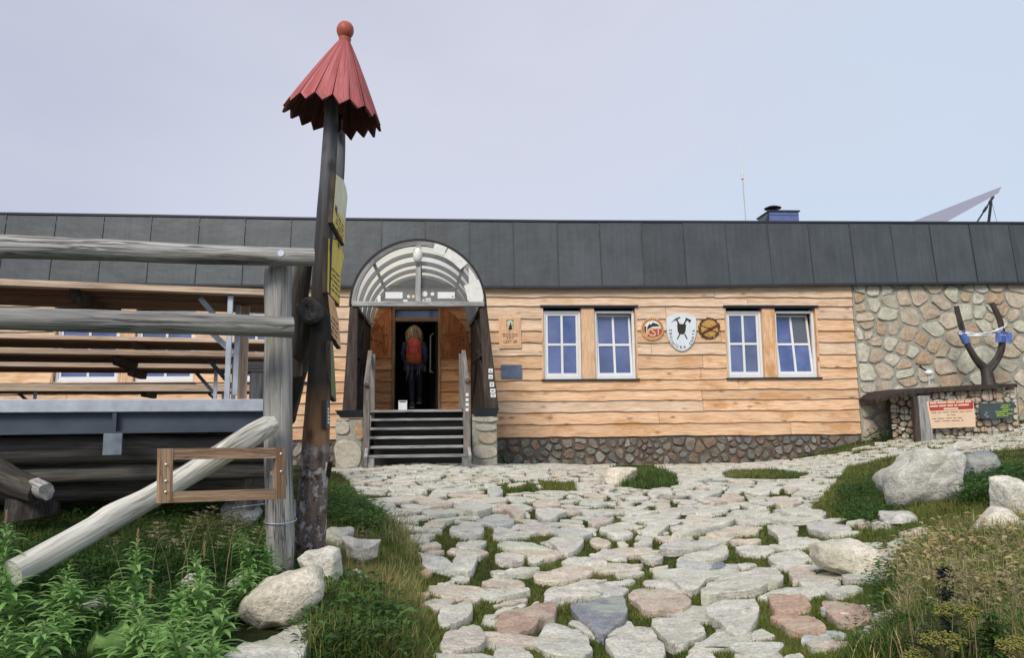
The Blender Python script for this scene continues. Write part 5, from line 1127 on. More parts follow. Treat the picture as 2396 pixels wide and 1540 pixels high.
for k in range(3): 
    q = PT(2342+k*5, 783+k*.3, YT-.13); text_mesh(m, '-', q, UX, UZ, NY, .12, 1, .1*k, .0)
tag(m.build('blue_cloth', [M['blue'], M['white']]), 'blue cloth with white print hung on the right branch of the forked trunk', 'cloth')
m = MB()
for k in range(3):
    A = PT(2244, 776+k*2, YT-.05); B = PT(2352, 762+k*3, YT-.05); Pm = [A.lerp(B, t/8)+Vector((0, random.uniform(-.02, .02), -.10*math.sin(t/8*math.pi)+random.uniform(-.02, .02))) for t in range(9)]; tube(m, Pm, [.012, .02, .014, .02, .015, .012, .02, .018, .012], 6, wob=.4)
tag(m.build('white_ribbon', M['white'], smooth=True), 'torn white ribbon strung between the two branches of the trunk', 'ribbon')
v = at_Y(2175, 903, YP+.05); m = MB(); h = (at_Y(2175, 870, YP+.05).z-v.z)
lathe(m, [(0.05, 0), (.05, .012), (.02, .02), (.018, h*.35), (.035, h*.78), (.02, h*.8)], v, seg=14); gl = m.build('garden_lamp', plain('grey_glass', (.4, .43, .42), .3), smooth=True); tag(gl, 'small stemmed garden lamp with white head on the planter board', 'lamp')
m = MB(); lathe(m, [(0, h+.04), (.05, h+.03), (.085, h), (.085, h-.04), (.05, h-.075), (0, h-.08)], v, seg=16); m.build('lamp_head', M['white'], gl, smooth=True)
m = MB(); p = v+Vector((-.03, 0, h+.02)); tube(m, [p, p+Vector((-.10, 0, .05)), p+Vector((-.15, -.01, .09))], [.02, .018, .03], 8); m.build('bracket', M['flash'], gl, smooth=True)
# ---------------- log railing in the foreground ----------------
random.seed(40)
def pth(l): return [at_t(x, y, t) for x, y, t, r in l], [r*t/F for x, y, t, r in l]
rail = empty('log_railing', tuple(at_t(652, 1352, 4.2)), 'weathered grey log railing with a slanting brace, beside the signpost', 'railing')
def log(name, l, mat='log', wob=.05, seg=28, parent=rail, step=.035, sd=0, label=None):
    P, R_ = pth(l)
    if name == 'rail': P.insert(0, P[0]+(P[0]-P[-1]).normalized()*3.2); R_.insert(0, R_[0]*1.05)
    m = MB(); tube(m, P, R_, seg, wob=wob, step=step, capmi=1, seed=sd); o = m.build(name, [M[mat], M['endgrain'] if mat == 'logdark' else M[mat]], parent, smooth=True)
    if label: o['label'] = label
    return o
log('post', [(658, 1365, 4.2, 26), (656, 1250, 4.2, 31), (652, 1100, 4.2, 32), (650, 950, 4.2, 33), (651, 800, 4.2, 31), (650, 622, 4.2, 31)], wob=.045)
log('rail', [(0, 577, 3.5, 28.5), (250, 585, 3.75, 26), (500, 597, 3.95, 24), (735, 602, 4.12, 21)], label='topmost grey log rail')
log('rail', [(0, 746, 3.3, 27), (250, 752, 3.55, 27), (450, 757, 3.75, 26), (684, 766, 3.98, 25)], label='lower grey log rail')
log('brace', [(646, 988, 4.02, 16), (628, 996, 4.0, 24), (590, 1018, 3.96, 26), (440, 1112, 3.8, 25), (340, 1173, 3.65, 26), (258, 1213, 3.5, 31), (225, 1236, 3.45, 28), (120, 1294, 3.3, 30), (30, 1342, 3.15, 31)], 'logpale', .07, label='pale slanting log brace')
m = MB(); 
for (x, y, t) in ((660, 594, 4.02),):
    p = at_t(x, y, t-.10); tube(m, [p, p-FH*.02], .018, 10); 
m.build('bolt', M['galv'], rail)
m = MB(); p = at_t(644, 1150, 4.1)
# wire round the post
for zz_ in (1218,):
    c = at_t(656, zz_, 4.2); tube(m, [c+Vector((.087*math.cos(a), .087*math.sin(a), .01*math.sin(a))) for a in np.linspace(0, 6.3, 17)], .003, 5, cap=False)
m.build('wire_loop', M['galv'], rail)
m = MB(); tube(m, [at_t(668, 1218, 4.1), at_t(690, 1214, 4.3), at_t(690, 1170, 4.4)], .003, 5); tube(m, [at_t(545, 1189, 4.3), at_t(618, 1180, 4.12)], .003, 5); m.build('wire', M['galv'], rail)
# dark logs between the grey post and the signpost
tr2 = empty('corner_railing', tuple(at_t(700, 1100, 4.9)), 'dark crossed logs behind the grey post, one sawn end facing the viewer', 'railing')
log('log', [(722, 722, 4.45, 28), (712, 800, 4.75, 27), (694, 880, 5.2, 22), (676, 980, 5.8, 16)], 'logdark', .08, parent=tr2)
log('log', [(712, 612, 4.75, 20), (700, 690, 4.8, 22), (692, 780, 4.85, 20), (690, 880, 4.9, 17)], 'logdark', .08, parent=tr2)
m = MB(); c = at_t(721, 723, 4.36); lathe(m, [(0, .004), (.04, .004), (.071, 0), (.075, -.02), (.072, -.12)], c, axis=(-(FH.x), -(FH.y), 0.12), seg=26)
for q in m.v: q += rng.normal(0, .0025, q.shape)
m.build('sawn_end', M['endgrain'], tr2, smooth=True)
# empty wooden sign frame
def rect(name, Y0, label, parent=None): pass
fr = empty('empty_sign_frame', tuple(at_t(515, 1178, 3.75)), 'empty rectangular brown wooden frame screwed to the grey log post', 'frame')
A, B, Cc, D_ = at_t(368, 1050, 3.45), at_t(663, 1047, 3.98), at_t(663, 1168, 3.98), at_t(366, 1178, 3.45)
def lerp2(u, v): return A.lerp(B, u).lerp(D_.lerp(Cc, u), v)
NF = (B-A).cross(D_-A).normalized()
if NF.y > 0: NF = -NF
def fpiece(name, u0, u1, v0, v1, th0, th1):
    m = MB(); P = [lerp2(u0, v0), lerp2(u1, v0), lerp2(u1, v1), lerp2(u0, v1)]; V = [tuple(p+NF*th1) for p in P]+[tuple(p+NF*th0) for p in P]
    if (P[1]-P[0]).cross(P[3]-P[0]).dot(NF) < 0: fl = True
    else: fl = False
    Fc = [[0, 1, 2, 3], [7, 6, 5, 4], [0, 4, 5, 1], [1, 5, 6, 2], [2, 6, 7, 3], [3, 7, 4, 0]]
    if fl: Fc = [f[::-1] for f in Fc]
    hor = (u1-u0) > .5; o_ = rng.random(3)*9; Lx = (B-A).length; Lz = (D_-A).length
    uv = [(u0, v0), (u1, v0), (u1, v1), (u0, v1)]*2; G_ = [((v*Lz, (.0 if i < 4 else .02), u*Lx) if hor else (u*Lx, (.0 if i < 4 else .02), v*Lz)) for i, (u, v) in enumerate(uv)]
    m.add(V, Fc, 0, np.array(G_)+o_); return m.build(name, M['brown'], fr)
fpiece('side_board', 0, .095, 0, 1, 0, .022); fpiece('side_board', .915, 1, 0, 1, 0, .022)
fpiece('rail_board', .097, .913, 0, .21, -.006, .019); fpiece('rail_board', .097, .913, .80, 1, -.006, .019)
for (u, v) in ((.047, .60), (.047, .80), (.047, .30), (.957, .13), (.957, .47)):
    m = MB(); p = lerp2(u, v)+NF*.022; lathe(m, [(.008, 0), (.0075, .003), (0, .005)], p, axis=NF, seg=10); m.build('screw', plain('screw', (.6, .6, .55), .3, .5, .7) if 'scr' not in M else M['scr'], fr, smooth=True)
    M['scr'] = bpy.data.materials['screw']
m = MB(); bar(m, lerp2(.90, .5)+NF*-.01, lerp2(.985, .5)+NF*-.01, .02, .02); m.build('fixing_block', M['brown'], fr)
# ---------------- signpost ----------------
sg = empty('trail_signpost', tuple(at_t(723, 1306, 4.5)), 'tall dark log signpost with a pointed red plank roof and yellow trail signs', 'signpost')
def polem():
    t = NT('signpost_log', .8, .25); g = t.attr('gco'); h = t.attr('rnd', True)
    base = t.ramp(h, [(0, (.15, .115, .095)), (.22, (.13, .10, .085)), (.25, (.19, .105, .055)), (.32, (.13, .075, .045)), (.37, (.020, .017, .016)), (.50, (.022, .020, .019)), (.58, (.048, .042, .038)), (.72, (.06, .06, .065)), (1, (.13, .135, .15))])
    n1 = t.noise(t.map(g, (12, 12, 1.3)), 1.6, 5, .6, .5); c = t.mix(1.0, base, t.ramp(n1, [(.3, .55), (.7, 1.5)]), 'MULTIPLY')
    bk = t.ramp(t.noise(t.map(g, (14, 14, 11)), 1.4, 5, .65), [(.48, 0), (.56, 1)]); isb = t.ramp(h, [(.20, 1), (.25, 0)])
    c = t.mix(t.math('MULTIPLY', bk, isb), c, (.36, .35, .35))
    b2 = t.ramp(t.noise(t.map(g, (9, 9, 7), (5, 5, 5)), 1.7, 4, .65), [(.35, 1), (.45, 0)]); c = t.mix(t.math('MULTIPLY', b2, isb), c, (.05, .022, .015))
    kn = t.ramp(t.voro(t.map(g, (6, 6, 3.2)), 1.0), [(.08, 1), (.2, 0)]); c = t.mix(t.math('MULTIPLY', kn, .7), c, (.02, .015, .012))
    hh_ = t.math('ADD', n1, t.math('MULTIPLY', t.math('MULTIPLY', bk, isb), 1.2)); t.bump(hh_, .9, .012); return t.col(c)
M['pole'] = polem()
l1 = [(722, 1312, 4.5, 35), (727, 1240, 4.5, 36), (733, 1150, 4.5, 33.5), (738, 1070, 4.5, 32), (743, 960, 4.5, 28.5), (747, 870, 4.5, 26), (750, 780, 4.5, 24.5), (750, 700, 4.5, 22), (755, 600, 4.5, 21.5), (761, 500, 4.5, 21), (768, 400, 4.5, 19), (774, 300, 4.5, 17), (776, 235, 4.5, 16)]
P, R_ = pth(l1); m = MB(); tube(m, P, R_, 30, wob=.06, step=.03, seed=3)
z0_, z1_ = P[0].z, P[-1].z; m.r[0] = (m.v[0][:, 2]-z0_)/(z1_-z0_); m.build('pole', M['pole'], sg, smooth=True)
l2 = [(752, 1150, 5.2, 12), (757, 950, 5.2, 12), (768, 800, 5.2, 12), (777, 650, 5.2, 12), (787, 520, 5.2, 11), (796, 400, 5.2, 10.5), (799, 330, 5.2, 10), (796, 258, 4.9, 10)]
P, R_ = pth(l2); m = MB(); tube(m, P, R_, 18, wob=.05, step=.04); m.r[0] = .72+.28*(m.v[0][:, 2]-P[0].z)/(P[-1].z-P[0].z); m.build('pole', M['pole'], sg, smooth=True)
# roof
apex = at_t(807, 92, 4.55); bc = at_t(780, 262, 4.55); axv = (apex-bc); Hh = axv.length; az = axv.normalized(); axx = (Vector((1, 0, 0))-az*az.x).normalized(); ayy = az.cross(axx)
rmat = MB(); NP = 17; Rb = 111*4.55/F; random.seed(12)
for k in range(NP):
    a0_ = 2*math.pi*k/NP+.06; a1_ = 2*math.pi*(k+1)/NP+.06; am = (a0_+a1_)/2; j = random.uniform(-.004, .006); g = .012; drop = random.uniform(-.01, .015)
    def rp(a, r, h): return bc+axx*(math.cos(a)*r)+ayy*(math.sin(a)*r)+az*h
    def curve(t): return Rb*(1-t)**.93*1.0+.028*t   # t 0 base .. 1 top
    prof = [(-.075+drop, None)]
    V = []; Gg = []
    lv = [0, .2, .45, .7, .9, .985]
    outer = []; inner = []
    for t in lv:
        r = curve(t)+j; outer += [rp(a0_+g*(1-t), r, Hh*t), rp(am, r*1.004, Hh*t), rp(a1_-g*(1-t), r, Hh*t)]
        ri = max(r-.016, .004); inner += [rp(a0_+g*(1-t), ri, Hh*t-.006), rp(am, ri, Hh*t-.006), rp(a1_-g*(1-t), ri, Hh*t-.006)]
    tip_t = -.085*(1+random.uniform(-.2, .2)); rt_ = Rb*(1-tip_t*.95)+j
    skew = random.uniform(-.2, .35)
    tipo = rp(am+skew*(a1_-a0_)*.5, rt_, Hh*tip_t*1.25); tipi = rp(am+skew*(a1_-a0_)*.5, rt_-.016, Hh*tip_t*1.25-.004)
    n = len(outer); V = outer+inner+[tipo, tipi]; Fc = []; mi = []
    for s_ in range(len(lv)-1):
        for c_ in range(2):
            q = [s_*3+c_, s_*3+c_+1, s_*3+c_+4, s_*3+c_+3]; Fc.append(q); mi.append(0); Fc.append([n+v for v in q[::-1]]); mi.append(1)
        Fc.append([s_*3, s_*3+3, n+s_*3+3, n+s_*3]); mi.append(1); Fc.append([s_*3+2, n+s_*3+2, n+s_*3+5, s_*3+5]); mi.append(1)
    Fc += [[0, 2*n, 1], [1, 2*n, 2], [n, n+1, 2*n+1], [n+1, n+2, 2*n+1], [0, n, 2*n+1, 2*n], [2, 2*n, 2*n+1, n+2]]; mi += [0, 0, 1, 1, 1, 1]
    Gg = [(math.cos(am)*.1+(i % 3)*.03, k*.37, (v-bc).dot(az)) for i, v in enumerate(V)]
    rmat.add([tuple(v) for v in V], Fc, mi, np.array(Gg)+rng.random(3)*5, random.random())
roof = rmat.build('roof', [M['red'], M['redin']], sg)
m = MB(); lathe(m, [(.034, -.05), (.038, -.02), (.040, .01)], apex, axis=az, seg=20); fb = at_t(808, 69, 4.55); lathe(m, [(.03, -.062), (.042, -.045), (.053, -.025), (.056, 0), (.050, .025), (.035, .045), (.015, .054), (0, .056)], fb, axis=az, seg=24)
m.build('finial', M['redball'], roof, smooth=True)
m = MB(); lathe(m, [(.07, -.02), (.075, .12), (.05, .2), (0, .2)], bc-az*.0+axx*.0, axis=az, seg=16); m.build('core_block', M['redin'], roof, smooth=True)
# sign boards: plates that run back from the post, yellow face to the right
AT0 = at_t
def signb(P, mats, lab, marks=(), split=None):
    """P: list of (px,py,t) outline, first two the edge next to the post"""
    pa, pb = AT0(*P[0]), AT0(*max(P, key=lambda p: p[2])); pn = Vector((pb.y-pa.y, -(pb.x-pa.x), 0)).normalized()
    def at_t(x, y, t): d = ray(x, y); return CAM+d*((pa-CAM).dot(pn)/d.dot(pn))
    Q = [at_t(*p) for p in P]; c = sum(Q, Vector())/len(Q); n_ = (Q[1]-Q[0]).cross(Q[-1]-Q[0]).normalized()
    if n_.dot(CAM-c) < 0: n_ = -n_
    def plate(QQ, d0, d1, mi, mb):
        k = len(QQ); nn = Vector((0, 0, 0))
        for i in range(1, k-1): nn += (QQ[i]-QQ[0]).cross(QQ[i+1]-QQ[0])
        if nn.dot(n_) < 0: QQ = QQ[::-1]
        V = [tuple(q+n_*d1) for q in QQ]+[tuple(q+n_*d0) for q in QQ]; mb.add(V, [list(range(k)), [k+i for i in range(k)][::-1]]+[[i, k+i, k+(i+1) % k, (i+1) % k] for i in range(k)], mi)
    mb = MB(); Qb = [c+(q-c)*1.04 for q in Q]; plate(Qb, -.03, -.004, 0, mb); b = mb.build('sign_board', [M['porchwood']], sg); b['label'] = lab
    mb = MB(); plate(Q, -.003, .0, 0, mb)
    if split: plate([at_t(*p) for p in split], .0002, .001, 2, mb)
    U0 = Q[0]; e1 = (Q[2]-Q[1]); e2 = (Q[1]-Q[0])
    for (pl_, ) in marks: plate([at_t(*p) for p in pl_], .0012, .002, 1, mb)
    mb.build('sign_face', mats, b); return b
def trow(xa, ya, xb, yb, th, t0, t1): return ([(xa, ya, t0), (xb, yb, t1), (xb, yb+th, t1), (xa, ya+th, t0)],)
# S1
def rowset(x0, y0, x1, y1, n, dy, th, ta, tb, seed):
    random.seed(seed); o = []
    for i in range(n):
        a = random.uniform(0, .25); 
        while a < .85:
            b = min(a+random.uniform(.15, .4), .92); xa, ya = x0+(x1-x0)*a, y0+i*dy+(y1-y0)*a; xb, yb = x0+(x1-x0)*b, y0+i*dy+(y1-y0)*b
            o.append(trow(xa, ya, xb, yb, th, ta+(tb-ta)*a, ta+(tb-ta)*b)); a = b+.08
    return o
signb([(787, 408, 4.45), (779, 519, 4.45), (806, 572, 5.0), (807, 530, 5.0), (813, 462, 4.97), (810, 440, 4.8), (803, 420, 4.65)], [M['yellow'], M['ink'], M['yellowpale']], 'topmost yellow trail sign with a bleached upper half',
      rowset(784, 492, 805, 532, 4, 11, 3.5, 4.46, 4.98, 3)+[([(784.5, 478, 4.46), (789, 486, 4.53), (788.5, 498, 4.53), (783.5, 490, 4.46)],)], split=[(787, 408, 4.45), (781.5, 484, 4.45), (807.5, 520, 5.0), (813, 462, 4.97), (810, 440, 4.8), (803, 420, 4.65)])
signb([(769, 558, 4.42), (766, 682, 4.42), (795, 713, 4.95), (797, 640, 4.95), (805, 600, 4.93), (799, 578, 4.8), (789, 561, 4.6)], [M['yellow'], M['ink'], M['yellowpale']], 'second yellow trail sign from the top',
      rowset(772, 622, 796, 648, 5, 12, 3.5, 4.45, 4.93, 5)+[([(771, 572, 4.44), (777, 578, 4.5), (776, 592, 4.5), (770.5, 586, 4.44)],), ([(790, 566, 4.62), (794, 574, 4.7), (794, 584, 4.7), (790, 576, 4.62)],)])
signb([(768, 688, 4.42), (777, 786, 4.42), (798, 815, 4.9), (792, 745, 4.9), (782, 704, 4.65)], [M['orangesign'], M['ink'], M['yellowpale']], 'orange faded trail sign, third from the top',
      rowset(773, 735, 792, 762, 5, 11, 3, 4.44, 4.88, 6))
signb([(774, 800, 4.42), (776, 925, 4.42), (787, 938, 4.75), (783, 860, 4.75), (779, 800, 4.6)], [plain('mossy_board', (.16, .19, .10), .7), M['ink'], M['yellowpale']], 'narrow mossy sign board seen almost edge on')
signb([(764, 938, 4.42), (764, 1003, 4.42), (772, 1003, 4.5), (772, 938, 4.5)], [M['signdark'], M['white'], M['yellowpale']], 'small dark label plate with white marks on the pole', [([(766, 955+k*8, 4.43), (770, 955+k*8, 4.48), (770, 960+k*8, 4.48), (766, 960+k*8, 4.43)],) for k in range(5)])
signb([(762, 1082, 4.45), (757, 1120, 4.45), (760, 1120, 4.5), (766, 1082, 4.5)], [M['white'], M['signred'], M['signred']], 'white and red trail marker low on the pole', split=[(757.5, 1111, 4.45), (756, 1124, 4.45), (760, 1124, 4.5), (761, 1111, 4.5)])
# ---------------- terrace with picnic tables ----------------
random.seed(60)
e1 = Vector((math.cos(math.radians(13.1)), math.sin(math.radians(13.1)), 0)); e2 = Vector((-e1.y, e1.x, 0)); TO = at_t(535, 989.4, 5.0); TO.z = 0
def tp(a, b, z): return TO+e1*a+e2*b+Vector((0, 0, z))
def tbox(m, a0, a1, b0, b1, z0, z1, mi=0, bev=0.0): box(m, tp((a0+a1)/2, (b0+b1)/2, (z0+z1)/2), (e1*((a1-a0)/2), e2*((b1-b0)/2), Vector((0, 0, (z1-z0)/2))), mi, None, bev)
def ab(px, t): p = at_t(px, 900, t)-TO; return p.dot(e1), p.dot(e2)
ter = empty('terrace', tuple(tp(-1.5, 1, -.7)), 'raised timber terrace on dark logs with a galvanised steel edge beam', 'terrace')
AR = ab(640, 5.05)[0]; AL = -5.5
m = MB(); tbox(m, AL, AR, -.02, .05, .072, .157, bev=.006); tbox(m, AL, AR, .03, .06, -.05, .072, 1); tbox(m, AL, AR, -.02, .05, -.062, -.05, 1); m.build('steel_beam', [M['galv'], M['galvdark']], ter)
a_b = ab(273, 4.8)[0]; m = MB(); tbox(m, a_b-.055, a_b+.055, -.025, -.012, -.20, -.062, 0, bev=.003); m.build('bracket', M['bracket'], ter)
m = MB(); tbox(m, a_b-.012, a_b+.012, -.01, .03, -.06, .07, 0); m.build('web_plate', M['galvdark'], ter)
m = MB(); NDB = 44
for k in range(NDB): tbox(m, AL+(AR-AL)*k/NDB+.004, AL+(AR-AL)*(k+1)/NDB-.004, .065, 4.1, .115, .150)
m.build('deck_boards', M['slat'], ter)
m = MB(); 
for b in (.6, 1.6, 2.6, 3.6): tbox(m, AL, AR, b, b+.08, -.02, .112)
m.build('joist', M['logdark'], ter)
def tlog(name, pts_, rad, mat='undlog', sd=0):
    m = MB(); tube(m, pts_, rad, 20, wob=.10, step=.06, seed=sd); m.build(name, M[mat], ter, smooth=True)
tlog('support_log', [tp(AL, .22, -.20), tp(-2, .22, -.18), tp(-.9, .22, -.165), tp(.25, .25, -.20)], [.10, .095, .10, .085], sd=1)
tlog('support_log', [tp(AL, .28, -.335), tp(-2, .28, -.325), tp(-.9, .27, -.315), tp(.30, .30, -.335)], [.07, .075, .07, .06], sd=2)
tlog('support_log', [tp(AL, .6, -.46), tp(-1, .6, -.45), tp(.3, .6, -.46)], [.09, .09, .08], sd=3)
for a in (-3.6, -2.35, -1.2, .1): tlog('stilt', [tp(a, .6, -1.2), tp(a, .6, -.1)], [.09, .08], sd=a)
for a in (-3.4, -1.7, 0): tlog('stilt', [tp(a, 3.4, -1.3), tp(a, 3.4, .1)], [.09, .09], sd=a)
q0, q1 = at_t(-60, 1085, 4.6), at_t(95, 1152, 4.35); m = MB(); tube(m, [at_t(-200, 1065, 4.9), q0, at_t(30, 1130, 4.45), q1], [.10, .10, .085, .07], 20, wob=.12, step=.04); m.build('log_end', [M['logdark']], ter, smooth=True)
m = MB(); tube(m, [at_t(86, 1142, 4.36), at_t(110, 1151, 4.30)], [.058, .045], 16, wob=.25, step=.02); m.build('log_end', [M['log']], ter, smooth=True)
m = MB(); tube(m, [at_t(65, 1215, 4.5), at_t(62, 1160, 4.5)], [.13, .11], 20, wob=.15, step=.03); m.build('log_end', [M['logdark']], ter, smooth=True)
m = MB(); tube(m, [at_t(585, 1083, 5.3), at_t(555, 1080, 5.6), at_t(470, 1075, 6.3)], [.075, .085, .09], 18, wob=.12, step=.04); m.build('log_end', [M['logdark']], ter, smooth=True)
# back curtain of stacked sleepers under the deck
m = MB(); tbox(m, AL, AR-.1, 1.3, 1.42, -.52, -.02); tbox(m, AL, AR-.2, 4.0, 4.1, -1.2, .11); m.build('retaining_board', M['logdark'], ter)
def picnic(name, a0, a1, b0, b1, zt, th, ns, battens, label, cat, legs=(), grp=None):
    root = empty(name, tuple(tp((a0+a1)/2, (b0+b1)/2, .157)), label, cat, grp); n = ns
    m = MB(); w_ = (b1-b0)/n
    for k in range(n): tbox(m, a0, a1, b0+w_*k+(.0 if k == 0 else .013), b0+w_*(k+1)-.013, zt-th, zt-.002, 1 if k == 0 else 0)
    tbox(m, a0+.01, a1-.01, b0+.02, b1-.02, zt-.016, zt-.006, 2)
    m.build('tabletop' if 'table' in name else 'seat', [M['slat'], M['slatedge'], M['logdark']], root)
    for a in battens:
        m = MB(); P = [(b0+.06, zt-th-.002), (b1-.06, zt-th-.002), (b1-.12, zt-th-.075), (b0+.12, zt-th-.075)]
        prism(m, P, tp(a-.03, 0, 0), e2, (0, 0, 1), e1, 0, .06); m.build('batten', M['logdark'], root)
    for a, b, zl in legs:
        m = MB(); tbox(m, a-.018, a+.018, b-.02, b+.02, .157, zl, bev=.003); m.build('leg', M['galv'], root)
        m = MB(); bar(m, tp(a-.20, b, zt-th-.03), tp(a-.01, b, zt-.30), .03, .035); m.build('brace', M['galvdark'], root)
    return root
a535 = ab(531, 5.1)[0]
A1 = ab(660, 5.2)[0]
picnic('picnic_table', -4.2, A1, .10, 1.05, .937, .042, 8, [ab(165, 4.9)[0], -2.6], 'slatted picnic table nearest the terrace edge, seen from below', 'table', [(a535, .16, .89)])
m = MB(); 
A2 = ab(640, 8.5)[0]
t2 = picnic('picnic_table', -7.0, A2, ab(450, 8.2)[1], ab(450, 8.2)[1]+1.1, .945, .045, 9, [ab(330, 8.6)[0], -5], 'second slatted picnic table, farther back on the terrace', 'table', [(ab(551, 5.6)[0]+.0, ab(551, 5.6)[1], .93)][:0])
bA = ab(450, 6.25)[1]
picnic('picnic_bench', -4.6, ab(632, 6.5)[0], bA, bA+.95, .61, .045, 4, [ab(265, 6.1)[0], -2.6], 'broad slatted bench between the two picnic tables', 'bench', [(ab(548, 6.6)[0], bA+.2, .56)])
bB = ab(450, 7.65)[1]
picnic('picnic_bench', -6.5, ab(636, 7.9)[0], bB, bB+.95, .61, .045, 4, [ab(310, 7.7)[0], -4], 'slatted bench in front of the farther picnic table', 'bench', [(ab(500, 7.7)[0], bB+.2, .56)])
bC = ab(450, 10.8)[1]
picnic('picnic_bench', -9, ab(610, 11)[0], bC, bC+1.2, .56, .10, 3, [ab(345, 11)[0], -6], 'low slatted bench close to the hut wall', 'bench', [(ab(90, 10.5)[0], bC+.2, .5), (ab(520, 10.9)[0], bC+.2, .5)])
# posts standing on the terrace
po = empty('terrace_post', tuple(tp(ab(560, 5.6)[0], ab(560, 5.6)[1], .157)), 'square timber post with a galvanised steel bracket on the terrace', 'post')
m = MB(); a, b = ab(567, 5.6); tbox(m, a-.033, a+.033, b-.03, b+.03, .02, .885, bev=.004); m.build('timber', M['slatedge'], po)
m = MB(); a2, b2 = ab(551, 5.5); tbox(m, a2-.018, a2+.018, b2-.02, b2+.02, .2, .88, bev=.003); m.build('steel_leg', M['galv'], po)
m = MB(); bar(m, at_t(480, 765, 5.5), at_t(548, 828, 5.5), .035, .035); m.build('brace', M['galv'], po)
po2 = empty('terrace_post', tuple(tp(ab(600, 6.4)[0], ab(600, 6.4)[1], .157)), 'stubby weathered timber post half hidden behind the log post', 'post')
m = MB(); a, b = ab(605, 6.2); tbox(m, a-.07, a+.07, b-.04, b+.04, .02, .42, bev=.01); tbox(m, a-.12, a+.10, b-.05, b+.05, .42, .5, bev=.005); m.build('timber', M['log'], po2)
# ---------------- person walking in ----------------
random.seed(77)
FX = at_Y(965, 958, .16); PY = .12; fz0 = at_Y(967, 958, PY).z; sc_ = (at_Y(967, 762, PY).z-fz0)/1.72
def pp(px, h, dy=0.0): v = at_Y(px, 860, PY); return Vector((v.x, PY+dy, fz0+h*sc_))
joints = [('pelvis', pp(969, .93), .13), ('waist', pp(969, 1.08), .125), ('chest', pp(969, 1.27), .145), ('neck', pp(969, 1.43), .06), ('head0', pp(969, 1.53, -.01), .085), ('head1', pp(969, 1.64, 0), .09),
 ('shl', pp(952, 1.36), .075), ('ell', pp(943, 1.10, .02), .05), ('wrl', pp(949, .92, .20), .035), ('shr', pp(986, 1.36), .075), ('elr', pp(994, 1.10, .02), .05), ('wrr', pp(991, .92, .20), .035),
 ('hipl', pp(962, .88), .10), ('knl', pp(963, .48, .06), .065), ('anl', pp(965, .10, -.03), .045), ('tol', pp(965, .03, .13), .04), ('hipr', pp(977, .88), .10), ('knr', pp(981, .52, .22), .065), ('anr', pp(979, .20, .36), .045), ('tor', pp(980, .14, .50), .04)]
names = [j[0] for j in joints]; ix = {n: i for i, n in enumerate(names)}
edges = [('pelvis', 'waist'), ('waist', 'chest'), ('chest', 'neck'), ('neck', 'head0'), ('head0', 'head1'), ('chest', 'shl'), ('shl', 'ell'), ('ell', 'wrl'), ('chest', 'shr'), ('shr', 'elr'), ('elr', 'wrr'), ('pelvis', 'hipl'), ('hipl', 'knl'), ('knl', 'anl'), ('anl', 'tol'), ('pelvis', 'hipr'), ('hipr', 'knr'), ('knr', 'anr'), ('anr', 'tor')]
o0 = Vector(pp(969, 0)); me = bpy.data.meshes.new('person'); me.from_pydata([tuple(j[1]-o0) for j in joints], [(ix[a], ix[b]) for a, b in edges], [])
per = bpy.data.objects.new('person', me); C.objects.link(per); per.location = o0; ORG[per.name] = o0
per.modifiers.new('skin', 'SKIN'); sv_ = me.skin_vertices[0].data
for i, j in enumerate(joints): sv_[i].radius = (j[2]*sc_, j[2]*sc_*(.8 if j[0] in ('chest', 'waist', 'pelvis') else 1)); sv_[i].use_root = (i == 0)
ss = per.modifiers.new('sub', 'SUBSURF'); ss.levels = 2; ss.render_levels = 2
me.materials.append(plain('dark_trousers', (.03, .034, .048), .9)); me.polygons.foreach_set('use_smooth', [True]*0)
tag(per, 'hiker with loose blonde hair stepping through the doorway, seen from behind', 'person')
navy = plain('navy_jacket', (.05, .066, .10), .85, var=.4, sc=10, bump=.5); skin = plain('skin', (.55, .33, .24), .5)
def loft(mb, secs, seg=20, mi=0):   # (centre, rx, ry)
    V = [tuple(c+Vector((rx*math.cos(2*math.pi*k/seg)*(1+.05*math.sin(3*k+i)), ry*math.sin(2*math.pi*k/seg), 0))) for i, (c, rx, ry) in enumerate(secs) for k in range(seg)]
    mb.add(V, [[i*seg+k, i*seg+(k+1) % seg, (i+1)*seg+(k+1) % seg, (i+1)*seg+k] for i in range(len(secs)-1) for k in range(seg)], mi, V)
m = MB(); loft(m, [(pp(968, .80), .215, .15), (pp(968, .82), .22, .155), (pp(968, .95), .195, .15), (pp(969, 1.08), .175, .14), (pp(969, 1.25), .195, .15), (pp(969, 1.36), .205, .13), (pp(969, 1.43), .13, .10), (pp(969, 1.46), .07, .07)])
for s_, a, b, c in ((-1, 'shl', 'ell', 'wrl'), (1, 'shr', 'elr', 'wrr')):
    J = [joints[ix[k]][1] for k in (a, b, c)]; tube(m, [J[0], J[0].lerp(J[1], .5), J[1], J[1].lerp(J[2], .7)], [.095, .085, .072, .055], 14, wob=.12, step=.05)
m.build('jacket', navy, per, smooth=True)
m = MB(); hw = pp(969, 1.58); Nh = 420; hm = []
lathe(m, [(0, .155), (.06, .14), (.10, .10), (.118, .04), (.125, -.03), (.13, -.10), (.125, -.15), (.10, -.17)], hw+Vector((0, -.02, 0)), seg=20, rnd=.3)
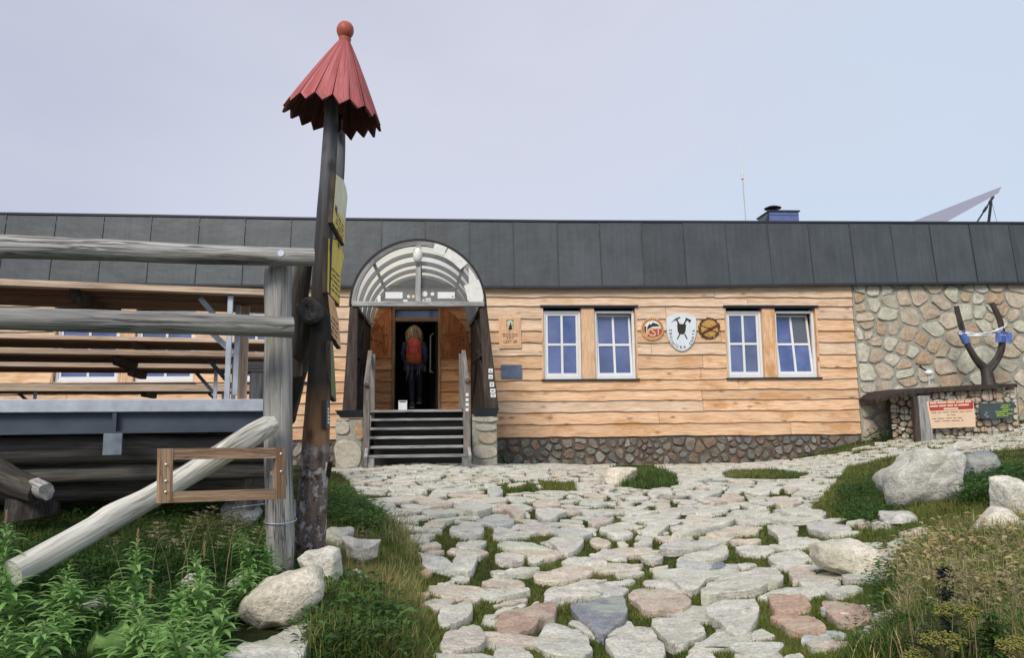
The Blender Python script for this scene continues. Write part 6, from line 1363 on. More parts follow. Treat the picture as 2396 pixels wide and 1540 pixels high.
for i in range(Nh):
    a = random.uniform(0, 2*math.pi); 
    if math.sin(a) > .75: continue
    st = random.uniform(.0, .8); r0 = .11*st; z0 = .15*math.cos(st*1.2); p = []; rr = random.uniform(.12, .18); ln = random.uniform(.30, .38)
    for t in np.linspace(0, 1, 6):
        r = r0+(rr-r0)*min(1, t*1.8)**.7+random.uniform(-.006, .006); aa = a+.22*math.sin(t*7+i); p.append(hw+Vector((math.cos(aa)*r, -.02+math.sin(aa)*r*.95, z0-ln*t**1.25)))
    tube(m, p, [.007, .009, .010, .009, .007, .002], 4, rnd=random.random(), cap=False)
hmat = leafm('blonde_hair', [(0, (.16, .09, .045)), (.35, (.40, .26, .14)), (.7, (.66, .48, .29)), (1, (.85, .70, .48))], .1); m.build('hair', hmat, per, smooth=True)
m = MB()
for k in ('wrl', 'wrr'):
    j = joints[ix[k]][1]; d = Vector((0, .5, -.85)).normalized(); tube(m, [j, j+d*.04, j+d*.08, j+d*.10], [.024, .036, .034, .02], 10, flat=.5)
    for f_ in range(4): s0 = j+d*.09+Vector((-.027+.018*f_, 0, 0)); tube(m, [s0, s0+d*.035, s0+d*.055+Vector((0, .012, 0)), s0+d*(.07+.006*(1.5-abs(f_-1.5)))+Vector((0, .025, 0))], [.009, .0085, .008, .006], 8)
    s0 = j+d*.03+Vector((.03 if k == 'wrl' else -.03, 0, 0)); tube(m, [s0, s0+Vector((.018 if k == 'wrl' else -.018, .01, -.03)), s0+Vector((.02 if k == 'wrl' else -.02, .02, -.05))], [.01, .009, .007], 8)
m.build('hands', skin, per, smooth=True)
m = MB()
for k, q in (('anl', 'tol'), ('anr', 'tor')):
    a, b = joints[ix[k]][1], joints[ix[q]][1]; tube(m, [a+Vector((0, -.07, .02)), a+Vector((0, -.04, -.03)), b+Vector((0, -.02, 0)), b+Vector((0, .05, -.005))], [.035, .062, .055, .03], 14, flat=.75, step=.03)
    tube(m, [a+Vector((0, -.06, -.065)), b+Vector((0, .06, -.03))], [.052, .05], 14, flat=.35, step=.04, mi=1)
m.build('boots', [plain('brown_boot', (.09, .07, .055), .7), plain('grey_sole', (.28, .27, .25), .7)], per, smooth=True)
# backpack carried by the hiker
bc_ = pp(970, 1.17, -.235); bk = MB()
def rbox(mb, c, hx, hy, hz, mi, p=3.2, n=14, bulge=0.0):
    V = []; 
    for i in range(n+1):
        ph = -math.pi/2+math.pi*i/n
        for k in range(n*2):
            th = math.pi*k/n; cx, cy, cz = math.cos(ph)*math.cos(th), math.cos(ph)*math.sin(th), math.sin(ph); e = 2/p
            V.append((c.x+hx*math.copysign(abs(cx)**e, cx)*(1-bulge*cz), c.y+hy*math.copysign(abs(cy)**e, cy), c.z+hz*math.copysign(abs(cz)**e, cz)))
    s = n*2; mb.add(V, [[i*s+k, i*s+(k+1) % s, (i+1)*s+(k+1) % s, (i+1)*s+k] for i in range(n) for k in range(s)], mi, V)
rbox(bk, bc_, .155, .10, .27, 0, 3.4, 14, .12)
bred = plain('red_pack_cloth', (.58, .085, .06), .6, var=.3, sc=14, bump=.5); bor = plain('dark_orange_pack_cloth', (.36, .08, .03), .6, var=.3, sc=12); 
bpk = tag(bk.build('backpack', [bred], smooth=True), 'red hiking backpack worn by the blonde hiker', 'backpack')
m = MB(); rbox(m, bc_+Vector((0, -.02, -.17)), .155, .105, .11, 0, 3, 12, .1); m.build('lower_pocket', bor, bpk, smooth=True)
m = MB(); rbox(m, bc_+Vector((0, -.075, .05)), .10, .05, .14, 0, 3.5, 12); m.build('front_pocket', bred, bpk, smooth=True)
m = MB()
for s_ in (-1, 1):
    tube(m, [bc_+Vector((s_*.08, .0, .25)), bc_+Vector((s_*.10, .10, .27)), bc_+Vector((s_*.12, .2, .22))], [.02, .022, .02], 8, flat=.4)
    tube(m, [bc_+Vector((s_*.125, -.07, .15)), bc_+Vector((s_*.10, -.125, .05)), bc_+Vector((s_*.125, -.10, -.06))], .006, 6)
m.build('strap', plain('strap_brown', (.16, .05, .03), .7), bpk, smooth=True)
m = MB()
for x_, l in ((-.13, .32), (-.03, .30), (.09, .22), (.13, .2), (-.10, .2)): tube(m, [bc_+Vector((x_, -.02, -.28)), bc_+Vector((x_-.005, -.03, -.28-l*.6)), bc_+Vector((x_-.02, -.03, -.30-l))], .0045, 5)
m.build('dangling_cord', plain('grey_cord', (.2, .23, .28), .8), bpk)
# ---------------- rocks ----------------
FOOT = []
def rock(name, label, px, py, t, w_, h_, d_, rnd, seed, emb=.25, cat='rock', group=None, rotz=None, planes=11, flatz=1.0, rough=.04, auto=True, sil=None):
    """px,py = centre pixel of the visible rock; t depth; w_,h_ in pixels; d_ depth in m"""
    rg = np.random.default_rng(seed); hb = hit([px], [py+h_/2])[0]; t = float((hb-np.array(CAM))@np.array(FH))+d_*.2 if auto else t; c = at_t(px, py, t); FOOT.append((c.x, c.y+d_*.25, w_*t/F/2*.92, d_/2*.92)); hx, hz = w_*t/F/2, h_*t/F/2*(1+emb)
    bm = bmesh.new(); bmesh.ops.create_icosphere(bm, subdivisions=5, radius=1); D = np.array([v.co[:] for v in bm.verts]); Fc = [[v.index for v in f.verts] for f in bm.faces]; bm.free()
    nn = rg.normal(size=(planes, 3)); nn /= np.linalg.norm(nn, axis=1)[:, None]; pk = rg.uniform(.72, 1.0, planes)
    nn = np.vstack([nn, [[1, 0, 0], [-1, 0, 0], [0, 0, 1], [0, 0, -1], [0, 1, 0], [0, -1, 0]]]); pk = np.concatenate([pk, [1]*6])
    s = np.maximum(D@nn.T/pk, 0); r = 1/((s**22).sum(1)**(1/22)); off = rg.random(3)*40
    nz_ = np.array([mnoise.fractal(Vector(x*1.8+off), 1.0, 2.1, 6) for x in D]); n2 = np.array([mnoise.ridged_multi_fractal(Vector(x*3.1+off), 1.0, 2.0, 4, .9, 2) for x in D]) if rough > .03 else 0
    r = r*(1+nz_*rough*1.9-n2*rough*.5); V = D*r[:, None]*np.array([hx, d_/2, hz])
    if sil is not None:
        SL = np.array(sil, float); px, py = SL.mean(0); c = at_t(px, py, t); k_ = t/F; an = np.linspace(-math.pi, math.pi, 181); Rr = np.zeros(181)
        PX_, PZ_ = (SL[:, 0]-px)*k_, -(SL[:, 1]-py)*k_
        for i_, a_0 in enumerate(an):
            dx0, dz0 = math.cos(a_0), math.sin(a_0); best = 0
            for q_ in range(len(SL)):
                x1, z1_, x2, z2_ = PX_[q_], PZ_[q_], PX_[(q_+1) % len(SL)], PZ_[(q_+1) % len(SL)]; den = dx0*(z2_-z1_)-dz0*(x2-x1)
                if abs(den) < 1e-9: continue
                u_ = (x1*(z2_-z1_)-z1_*(x2-x1))/den; w_2 = (x1*dz0-z1_*dx0)/den
                if u_ > 0 and -1e-6 <= w_2 <= 1+1e-6: best = max(best, u_)
            Rr[i_] = best
        aa_ = np.arctan2(D[:, 2], D[:, 0]); Rs = np.interp(aa_, an, Rr); sxz = np.hypot(D[:, 0], D[:, 2]); rn_ = r/np.interp(aa_, an, np.ones(181)); pn_ = (sxz**2.6+np.abs(D[:, 1])**2.6)**(-1/2.6)
        rv = 1+(r-r.mean())*.5; V = np.stack([D[:, 0]*Rs*pn_, D[:, 1]*d_/2*pn_*rv, D[:, 2]*Rs*pn_], 1); V[:, [0, 2]] *= (1+(r/r.mean()-1)*.45+nz_*.05*np.abs(D[:, 1]))[:, None]*1.03; V[:, 1] += nz_*rough*d_*.8; emb = 0; rotz = 0
    a = rg.uniform(-.25, .25) if rotz is None else rotz; ca, sa = math.cos(a), math.sin(a); V = np.stack([V[:, 0]*ca-V[:, 1]*sa, V[:, 0]*sa+V[:, 1]*ca, V[:, 2]], 1)
    V = V + np.array([c.x, c.y+d_*.25, c.z-hz*emb*.5]); mb = MB(); mb.add(V, Fc, 0, V+off, rnd); return tag(mb.build(name, M['boulder'], smooth=True), label, cat, group)
rock('boulder', 'rounded cream boulder at the foot of the grey log post', 648, 1414, 3.55, 194, 124, .32, .0, 3, .05, rotz=-.12, sil=[(553, 1428), (560, 1410), (600, 1375), (650, 1356), (700, 1353), (725, 1362), (742, 1385), (742, 1412), (725, 1435), (680, 1462), (610, 1477), (575, 1458), (556, 1440)])
WS = hit([470, 560, 640, 728, 742, 700, 660, 470], [1560, 1492, 1478, 1432, 1452, 1560, 1640, 1640], .06); mb = MB(); add_stone(mb, WS[:, :2], .05, .0, fz=G, n=60, rnd=.22, rough=.012, tilt=.0)
FOOT_S = hit([540, 610, 760, 765, 735, 700, 440, 470], [1440, 1360, 1360, 1425, 1480, 1610, 1610, 1560])[:, :2]; tag(mb.build('flat_rock', M['boulder'], smooth=True), 'large flat pale slab lying under the cream boulder', 'rock')
rock('rock', 'pale jagged rock directly under the signpost', 746, 1345, 4.5, 104, 108, .22, .22, 12, .2, sil=[(699, 1312), (722, 1303), (759, 1289), (788, 1290), (795, 1310), (791, 1358), (775, 1392), (745, 1386), (715, 1360)])
rock('rock', 'pinkish pale rock to the right of the signpost foot', 836, 1292, 4.9, 88, 66, .25, .15, 15, .2, rough=.05, sil=[(796, 1258), (837, 1268), (884, 1271), (878, 1305), (851, 1324), (815, 1308)])
rock('rock', 'small white rock in the grass below the pinkish one', 835, 1358, 4.5, 56, 60, .15, .2, 16, .2, sil=[(806, 1350), (832, 1338), (858, 1358), (855, 1385), (820, 1384)])
rock('rock', 'grey rock behind the signpost foot', 790, 1262, 5.2, 60, 50, .25, .5, 18, .2)
rock('rock', 'round white stone among the willowherb stems', 446, 1375, 3.3, 66, 48, .14, .22, 21, .15, rough=.02)
rock('rock', 'grey stone half hidden by leaves left of the log post', 552, 1378, 3.6, 52, 50, .13, .55, 22, .2)
rock('rock', 'grey broken stone in the dark gap at lower left', 205, 1440, 3.2, 76, 50, .2, .5, 23, .2)
rock('rock', 'small flat stone at the lower left edge of the dark gap', 185, 1458, 3.0, 50, 18, .1, .5, 24, .2)
rock('rock', 'dark grey rock seen through the empty sign frame', 566, 1158, 5.9, 104, 62, .4, .85, 25, .3)
rock('rock', 'dark rock below the empty sign frame', 560, 1204, 5.4, 90, 50, .3, .9, 26, .3)
rock('rock', 'small pale stone on the grass under the terrace', 185, 1130, 7.5, 40, 12, .2, .3, 27, .2)
rock('big_boulder', 'big grey boulder in the grass on the right', 2166, 1120, 7.2, 170, 130, .55, .42, 31, .15, rough=.12, planes=8, sil=[(2084, 1122), (2092, 1104), (2126, 1081), (2145, 1061), (2179, 1051), (2216, 1062), (2239, 1056), (2252, 1068), (2252, 1111), (2238, 1155), (2180, 1183), (2103, 1183), (2088, 1157)])
rock('big_boulder', 'dark grey boulder just behind the big grey boulder', 2298, 1095, 7.9, 96, 66, .5, .88, 33, .3, rough=.05, sil=[(2256, 1077), (2292, 1063), (2340, 1061), (2346, 1090), (2310, 1128), (2254, 1128)])
rock('boulder', 'cream boulder in the dry grass at the right', 2356, 1236, 4.9, 110, 74, .3, .06, 35, .3, rough=.02)
rock('boulder', 'pale boulder cut by the right edge of the picture', 2402, 1168, 5.8, 66, 90, .35, .18, 37, .2)
rock('flat_rock', 'peach coloured rock beside the grass tuft on the path', 1450, 1117, 11.3, 72, 40, .5, .0, 39, .2, rotz=.2)
rock('flat_rock', 'low grey rock at the path edge below the big boulder', 2120, 1216, 6.3, 92, 24, .3, .5, 41, .3)
rock('flat_rock', 'big pinkish grey block at the right side of the path', 1992, 1307, 5.9, 178, 84, .30, .08, 43, .1, rough=.03, sil=[(1908, 1274), (1925, 1272), (2010, 1275), (2060, 1294), (2076, 1312), (2055, 1345), (1990, 1356), (1935, 1330), (1912, 1308)])
rock('flat_rock', 'pale blocky stone in the grass left of the path end', 2265, 1046, 9.0, 46, 22, .3, .2, 45, .2)
# ---------------- grass and small plants ----------------
def blades(name, P, hgt, wid, mat, rnd, lean=.5, seg=2, label=None, dirs=None):
    n = len(P); rg = np.random.default_rng(len(P)); a = rg.random(n)*2*np.pi; ld = rg.random(n)*2*np.pi if dirs is None else dirs
    lx, ly = np.cos(ld), np.sin(ld); ln = np.abs(rg.normal(0, lean, n)); s = np.stack([np.cos(a), np.sin(a), np.zeros(n)], 1)*wid[:, None]/2
    rows_ = []
    for k in range(seg):
        t = k/seg; c = P+np.stack([lx*ln*hgt*t**1.8, ly*ln*hgt*t**1.8, hgt*t*(1-.25*ln*t)], 1); ww = s*(1-.35*t); rows_ += [c-ww, c+ww]
    t = 1.0; tip = P+np.stack([lx*ln*hgt, ly*ln*hgt, hgt*(1-.3*ln).clip(.2)], 1); V = np.stack(rows_+[tip], 1).reshape(-1, 3); m_ = 2*seg+1
    base = np.arange(n)[:, None]*m_; quads = [np.array([2*k, 2*k+1, 2*k+3, 2*k+2]) for k in range(seg-1)]; tri = np.array([2*seg-2, 2*seg-1, 2*seg])
    fl = np.concatenate([base+q[None] for q in quads]+[base+tri[None]], 1).ravel(); cn = np.tile([4]*(seg-1)+[3], n)
    o = fast_mesh(name, V, fl, cn, mat, np.repeat(rnd, m_)); tag(o, label, 'grass' if label else None, kind='stuff'); return o
def sample(poly, n, rg):
    poly = np.array(poly, float); lo, hi = poly.min(0), poly.max(0); out = []
    k = 0
    while k < n:
        q = lo+(hi-lo)*rg.random((n*2, 2)); q = q[inpoly(q[:, 0], q[:, 1], [tuple(p) for p in poly])]; out.append(q); k += len(q)
    q = np.concatenate(out)[:n]; W = hit(q[:, 0], q[:, 1]); return q, W
def clump(W, rg, k, sp): return np.repeat(W, k, 0)+np.concatenate([rg.normal(0, sp, (len(W)*k, 2)), np.zeros((len(W)*k, 1))], 1)
def seat_(W): W = W.copy(); W[:, 2] = G(W[:, 0], W[:, 1])-.018; return W
rg = np.random.default_rng(5)
depth = lambda W: (W[:, 1]+DN)
# occupancy: keep blades off the stones
occ = np.zeros((len(xs), len(ys)), bool)
tri_polys = STONES if 'STONES' in globals() else []
ox0, oy0, oc = -5.0, -13.2, .02; OCX = int(18.5/oc); OCY = int(13.2/oc); occ = np.zeros((OCX, OCY), bool)
for P in STONES+[np.array([(x+rx*math.cos(a), y+ry*math.sin(a)) for a in np.linspace(0, 6.2, 16)]) for x, y, rx, ry in FOOT]+[FOOT_S]:
    lo = P.min(0); hi = P.max(0); i0, i1 = int((lo[0]-ox0)/oc), int((hi[0]-ox0)/oc)+1; j0, j1 = int((lo[1]-oy0)/oc), int((hi[1]-oy0)/oc)+1
    i0, j0 = max(i0, 0), max(j0, 0); i1, j1 = min(i1, OCX), min(j1, OCY)
    if i1 <= i0 or j1 <= j0: continue
    gx, gy = np.meshgrid(ox0+(np.arange(i0, i1)+.5)*oc, oy0+(np.arange(j0, j1)+.5)*oc, indexing='ij'); c = P.mean(0)
    occ[i0:i1, j0:j1] |= inpoly(gx, gy, [tuple(p) for p in c+(P-c)*.97])
def free(W):
    i = ((W[:, 0]-ox0)/oc).astype(int); j = ((W[:, 1]-oy0)/oc).astype(int); ok_ = (i >= 0) & (i < OCX) & (j >= 0) & (j < OCY); r = np.ones(len(W), bool); r[ok_] = ~occ[i[ok_], j[ok_]]; return r
# turf between the flagstones
q, W = sample([(740, 1088), (1990, 1060), (2200, 1200), (2120, 1540), (960, 1560)], 170000, rg); W = W[free(W)]; W = seat_(W); pn = fbm(W[:, 0], W[:, 1], 2.3, 4); sel = (pn > -1.3); W = W[sel]; pn = pn[sel]
d = depth(W); h = rg.uniform(.016, .045, len(W))*np.clip(.75+pn*.22, .5, 1.4); 
blades('path_grass', W, h+.014, .0035+.0006*d, M['turf'], np.clip(.45+.2*pn+rg.normal(0, .16, len(W)), 0, 1), .7, 2, 'short mossy turf growing between the flagstones')
# grass bands: (polygon, n clusters, per cluster, spread, hmin, hmax, width, material, tint mean, lean, name, label)
B_ = [([(-1500, 1150), (0, 1150), (0, 1650), (-1500, 1900)], 7000, 4, .05, .04, .16, .006, 'grass', .4, .6, 'side_meadow', 'grass of the meadow carrying on to the left'),
 ([(2396, 960), (3500, 900), (3900, 1900), (2396, 1650)], 9000, 4, .05, .03, .14, .006, 'turf', .45, .6, 'side_meadow', 'grass of the bank carrying on to the right'),
 ([(2396, 1250), (2700, 1250), (2800, 1600), (2396, 1600)], 900, 5, .04, .06, .24, .006, 'dry', .45, .5, 'side_meadow', 'dry grass carrying on to the right'),
 ([(735, 1400), (800, 1365), (900, 1400), (960, 1470), (960, 1545), (690, 1545)], 900, 5, .05, .05, .22, .0055, 'grass', .72, .5, 'verge_grass', 'long loose green grass right of the flat pale slab'),
 ([(752, 1100), (820, 1150), (870, 1210), (950, 1290), (985, 1420), (1010, 1545), (690, 1545), (740, 1340)], 4200, 5, .035, .02, .10, .0046, 'grass', .78, .55, 'edge_grass', 'mixed green grass along the left edge of the path'),
 ([(890, 1230), (950, 1210), (975, 1300), (985, 1420), (930, 1400), (870, 1300)], 420, 8, .03, .05, .14, .004, 'dry', .3, .5, 'edge_grass_tuft', 'yellowing grass tufts at the left border of the path'),
 ([(1930, 1085), (2080, 1060), (2396, 1040), (2396, 1240), (2150, 1235), (1960, 1210), (1900, 1180)], 5200, 4, .035, .02, .09, .005, 'turf', .5, .6, 'slope_grass', 'green grass around the boulders on the right slope'),
 ([(1880, 1060), (2010, 1035), (2150, 1020), (2396, 985), (2396, 1045), (2080, 1075), (1960, 1070)], 2500, 4, .04, .03, .07, .006, 'grass', .75, .6, 'wall_grass', 'short yellow green grass strip along the hut wall'),
 ([(2190, 1250), (2396, 1225), (2396, 1545), (1980, 1545), (2060, 1510), (2150, 1400)], 6000, 5, .03, .05, .20, .0048, 'grass', .62, .6, 'meadow_grass', 'green grass under the dry plants at lower right'),
 ([(2110, 1290), (2396, 1235), (2396, 1545), (2080, 1545), (2000, 1545), (2130, 1420)], 1900, 5, .04, .06, .24, .006, 'dry', .45, .45, 'dry_grass', 'tan and russet dry grass at the lower right'),
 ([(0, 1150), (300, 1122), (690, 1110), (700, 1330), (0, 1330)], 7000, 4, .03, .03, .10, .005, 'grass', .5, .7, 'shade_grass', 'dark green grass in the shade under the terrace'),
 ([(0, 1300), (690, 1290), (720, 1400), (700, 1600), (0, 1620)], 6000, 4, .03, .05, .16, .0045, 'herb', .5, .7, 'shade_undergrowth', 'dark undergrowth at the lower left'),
 ([(1425, 1105), (1500, 1112), (1560, 1112), (1590, 1140), (1500, 1146), (1440, 1136)], 330, 9, .04, .06, .26, .007, 'grass', .5, .35, 'grass_tuft', 'dark tall grass tuft standing on the path'),
 ([(1180, 1125), (1262, 1132), (1262, 1150), (1180, 1150)], 200, 8, .03, .04, .10, .006, 'grass', .6, .5, 'low_grass_tuft', 'low green tuft between stones near the stairs'),
 ([(1700, 1105), (1800, 1100), (1900, 1108), (1860, 1120), (1700, 1122)], 400, 8, .04, .04, .10, .006, 'grass', .6, .5, 'low_grass_tuft', 'wide low green tuft on the far right part of the path'),
 ([(1260, 1128), (1345, 1130), (1340, 1152), (1270, 1150)], 200, 8, .03, .04, .09, .006, 'turf', .6, .5, 'low_grass_tuft', 'low tuft on the path left of the peach rock')]
for (pl_, nc, k, sp_, h0, h1, wd_, mt, tm, ln_, nm_, lb) in B_:
    q, W = sample(pl_, nc, rg); W = clump(W, rg, k, sp_); W = seat_(W[free(W)]); pn = fbm(W[:, 0], W[:, 1], 1.7, 9)
    keep = pn > -1.6; W = W[keep]; pn = pn[keep]; h = rg.uniform(h0, h1, len(W))*np.clip(.85+.2*pn, .5, 1.3); d = depth(W)
    blades(nm_, W, h+.014, wd_*(.6+.10*d), M[mt], np.clip(tm+.14*pn+.12*fbm(W[:, 0], W[:, 1], 9, 31)+rg.normal(0, .30 if mt == 'dry' else .17, len(W)), 0, 1), ln_, 3 if h1 > .12 else 2, lb)
# leafy herbs: small diamond leaves on short stalks
def leaves(name, W, size, hgt, mat, rnd, label, spread=.05, k=10, kind='stuff', droop=.3):
    rg_ = np.random.default_rng(len(W)+3); n = len(W)*k; c = np.repeat(W, k, 0); hh_ = np.repeat(hgt, k)*rg_.random(n)**.6; a = rg_.random(n)*2*np.pi; L_ = np.repeat(size, k)*rg_.uniform(.6, 1.2, n)
    c = c+np.stack([rg_.normal(0, spread, n), rg_.normal(0, spread, n), hh_], 1); dx = np.stack([np.cos(a), np.sin(a), rg_.uniform(-droop, .5, n)], 1); dx /= np.linalg.norm(dx, axis=1)[:, None]
    sd_ = np.stack([-np.sin(a), np.cos(a), rg_.normal(0, .25, n)], 1); w_ = L_*rg_.uniform(.28, .45, n); up_ = np.cross(dx, sd_)
    pts_ = [c, c+dx*(L_*.45)[:, None]+sd_*(w_/2)[:, None]+up_*(L_*.10)[:, None], c+dx*L_[:, None]-up_*(L_*.08)[:, None], c+dx*(L_*.45)[:, None]-sd_*(w_/2)[:, None]+up_*(L_*.10)[:, None], c+dx*(L_*.5)[:, None]]
    V = np.stack(pts_, 1).reshape(-1, 3); b = np.arange(n)[:, None]*5; fl = np.concatenate([b+np.array([0, 1, 4]), b+np.array([1, 2, 4]), b+np.array([2, 3, 4]), b+np.array([3, 0, 4])], 1).ravel()
    o = fast_mesh(name, V, fl, np.full(n*4, 3), mat, np.repeat(np.clip(np.repeat(rnd, k)+rg_.normal(0, .15, n), 0, 1), 5)); return o
def herbband(nm_, pl_, n, size, h0, h1, tm, lb, mt='herb', k=9, spread=.05):
    q, W = sample(pl_, n, rg); W = seat_(W[free(W)]); pn = fbm(W[:, 0], W[:, 1], 1.9, 21); o = leaves(nm_, W, np.full(len(W), size)*np.clip(1+.2*pn, .6, 1.5), rg.uniform(h0, h1, len(W)), M[mt], np.clip(tm+.12*pn, 0, 1), lb, k=k, spread=spread); tag(o, lb, 'plants', kind='stuff')
herbband('leafy_herbs', [(700, 1400), (800, 1370), (880, 1400), (935, 1470), (915, 1545), (690, 1545)], 420, .065, .04, .17, .55, 'bright green leafy herbs at the bottom left of the path')
herbband('leafy_herbs', [(765, 1130), (830, 1165), (900, 1215), (900, 1260), (780, 1240)], 700, .05, .03, .16, .8, 'low leafy herbs right of the signpost')
herbband('leafy_herbs', [(1960, 1150), (2080, 1110), (2110, 1190), (2070, 1240), (1960, 1210)], 600, .045, .04, .14, .4, 'dark leafy herbs in front of the big boulder')
herbband('leafy_herbs', [(2240, 1120), (2396, 1100), (2396, 1180), (2260, 1190)], 1100, .05, .06, .2, .45, 'green leafy herbs right of the big boulder')
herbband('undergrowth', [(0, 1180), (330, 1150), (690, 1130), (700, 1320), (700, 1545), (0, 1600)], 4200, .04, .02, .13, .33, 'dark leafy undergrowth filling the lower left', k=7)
herbband('undergrowth', [(2070, 1260), (2396, 1230), (2396, 1545), (2010, 1545)], 1500, .04, .04, .18, .5, 'leafy plants mixed into the dry grass at lower right', k=7)
herbband('russet_leaves', [(2110, 1300), (2200, 1265), (2396, 1245), (2396, 1480), (2230, 1470), (2100, 1400)], 330, .06, .06, .26, .6, 'russet and tan withered leaves at the lower right', 'dry', k=7)
herbband('wall_plants', [(1095, 1066), (1180, 1072), (1180, 1090), (1100, 1090)], 160, .07, .05, .22, .7, 'bright green plants at the foot of the right stone pier', k=10)
herbband('wall_plants', [(2170, 1000), (2290, 985), (2320, 1000), (2200, 1025)], 420, .08, .08, .30, .45, 'dark green plants growing at the foot of the planter', k=12)
herbband('wall_plants', [(2030, 1020), (2090, 1000), (2120, 1025), (2050, 1040)], 200, .06, .05, .3, .3, 'dark weeds left of the planter', k=12)
# ---- willowherb: individual plants ----
def willow(seed, H, nl=64):
    rg_ = random.Random(seed); m = MB(); ms = MB(); bend = Vector((rg_.uniform(-.12, .12), rg_.uniform(-.12, .06), 0)); pt_ = lambda t: Vector((bend.x*t*t, bend.y*t*t, H*t))
    tube(ms, [pt_(t) for t in (0, .25, .5, .75, 1)], [.0045, .004, .0035, .0025, .0012], 6, rnd=.4)
    for i in range(nl):
        t = .10+.88*i/nl; a = i*2.4+rg_.uniform(-.3, .3); L_ = (.15 if t < .7 else .15*(1.06-t)/.36)*rg_.uniform(.8, 1.15); w_ = L_*.085; p = pt_(t); d = Vector((math.cos(a), math.sin(a), 0)); s = Vector((-math.sin(a), math.cos(a), 0)); up0 = rg_.uniform(.45, .9)+t*.4
        V = []; N_ = 5; c = p.copy(); ang = up0
        for k in range(N_+1):
            u = k/N_; ww = w_*math.sin(math.pi*min(1, .12+.88*u))**.8*(1 if u < .99 else 0); V += [tuple(c-s*ww+Vector((0, 0, ww*.35))), tuple(c), tuple(c+s*ww+Vector((0, 0, ww*.35)))]
            c = c+(d*math.cos(ang)+Vector((0, 0, math.sin(ang))))*(L_/N_); ang -= rg_.uniform(.25, .5)
        Fc = [[k*3+j, k*3+j+1, k*3+j+4, k*3+j+3] for k in range(N_) for j in range(2)]; m.add(V, Fc, 0, V, min(1, max(0, rg_.gauss(.45+.25*t, .15))))
    return m, ms
PROT = []
for k in range(5):
    m, ms = willow(k, .55+.05*k, 72+6*k); o = bpy.data.objects.new('willowherb', None); C.objects.link(o); ORG[o.name] = Vector((0, 0, 0)); lv_ = m.build('leaves', M['willow'], o, smooth=True); st_ = ms.build('stem', M['stem'], o)
    if k in (1, 3):
        mt = MB(); rg_ = random.Random(k)
        for i in range(26): t = i/26; a = i*2.4; p = Vector((0, 0, (.55+.05*k)*(.93+.16*t))); tube(mt, [p, p+Vector((math.cos(a)*.008, math.sin(a)*.008, .016))], [.0018, .0008], 4, rnd=rg_.random())
        mt.build('bud_spike', leafm('bud', [(0, (.48, .42, .22)), (1, (.55, .36, .22))]) if k == 1 else bpy.data.materials['bud'], o)
    PROT.append(o)
WL = [(14, 1215, 3.2, 1, 'willowherb with a pale bud spike at the far left edge'), (42, 1322, 2.85, 0, 'willowherb clump plant at the left edge under the log end'), (120, 1330, 2.85, 2, 'leafy willowherb in front of the lower end of the pale brace'), (180, 1345, 2.9, 4, 'bushy willowherb right of the pale brace end'), (235, 1370, 2.95, 2, 'willowherb at the right side of the left clump'),
 (322, 1262, 3.05, 3, 'tall willowherb with a reddish tip in the left middle'), (352, 1385, 2.75, 1, 'willowherb with a tan bud spike below the tall one'), (405, 1370, 2.8, 0, 'willowherb standing before the round white stone'), (442, 1325, 2.9, 4, 'willowherb just left of the round white stone'), (478, 1290, 3.1, 1, 'willowherb with reddish spike right of the white stone'),
 (505, 1390, 2.7, 2, 'low willowherb left of the flat pale slab'), (600, 1240, 3.75, 4, 'willowherb leaning on the left side of the grey log post'), (632, 1270, 3.8, 2, 'willowherb touching the grey log post'), (560, 1330, 3.5, 0, 'small willowherb behind the cream boulder'), (290, 1430, 2.55, 0, 'short willowherb near the bottom, left of centre of the clump'),
 (455, 1440, 2.45, 2, 'broad willowherb at the bottom edge left of the slab'), (390, 1470, 2.4, 4, 'willowherb at the bottom edge below the tan spike'), (20, 1470, 2.4, 2, 'willowherb in the bottom left corner'), (85, 1440, 2.5, 0, 'willowherb next to the bottom left corner'), (340, 1440, 2.6, 2, 'willowherb with drooping leaves at the bottom middle of the clump'), (482, 1500, 2.5, 0, 'willowherb just left of the end of the slab'), (150, 1420, 2.7, 0, 'shaded willowherb behind the bottom left group'), (420, 1420, 2.65, 4, 'densely leaved willowherb at the heart of the clump')]
usedp = set()
for i, (px, py, t, k, lb) in enumerate(WL):
    if k in usedp:
        src = PROT[k]; o = src.copy(); C.objects.link(o)
        for ch in src.children: c = ch.copy(); C.objects.link(c); c.parent = o
    else: o = PROT[k]; usedp.add(k)
    top = at_t(px, py, t); gz = float(G(top.x, top.y))-.03; Hs = (top.z-gz)/(.55+.05*k); o.location = (top.x, top.y, gz); o.scale = (max(.75, min(1.1, Hs)),)*2+(Hs,); o.rotation_euler = (0, 0, random.uniform(0, 6.28)); tag(o, lb, 'plant', 'willowherb plants at the lower left')
# ---- grass stems with panicles ----
def panicle(seed, H):
    rg_ = random.Random(seed); ms = MB(); mh = MB(); bx_, by_ = rg_.uniform(-.15, .15)*H, rg_.uniform(-.1, .1)*H; pt_ = lambda t: Vector((bx_*t**2.2, by_*t**2.2, H*t)); tube(ms, [pt_(t) for t in (0, .3, .6, .85, 1)], [.0018, .0016, .0013, .001, .0007], 5, rnd=.8)
    for i in range(16):
        t = .72+.28*i/16; p = pt_(t); a = rg_.uniform(0, 6.28); L_ = .05*(1.15-t)/.4+.012; q = p+Vector((math.cos(a)*L_, math.sin(a)*L_, L_*.3)); tube(mh, [p, q], [.0006, .0005], 3, cap=False, rnd=.5)
        for j in range(4): r = p.lerp(q, .4+.2*j); d = Vector((math.cos(a+j), math.sin(a+j), -.8))*.010; tube(mh, [r, r+d*.5, r+d], [.0006, .0021, .0005], 4, cap=False, rnd=rg_.random())
    return ms, mh
PP = []
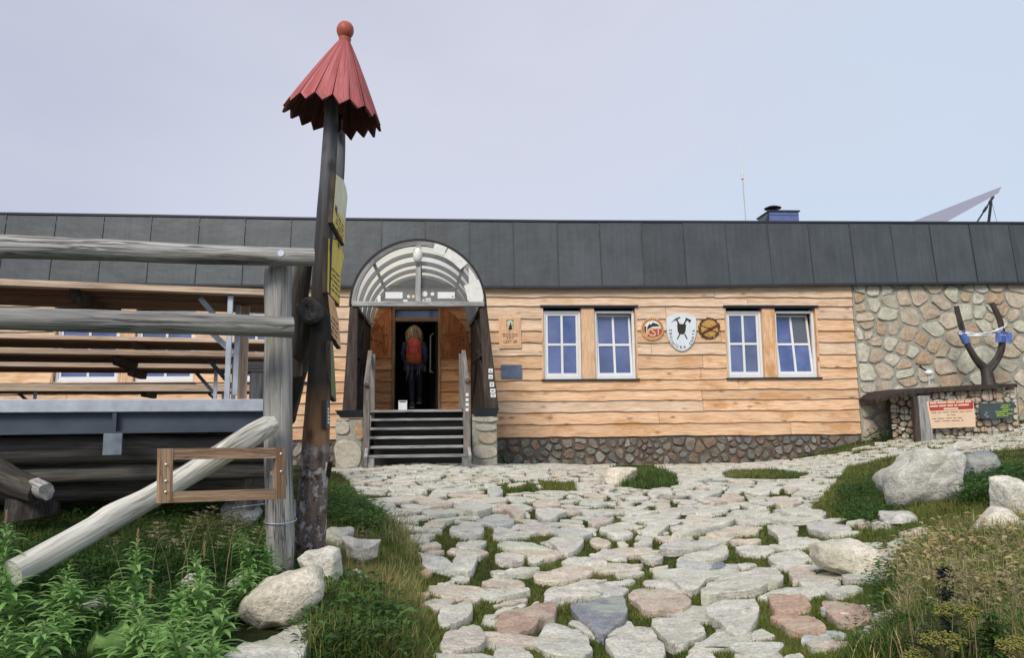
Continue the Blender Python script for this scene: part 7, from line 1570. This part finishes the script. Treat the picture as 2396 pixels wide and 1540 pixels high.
for k in range(4):
    ms, mh = panicle(k, .6); o = bpy.data.objects.new('grass_stem', None); C.objects.link(o); ORG[o.name] = Vector((0, 0, 0)); ms.build('stem', M['stem'], o); mh.build('seed_head', M['panicle'], o); PP.append(o)
GS = [(430, 1195, 3.7), (470, 1180, 3.9), (512, 1205, 3.8), (545, 1180, 4.0), (575, 1200, 3.9), (595, 1175, 4.1), (410, 1220, 3.5), (450, 1240, 3.4), (530, 1230, 3.6), (360, 1215, 3.6), (300, 1225, 3.5), (588, 1232, 3.8), (2230, 1245, 3.6), (2260, 1300, 3.2), (2150, 1265, 3.9), (2310, 1250, 3.4), (2360, 1230, 3.5), (2190, 1290, 3.6), (2375, 1310, 2.9), (2120, 1310, 3.9), (2290, 1345, 2.9), (925, 1215, 5.2), (950, 1240, 5.0), (858, 1240, 5.5), (2330, 1330, 2.8), (2210, 1350, 3.0), (2170, 1345, 3.2), (2080, 1330, 4.2), (2250, 1270, 3.0), (2285, 1230, 3.1), (2340, 1290, 2.7), (2130, 1370, 3.1), (2385, 1260, 2.8), (2205, 1300, 3.3), (2155, 1330, 3.4), (2268, 1340, 2.7)]
up2 = set()
for i, (px, py, t) in enumerate(GS):
    k = i % 4
    if k in up2:
        src = PP[k]; o = src.copy(); C.objects.link(o)
        for ch in src.children: c = ch.copy(); C.objects.link(c); c.parent = o
    else: o = PP[k]; up2.add(k)
    top = at_t(px, py, t); gz = float(G(top.x, top.y))-.02; s_ = (top.z-gz)/.6; o.location = (top.x, top.y, gz); o.scale = (1.2, 1.2, s_) if px > 1000 else (1.3, 1.3, s_); o.rotation_euler = (0, 0, random.uniform(0, 6.28))
    if px < 700: tag(o, 'slender grass stem with a feathery seed head left of the log post', 'grass stem', 'seed head stems left of the log post')
    elif px < 1000: tag(o, 'slender grass stem with a seed head at the left path edge', 'grass stem', 'seed head stems at the left path edge')
    else: tag(o, 'slender grass stem with a seed head in the dry grass on the right', 'grass stem', 'seed head stems in the dry grass')
# ---- umbels and dark spike on the right ----
for i, (px, py, t, R_, lb) in enumerate([(2240, 1420, 2.75, .075, 'wide yellow green umbel at the lower right, the highest of them'), (2205, 1490, 2.6, .07, 'yellow green umbel low at the right, left of the others'), (2390, 1500, 2.5, .07, 'yellow green umbel in the bottom right corner'), (2150, 1530, 2.7, .04, 'small umbel at the bottom edge left of the others')]):
    top = at_t(px, py, t); gz = float(G(top.x, top.y))-.02; root = empty('umbel_plant', (top.x, top.y, gz), lb, 'plant', 'yellow green umbels at the lower right'); ms = MB(); mh = MB(); b0 = top-Vector((0, 0, .07))
    tube(ms, [Vector((top.x+.01, top.y, gz)), b0.lerp(Vector((top.x, top.y, gz)), .5)+Vector((.01, 0, 0)), b0], [.005, .004, .0035], 6)
    for j in range(18):
        a = j*2.4; r = R_*math.sqrt((j+.5)/18); q = top+Vector((math.cos(a)*r, math.sin(a)*r, -.25*r*r/R_+random.uniform(-.006, .006))); tube(ms, [b0, b0.lerp(q, .6)+Vector((0, 0, -.006)), q], .001, 4, cap=False)
        for l_ in range(26):
            v = Vector((random.gauss(0, 1), random.gauss(0, 1), random.gauss(0, .5))).normalized()*random.uniform(.006, .017); lathe(mh, [(0, .004), (.0042, 0), (0, -.004)], q+v, seg=5, rnd=random.random())
    ms.build('stem', M['stem'], root); mh.build('flower_head', M['umbel'], root)
def spike(px, py, t, H0, lb, dens=200, mt='darkplant', w_=.05, nm='monkshood'):
    top = at_t(px, py, t); gz = float(G(top.x, top.y))-.02; root = empty(nm, (top.x, top.y, gz), lb, 'plant'); ms = MB(); tube(ms, [(top.x, top.y, gz), tuple(top)], [.005, .002], 6); ms.build('stem', M['stem'], root)
    H = top.z-gz; W = np.array([[top.x, top.y, gz+H*H0]]); W = np.repeat(W, dens, 0); W[:, 2] += rg.random(dens)*H*(1-H0); o = leaves('leaves', W, np.full(dens, w_), np.full(dens, .01), M[mt], rg.random(dens), '', spread=.014, k=4); o.data.transform(Matrix.Translation(-Vector(root.location))); o.parent = root
spike(2212, 1335, 3.2, .35, 'dark leafy spike standing among the russet grass on the right', 90, w_=.035)
spike(2165, 1468, 2.8, .3, 'low dark blue leaved spike at the lower right', 60, w_=.035)
spike(2318, 1440, 2.8, .3, 'green leafy spike near the right edge', 60, 'herb', .05, 'leafy_spike')
# big dock leaves at lower left
m = MB(); c0_ = at_t(318, 1470, 2.75); gz = float(G(c0_.x, c0_.y))
for i, (dx_, dz_, L_, tl) in enumerate([(.0, .12, .20, .9), (-.09, .08, .17, .5), (.09, .08, .18, .45), (.04, .02, .2, .2), (-.05, .0, .19, .15), (.13, .0, .17, .1), (-.13, .03, .15, .3), (.0, .06, .16, 1.1)]):
    b = Vector((c0_.x+dx_*.4, c0_.y+.02*i, gz)); d = Vector((dx_*4, -.35+.1*(i % 3), tl*1.6)).normalized(); s = d.cross(Vector((0, -1, .2))).normalized(); n_ = s.cross(d); V = []; N_ = 9
    for k in range(N_+1):
        u = k/N_; ww = L_*.32*math.sin(math.pi*min(1, .08+.92*u))**.7; L_ = L_; c = b+d*(L_*.85*u+.05)+n_*(.05*math.sin(u*2.5)); 
        for j in range(-3, 4): V.append(tuple(c+s*(ww*j/3)+n_*(.02*abs(j)/3+.006*math.sin(k*1.8+j*2))))
    m.add(V, [[k*7+j, k*7+j+1, k*7+j+8, k*7+j+7] for k in range(N_) for j in range(6)], 0, V, random.uniform(.5, .9))
tag(m.build('dock_plant', M['willow'], smooth=True), 'broad leaved dock plant at the bottom left among the willowherb', 'plant')
